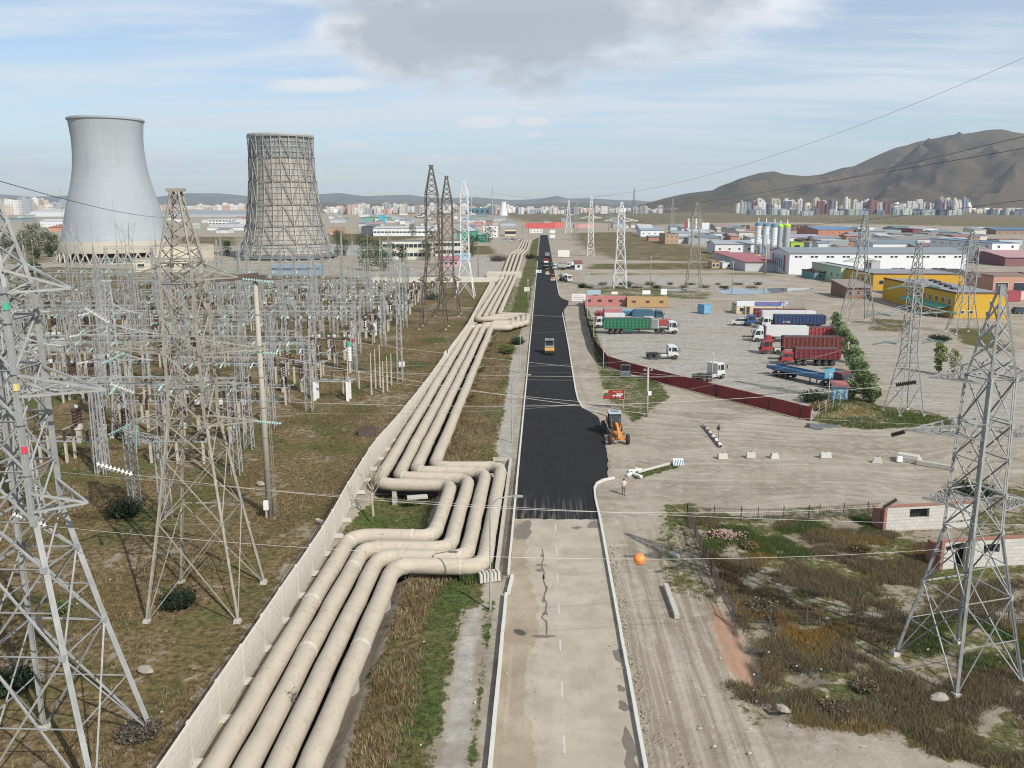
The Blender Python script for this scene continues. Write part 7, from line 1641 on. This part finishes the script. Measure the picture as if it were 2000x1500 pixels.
t = thing('person', 'person in a pale shirt and grey trousers walking on the dirt by the kerb', 'person', at(1218, 966), R_(8))
V = [(0, 0, .92), (0, 0, 1.12), (0, -.01, 1.34), (0, -.01, 1.44), (0, 0, 1.52), (0, .01, 1.64),
     (-.09, 0, .88), (-.10, .07, .50), (-.10, .20, .09), (-.10, .10, .045), (.09, 0, .88), (.10, -.10, .50), (.11, -.12, .09), (.11, -.26, .045),
     (-.20, 0, 1.40), (-.25, .10, 1.14), (-.24, .04, .90), (.20, 0, 1.40), (.26, -.06, 1.14), (.27, -.16, .92)]
E_ = [(0, 1), (1, 2), (2, 3), (3, 4), (4, 5), (0, 6), (6, 7), (7, 8), (8, 9), (0, 10), (10, 11), (11, 12), (12, 13), (3, 14), (14, 15), (15, 16), (3, 17), (17, 18), (18, 19)]
Rd = [(.15, .10), (.135, .09), (.17, .10), (.10, .08), .055, .085, .085, .06, .04, .035, .085, .06, .04, .035, .055, .042, .032, .055, .042, .032]
skinned('body', V, E_, Rd, skin_m, t, 2)
skinned('shirt', [V[0], V[1], V[2], V[3], V[14], V[15], V[17], V[18]], [(0, 1), (1, 2), (2, 3), (3, 4), (4, 5), (3, 6), (6, 7)], [(.18, .13), (.165, .12), (.195, .125), (.13, .11), .08, .062, .08, .062], shirt, t, 2)
skinned('trousers', [V[0], V[6], V[7], (-.10, .18, .16), V[10], V[11], (.11, -.115, .16)], [(0, 1), (1, 2), (2, 3), (0, 4), (4, 5), (5, 6)], [(.17, .12), .105, .085, .07, .105, .085, .07], trou, t, 2)
MB().ball((0, .015, 1.69), .105, 12, (1, 1.1, 1.)).build('hair', hair, t, smooth=True); MB().ball((0, -.105, 1.635), .016, 6).build('nose', skin_m, t)
for s in (-1, 1):
    MB().ball((s*.034, -.088, 1.655), .012, 6).build('eye', hair, t); MB().ball((s*.095, 0, 1.64), .024, 6, (.5, 1, 1.3)).build('ear', skin_m, t)
    MB().box((s*.10, .14 if s < 0 else -.18, 0), (.1, .27, .08)).build('shoe', shoe, t, bevel=.02)
    hb = Vector(V[16 if s < 0 else 19]); hm = MB(); hm.ball(hb+Vector((0, 0, -.06)), .042, 8, (.55, 1, 1.1))
    for f in range(4): hm.tube([hb+Vector((0, -.03+f*.02, -.09)), hb+Vector((-s*.006, -.034+f*.021, -.135+.006*abs(f-1.5))), hb+Vector((-s*.016, -.034+f*.021, -.165+.008*abs(f-1.5)))], [.0095, .009, .007], 6)
    hm.tube([hb+Vector((0, -.035, -.05)), hb+Vector((-s*.012, -.06, -.09))], [.011, .008], 6); hm.build('hand', skin_m, t, smooth=True)
# ---------------- vegetation ----------------
def tufts(name, label, pts, hts, cols, blades=8, spread=.5, bw=.06, lean=.45, seed=1, droop=0.):
    n_ = len(pts); r = np.random.default_rng(seed); k = blades
    P = np.repeat(pts, k, 0)+r.normal(0, 1, (n_*k, 2))*np.repeat(hts, k)[:, None]*spread*.5; h = np.repeat(hts, k)*r.uniform(.55, 1.1, n_*k)
    a = r.uniform(0, 2*PI, n_*k); ln = r.uniform(.05, lean, n_*k)*h; d = r.uniform(0, 2*PI, n_*k); w = bw*r.uniform(.6, 1.4, n_*k)*(.5+np.repeat(hts, k))
    bx, by = np.cos(a)*w/2, np.sin(a)*w/2
    V = np.empty((n_*k, 3, 3)); V[:, 0] = np.stack([P[:, 0]-bx, P[:, 1]-by, np.full(n_*k, -.04)], 1); V[:, 1] = np.stack([P[:, 0]+bx, P[:, 1]+by, np.full(n_*k, -.04)], 1)
    V[:, 2] = np.stack([P[:, 0]+np.cos(d)*ln, P[:, 1]+np.sin(d)*ln, h], 1)
    cc = np.repeat(cols, k, 0)*r.uniform(.7, 1.35, (n_*k, 1)); cc = np.repeat(cc, 3, 0); cc = np.clip(cc, .005, .6)
    o = npmesh(name, V.reshape(-1, 3), np.arange(n_*k*3).reshape(-1, 3), MC('plant_tissue', .9, .25), cc); return tag(o, label, None, kind='stuff')
def sample(polys_px, n_, seed, dens_w=None):
    r = np.random.default_rng(seed); out = []
    polys = [G(p) for p in polys_px]; areas = [abs(sum(p[i][0]*p[(i+1) % len(p)][1]-p[(i+1) % len(p)][0]*p[i][1] for i in range(len(p))))/2 for p in polys]; tot = sum(areas)
    for p, ar in zip(polys, areas):
        a = np.array(p); lo, hi = a.min(0), a.max(0); got = 0; need = int(n_*ar/tot)
        while got < need:
            q = r.uniform(lo, hi, (need*3+10, 2)); q = q[pip(q, p)][:need-got]; out.append(q); got += len(q)
            if len(q) == 0: break
    return np.concatenate(out)
def clumpy(P, s, seed, keep): v = fb(P, s, seed, 3); th = np.quantile(v, 1-keep); return P[v > th], v[v > th]
BR = np.array([[.215, .165, .09], [.16, .12, .065], [.30, .25, .155], [.19, .115, .06], [.15, .135, .07]]); GRN = np.array([[.08, .12, .035], [.12, .155, .05], [.075, .10, .035], [.16, .18, .07]]); OR = np.array([[.30, .16, .05], [.27, .20, .07], [.22, .18, .11], [.15, .12, .085], [.19, .165, .09]])
def pick(pal, n_, seed, P=None, s=.3):
    r = np.random.default_rng(seed)
    if P is None: return pal[r.integers(0, len(pal), n_)]
    v = fb(P, s, seed, 2); idx = np.clip(((v-v.min())/(v.max()-v.min()+1e-9)*len(pal)+r.normal(0, .7, len(P))).astype(int), 0, len(pal)-1); return pal[idx]
# left field, near
lf = [[(-60, 1560), (-60, 760), (400, 720), (640, 700), (860, 640), (880, 690), (842, 745), (745, 880), (672, 985), (565, 1120), (440, 1320), (300, 1500)]]
P = sample(lf, 80000, 1); P, v = clumpy(P, .3, 4, .55); r = np.random.default_rng(3)
tufts('dry_grass', 'short dry brown and olive grass covering the left field', P, r.uniform(.12, .38, len(P)), pick(np.concatenate([BR, GRN[:2]]), len(P), 8, P, .3), 6, .9, .05, .8, 5)
vp = [[(660, 1560), (700, 1420), (775, 1190), (795, 1130), (930, 1125), (925, 1180), (900, 1230), (850, 1490), (835, 1560)], [(846, 903), (876, 800), (955, 668), (1005, 660), (985, 800), (968, 880), (950, 912)]]
P = sample(vp, 11000, 11); P, v = clumpy(P, .5, 6, .75); r = np.random.default_rng(5); left = pxof  # noqa
lx = P[:, 0] < -8.0+.6*np.sin(P[:, 1]*.3)+np.clip((P[:, 1]-60)*.02, 0, 1.2)
cols = np.where(lx[:, None], pick(BR, len(P), 2, P, .5), pick(np.concatenate([GRN, GRN, BR[2:3]]), len(P), 3, P, .5))
tufts('dry_grass', 'reddish brown weeds and grass on the strip between the pipes and the footpath', P, np.where(lx, r.uniform(.2, .5, len(P)), r.uniform(.08, .2, len(P))), cols, 8, .9, .05, .5, 6)
gp_ = [[(908, 1500), (933, 1330), (945, 1200), (960, 1180), (956, 1260), (935, 1420), (922, 1500)], [(870, 1125), (955, 1095), (950, 1140), (900, 1150)], [(1290, 1000), (1340, 1010), (1400, 1150), (1400, 1185), (1300, 1150), (1285, 1080)], [(1144, 600), (1152, 610), (1190, 720), (1290, 748), (1305, 775), (1262, 808), (1235, 825), (1180, 775), (1160, 690)],
       [(985, 560), (1035, 560), (1025, 630), (990, 640)], [(680, 1030), (740, 970), (850, 975), (828, 1030)], [(990, 905), (1000, 905), (985, 990), (978, 990)], [(1235, 920), (1325, 902), (1328, 912), (1242, 934)]]
P = sample(gp_, 9000, 12); r = np.random.default_rng(6)
tufts('green_grass', 'low fresh green grass along the verges', P, r.uniform(.08, .26, len(P)), pick(GRN, len(P), 4, P, .8)*1.1, 8, .9, .045, .5, 7)
P = sample([[(885, 1118), (953, 1098), (955, 1120), (915, 1140)]], 500, 13); tufts('green_grass', 'tall green reeds under the outer pipe bend', P, np.full(len(P), .8), pick(GRN, len(P), 5)*.9, 9, .6, .05, .35, 8)
# right plot: tall weeds
rf = [[(1345, 1010), (1480, 1020), (1718, 1005), (1740, 1040), (1820, 1060), (1830, 1120), (1900, 1140), (2060, 1130), (2200, 1560), (2010, 1510), (1850, 1480), (1700, 1430), (1560, 1415), (1480, 1400), (1410, 1360), (1420, 1330), (1500, 1345), (1455, 1240), (1425, 1190), (1380, 1090)]]
P = sample(rf, 52000, 21); P, v = clumpy(P, .9, 16, .6); r = np.random.default_rng(7); g_r = fb(P, .25, 77, 3)
cols = np.where((g_r > .75)[:, None], pick(GRN, len(P), 6, P, .5), pick(np.concatenate([OR, BR[:2]]), len(P), 7, P, .45))
tufts('weeds', 'dense brown, rust and green weeds filling the plot on the right', P, np.where(g_r > .75, r.uniform(.15, .35, len(P)), r.uniform(.1, .5, len(P))**1.1), cols*.85, 9, 1.4, .045, 1.1, 9)
P = sample([[(1585, 822), (1640, 770), (1720, 800), (1850, 815), (1860, 830), (1700, 838)]], 2600, 22); r = np.random.default_rng(9)
tufts('weeds', 'yellowish rough grass around the foot of the pylon behind the yard', P, r.uniform(.15, .5, len(P)), pick(np.concatenate([GRN, BR[2:3]*1.4, OR[1:2]]), len(P), 9, P, .4), 8, .9, .06, .5, 10)
# shrubs: many thin stems, each one plant
def shrub(label, px, py, rad, h, pal, seed, n_=420, cat='shrub', name='shrub', w=.03, upright=.9, group=None):
    r = np.random.default_rng(seed); b = at(px, py); t = thing(name, label, cat, b, 0, group); a = r.uniform(0, 2*PI, n_); q = rad*np.sqrt(r.random(n_)); base = np.stack([np.cos(a), np.sin(a)], 1)*q[:, None]*.45
    hh = h*r.uniform(.45, 1.05, n_)*(1-.35*(q/rad)**2); tip = np.stack([np.cos(a)*q*1.05, np.sin(a)*q*1.05, hh], 1)+r.normal(0, .06*rad, (n_, 3)); ww = r.uniform(.5, 1.5, n_)*w; pa_ = r.uniform(0, 2*PI, n_)
    V = np.empty((n_, 3, 3)); V[:, 0] = np.column_stack([base[:, 0]-np.cos(pa_)*ww, base[:, 1]-np.sin(pa_)*ww, np.zeros(n_)]); V[:, 1] = np.column_stack([base[:, 0]+np.cos(pa_)*ww, base[:, 1]+np.sin(pa_)*ww, np.zeros(n_)]); V[:, 2] = tip
    m_ = n_*3; s0 = r.uniform(.25, 1.0, m_)[:, None]; i_ = r.integers(0, n_, m_); c_ = np.column_stack([base[i_], np.zeros(m_)])*(1-s0)+tip[i_]*s0+r.normal(0, .05*rad, (m_, 3)); d1 = r.normal(0, 1, (m_, 3)); d1 /= np.linalg.norm(d1, axis=1)[:, None]; d2 = r.normal(0, 1, (m_, 3)); d2 /= np.linalg.norm(d2, axis=1)[:, None]
    sz = (.05+.05*rad)*r.uniform(.5, 1.3, m_)[:, None]; L = np.empty((m_, 3, 3)); L[:, 0] = c_-d1*sz; L[:, 1] = c_+d1*sz; L[:, 2] = c_+d2*sz*1.4; L[:, :, 2] = np.maximum(L[:, :, 2], .02)
    col = np.repeat(pal[r.integers(0, len(pal), n_)]*r.uniform(.7, 1.3, (n_, 1)), 3, 0); col2 = np.repeat(pal[r.integers(0, len(pal), m_)]*r.uniform(.6, 1.4, (m_, 1)), 3, 0)
    npmesh('stems', V.reshape(-1, 3), np.arange(n_*3).reshape(-1, 3), MC('plant_tissue', .9, .25), np.clip(col, .004, .5), t); npmesh('foliage', L.reshape(-1, 3), np.arange(m_*3).reshape(-1, 3), MC('plant_tissue', .9, .25), np.clip(col2, .004, .5), t); return t
DKG = np.array([[.03, .045, .025], [.045, .06, .035], [.02, .032, .02]]); GRY = np.array([[.12, .11, .095], [.08, .075, .06], [.17, .15, .12]])
for a in (('dark green spiky shrub at the foot of the lattice mast in the left field', 243, 1008, 1.9, 2.0, DKG, 1), ('dark green bush inside the base of the beige pylon', 350, 1185, 1.5, 1.7, DKG, 2), ('dark bush at the lower left corner behind the pylon leg', 20, 1350, 1.7, 1.6, DKG, 3), ('small yellow-green weed clump between the two left pylons', 118, 1195, .9, .8, GRN, 4),
          ('grey dead twiggy bush growing between the near pipes', 568, 1402, .75, 1.9, GRY*1.6, 5), ('dry pale weed clump beside the right foot of the near pylon', 270, 1435, 1.3, .7, GRY, 6), ('green shrub growing over the path beside the middle pipes', 990, 690, 2.2, 2.2, GRN, 7), ('second green shrub beside the road left kerb', 1012, 672, 1.8, 1.9, DKG*1.4, 8),
          ('grey-green shrub beside the second pipe loop', 985, 630, 2.0, 1.8, GRY, 9), ('rounded dark bush in the bare lot left of the far pipes', 973, 510, 5.5, 4.2, GRY*.9, 10), ('dark shrub behind the far pipes', 1035, 505, 3.5, 3.2, DKG, 11), ('small grey-green bush between the rusty pylons', 845, 585, 2.6, 2.2, DKG*1.8, 12),
          ('leafy dark bush under the parked blue flatbed cab', 1590, 785, 2.2, 2.0, DKG*1.2, 13), ('dry straw bush left of the hut', 1600, 800, 1.5, 1.4, OR, 14), ('yellow-brown bush in the right plot behind the ruined wall', 1680, 1078, .9, .7, OR*.6, 15), ('rust-coloured bush in the middle of the right plot', 1490, 1190, 1.3, .6, OR[2:]*.8, 16),
          ('rust-orange bush close to the brick heap', 1465, 1070, .8, .6, OR[1:3]*.7, 17), ('rust-orange weed clump in the lower right plot', 1690, 1345, .9, .5, OR[2:]*.8, 18), ('orange-brown weed clump near the bottom of the right plot', 1625, 1385, .8, .5, OR[2:]*.8, 19), ('dark green low clump near the right frame edge', 1900, 960, 2.4, .8, DKG*1.4, 20),
          ('dark dry bush in the gravel behind the grey pylon', 1835, 665, 2.6, 1.2, DKG*1.2, 21), ('grey weed clump at the left fence of the yard', 1187, 706, 1.0, 1.2, OR, 22), ('dark shrub left of the first far pylon of the pair', 1137, 562, 1.8, 2., DKG, 23), ('dark shrub beside the bright grey pylon behind the containers', 1226, 560, 2., 2.6, GRY, 24)):
    shrub(*a)
for k in range(16): shrub(f'dark scrub clump on the bank of the puddle, {ordw(k+1)} from the left', 1150+k*22+(k % 3)*5, 562-(k % 2)*6, random.uniform(1.2, 2.8), random.uniform(.7, 1.4), [DKG, GRY, BR][k % 3], 60+k, 140, group='scrub clumps along the puddle')
# trees: trunk, limbs and leaf clumps
bark = M('bark', (.12, .09, .065), .9, var=.3, scale=4)
def tree(label, px, py, h, rad, pal, seed, n_=1500, leaf=.28, trunk=.16, base=.25, name='tree', group=None, loc=None):
    r = np.random.default_rng(seed); b = loc or at(px, py); t = thing(name, label, 'tree', b, 0, group); mb = MB(); pts = [(0, 0, -.2)]
    for k in range(1, 6): pts.append((r.normal(0, .04*rad), r.normal(0, .04*rad), h*.85*k/5))
    mb.tube(pts, [trunk*(1-.8*k/5) for k in range(6)], 7); C_ = []
    for k in range(13):
        z = h*(base+(1-base)*((k+.5)/13)**.9); rr_ = rad*math.sin(PI*min(.97, .18+.8*(1-(z/h-base)/(1-base)*.95)))*r.uniform(.55, 1.); a = k*2.4+r.uniform(-.4, .4); c_ = np.array([math.cos(a)*rr_*.62, math.sin(a)*rr_*.62, z]); C_.append((c_, rad*r.uniform(.28, .5)))
        mb.tube([(0, 0, max(h*.12, z-h*.16)), tuple(c_*.6+np.array([0, 0, z*.38])), tuple(c_)], [trunk*.4, trunk*.25, .02], 5)
    C_.append((np.array([0, 0, h*.93]), rad*.3)); mb.build('trunk', bark, t); ps = []; cs = []
    for c_, cr in C_:
        m_ = int(n_/14); d = r.normal(0, 1, (m_, 3)); d /= np.linalg.norm(d, axis=1)[:, None]; q = cr*r.uniform(.45, 1.08, m_)**.7; ps.append(c_+d*q[:, None]*np.array([1, 1, .85])); cs.append(np.repeat(pal[r.integers(0, len(pal))][None]*r.uniform(.75, 1.25), m_, 0)*r.uniform(.7, 1.35, (m_, 1)))
    P_ = np.concatenate(ps); cc = np.concatenate(cs); m_ = len(P_); d1 = r.normal(0, 1, (m_, 3)); d1 /= np.linalg.norm(d1, axis=1)[:, None]; d2 = np.cross(d1, r.normal(0, 1, (m_, 3))); d2 /= np.linalg.norm(d2, axis=1)[:, None]; s_ = leaf*r.uniform(.6, 1.3, m_)[:, None]/2
    V = np.stack([P_-d1*s_, P_-d2*s_*.6, P_+d1*s_, P_+d2*s_*.6], 1).reshape(-1, 3); npmesh('crown', V, np.arange(m_*4).reshape(-1, 4), MC('plant_tissue', .9, .25), np.clip(np.repeat(cc, 4, 0), .004, .5), t); return t
WIL = np.array([[.17, .22, .11], [.20, .25, .14], [.11, .15, .065], [.15, .19, .09]])
for k, (px, py, h, rad) in enumerate(((1632, 652, 6.4, 2.0), (1640, 672, 6.2, 2.1), (1649, 690, 6.4, 2.2), (1658, 708, 6.4, 2.2), (1668, 727, 6.0, 2.2), (1678, 748, 5.2, 2.2), (1688, 768, 4.4, 2.2), (1700, 785, 3.4, 2.0), (1660, 775, 3.2, 1.8))):
    tree(f'leafy willow in the hedge on the right side of the yard, {ordw(k+1)} from the top', px, py, h*.78, rad*.95, WIL*1.25 if k < 6 else WIL*.95, 100+k, 2400, .34, .12, .08, group='willow hedge of the yard')
tree('bright leafy sapling left of the big right pylon crossarm', 1832, 730, 5.6, 1.6, np.array([[.16, .20, .05], [.10, .15, .04], [.20, .22, .07]]), 201, 1500, .36, .08, .1); tree('yellowing sapling beside the bright leafy one', 1862, 735, 4.8, 1.5, np.array([[.24, .24, .08], [.18, .20, .08]]), 202, 800, .3, .06, .15)
# bare tree by the wall
b = at(729, 1008); t = thing('bare_tree', 'small leafless tree growing between the wall and the near pipe bend', 'tree', b); mb = MB(); r = random.Random(12); mb.tube([(0, 0, 0), (-.1, 0, 2.2), (0, .1, 3.2)], [.15, .11, .07], 7); 
def limb(p, d, L, w, n_):
    q = p+d*L; mb.tube([p, (p+q)/2+Vector((r.uniform(-.1, .1), r.uniform(-.1, .1), 0)), q], [w, w*.75, w*.5], 5)
    if n_ > 0:
        for _ in range(3): limb(p+d*L*r.uniform(.5, 1.), (d+Vector((r.uniform(-.6, .6), r.uniform(-.6, .6), r.uniform(0, .4)))).normalized(), L*.65, w*.5, n_-1)
for k in range(7): limb(Vector((0, 0, 2.2+k*.14)), Vector((math.cos(k*2.4)*.6, math.sin(k*2.4)*.6, .9)).normalized(), 1.5, .055, 2)
mb.build('trunk', M('pale_bark', (.36, .31, .24), .9, var=.2), t)
DT = np.array([[.08, .10, .06], [.06, .08, .045], [.10, .12, .065]])
for k, (px, py, h, rad) in enumerate(((12, 488, 12, 7), (30, 492, 11, 7), (62, 486, 17, 8), (78, 488, 18, 8), (95, 488, 12, 7), (108, 490, 11, 6), (72, 505, 6, 3.5), (98, 502, 7, 4), (50, 490, 13, 7), (70, 540, 6, 3))):
    tree(f'dark green tree in the clump left of the big cooling tower, {ordw(k+1)}', px, py, h, rad, DT, 300+k, 900, .9, .3, .1, group='trees left of the big cooling tower')
for k, (px, py, h, rad) in enumerate(((664, 484, 13, 6), (671, 500, 10, 5), (706, 488, 11, 6), (720, 512, 13, 6), (735, 520, 12, 6), (748, 530, 10, 5), (716, 528, 12, 6), (762, 515, 11, 5), (806, 462, 12, 6), (786, 512, 9, 4), (845, 502, 16, 5), (836, 508, 10, 5), (955, 474, 13, 7), (922, 502, 13, 4.5), (660, 470, 8, 6), (443, 500, 9, 4), (740, 500, 9, 5))):
    tree(f'green tree around the pale two-storey blocks and sheds, {ordw(k+1)}', px, py, h, rad, DT*1.15, 400+k, 800, .8, .3, .1, group='trees around the two-storey blocks')
# puddles
water = M('puddle_water', (.10, .12, .14), .06, var=.1); 
def puddle(pts): 
    o = MB().add([(*p, .012) for p in G(pts)], [tuple(range(len(pts)))]).build('puddle', water); o['kind'] = 'structure'
puddle([(1395, 566), (1420, 562), (1470, 564), (1545, 562), (1590, 563), (1560, 568), (1500, 573), (1450, 576), (1410, 574)]); puddle([(1270, 566), (1330, 564), (1370, 566), (1320, 569)])
blobsheet('puddle', 1600, 832, 1.9, 1.5, 91, M('muddy_water', (.07, .06, .05), .12, var=.2), .02, 40, .5)
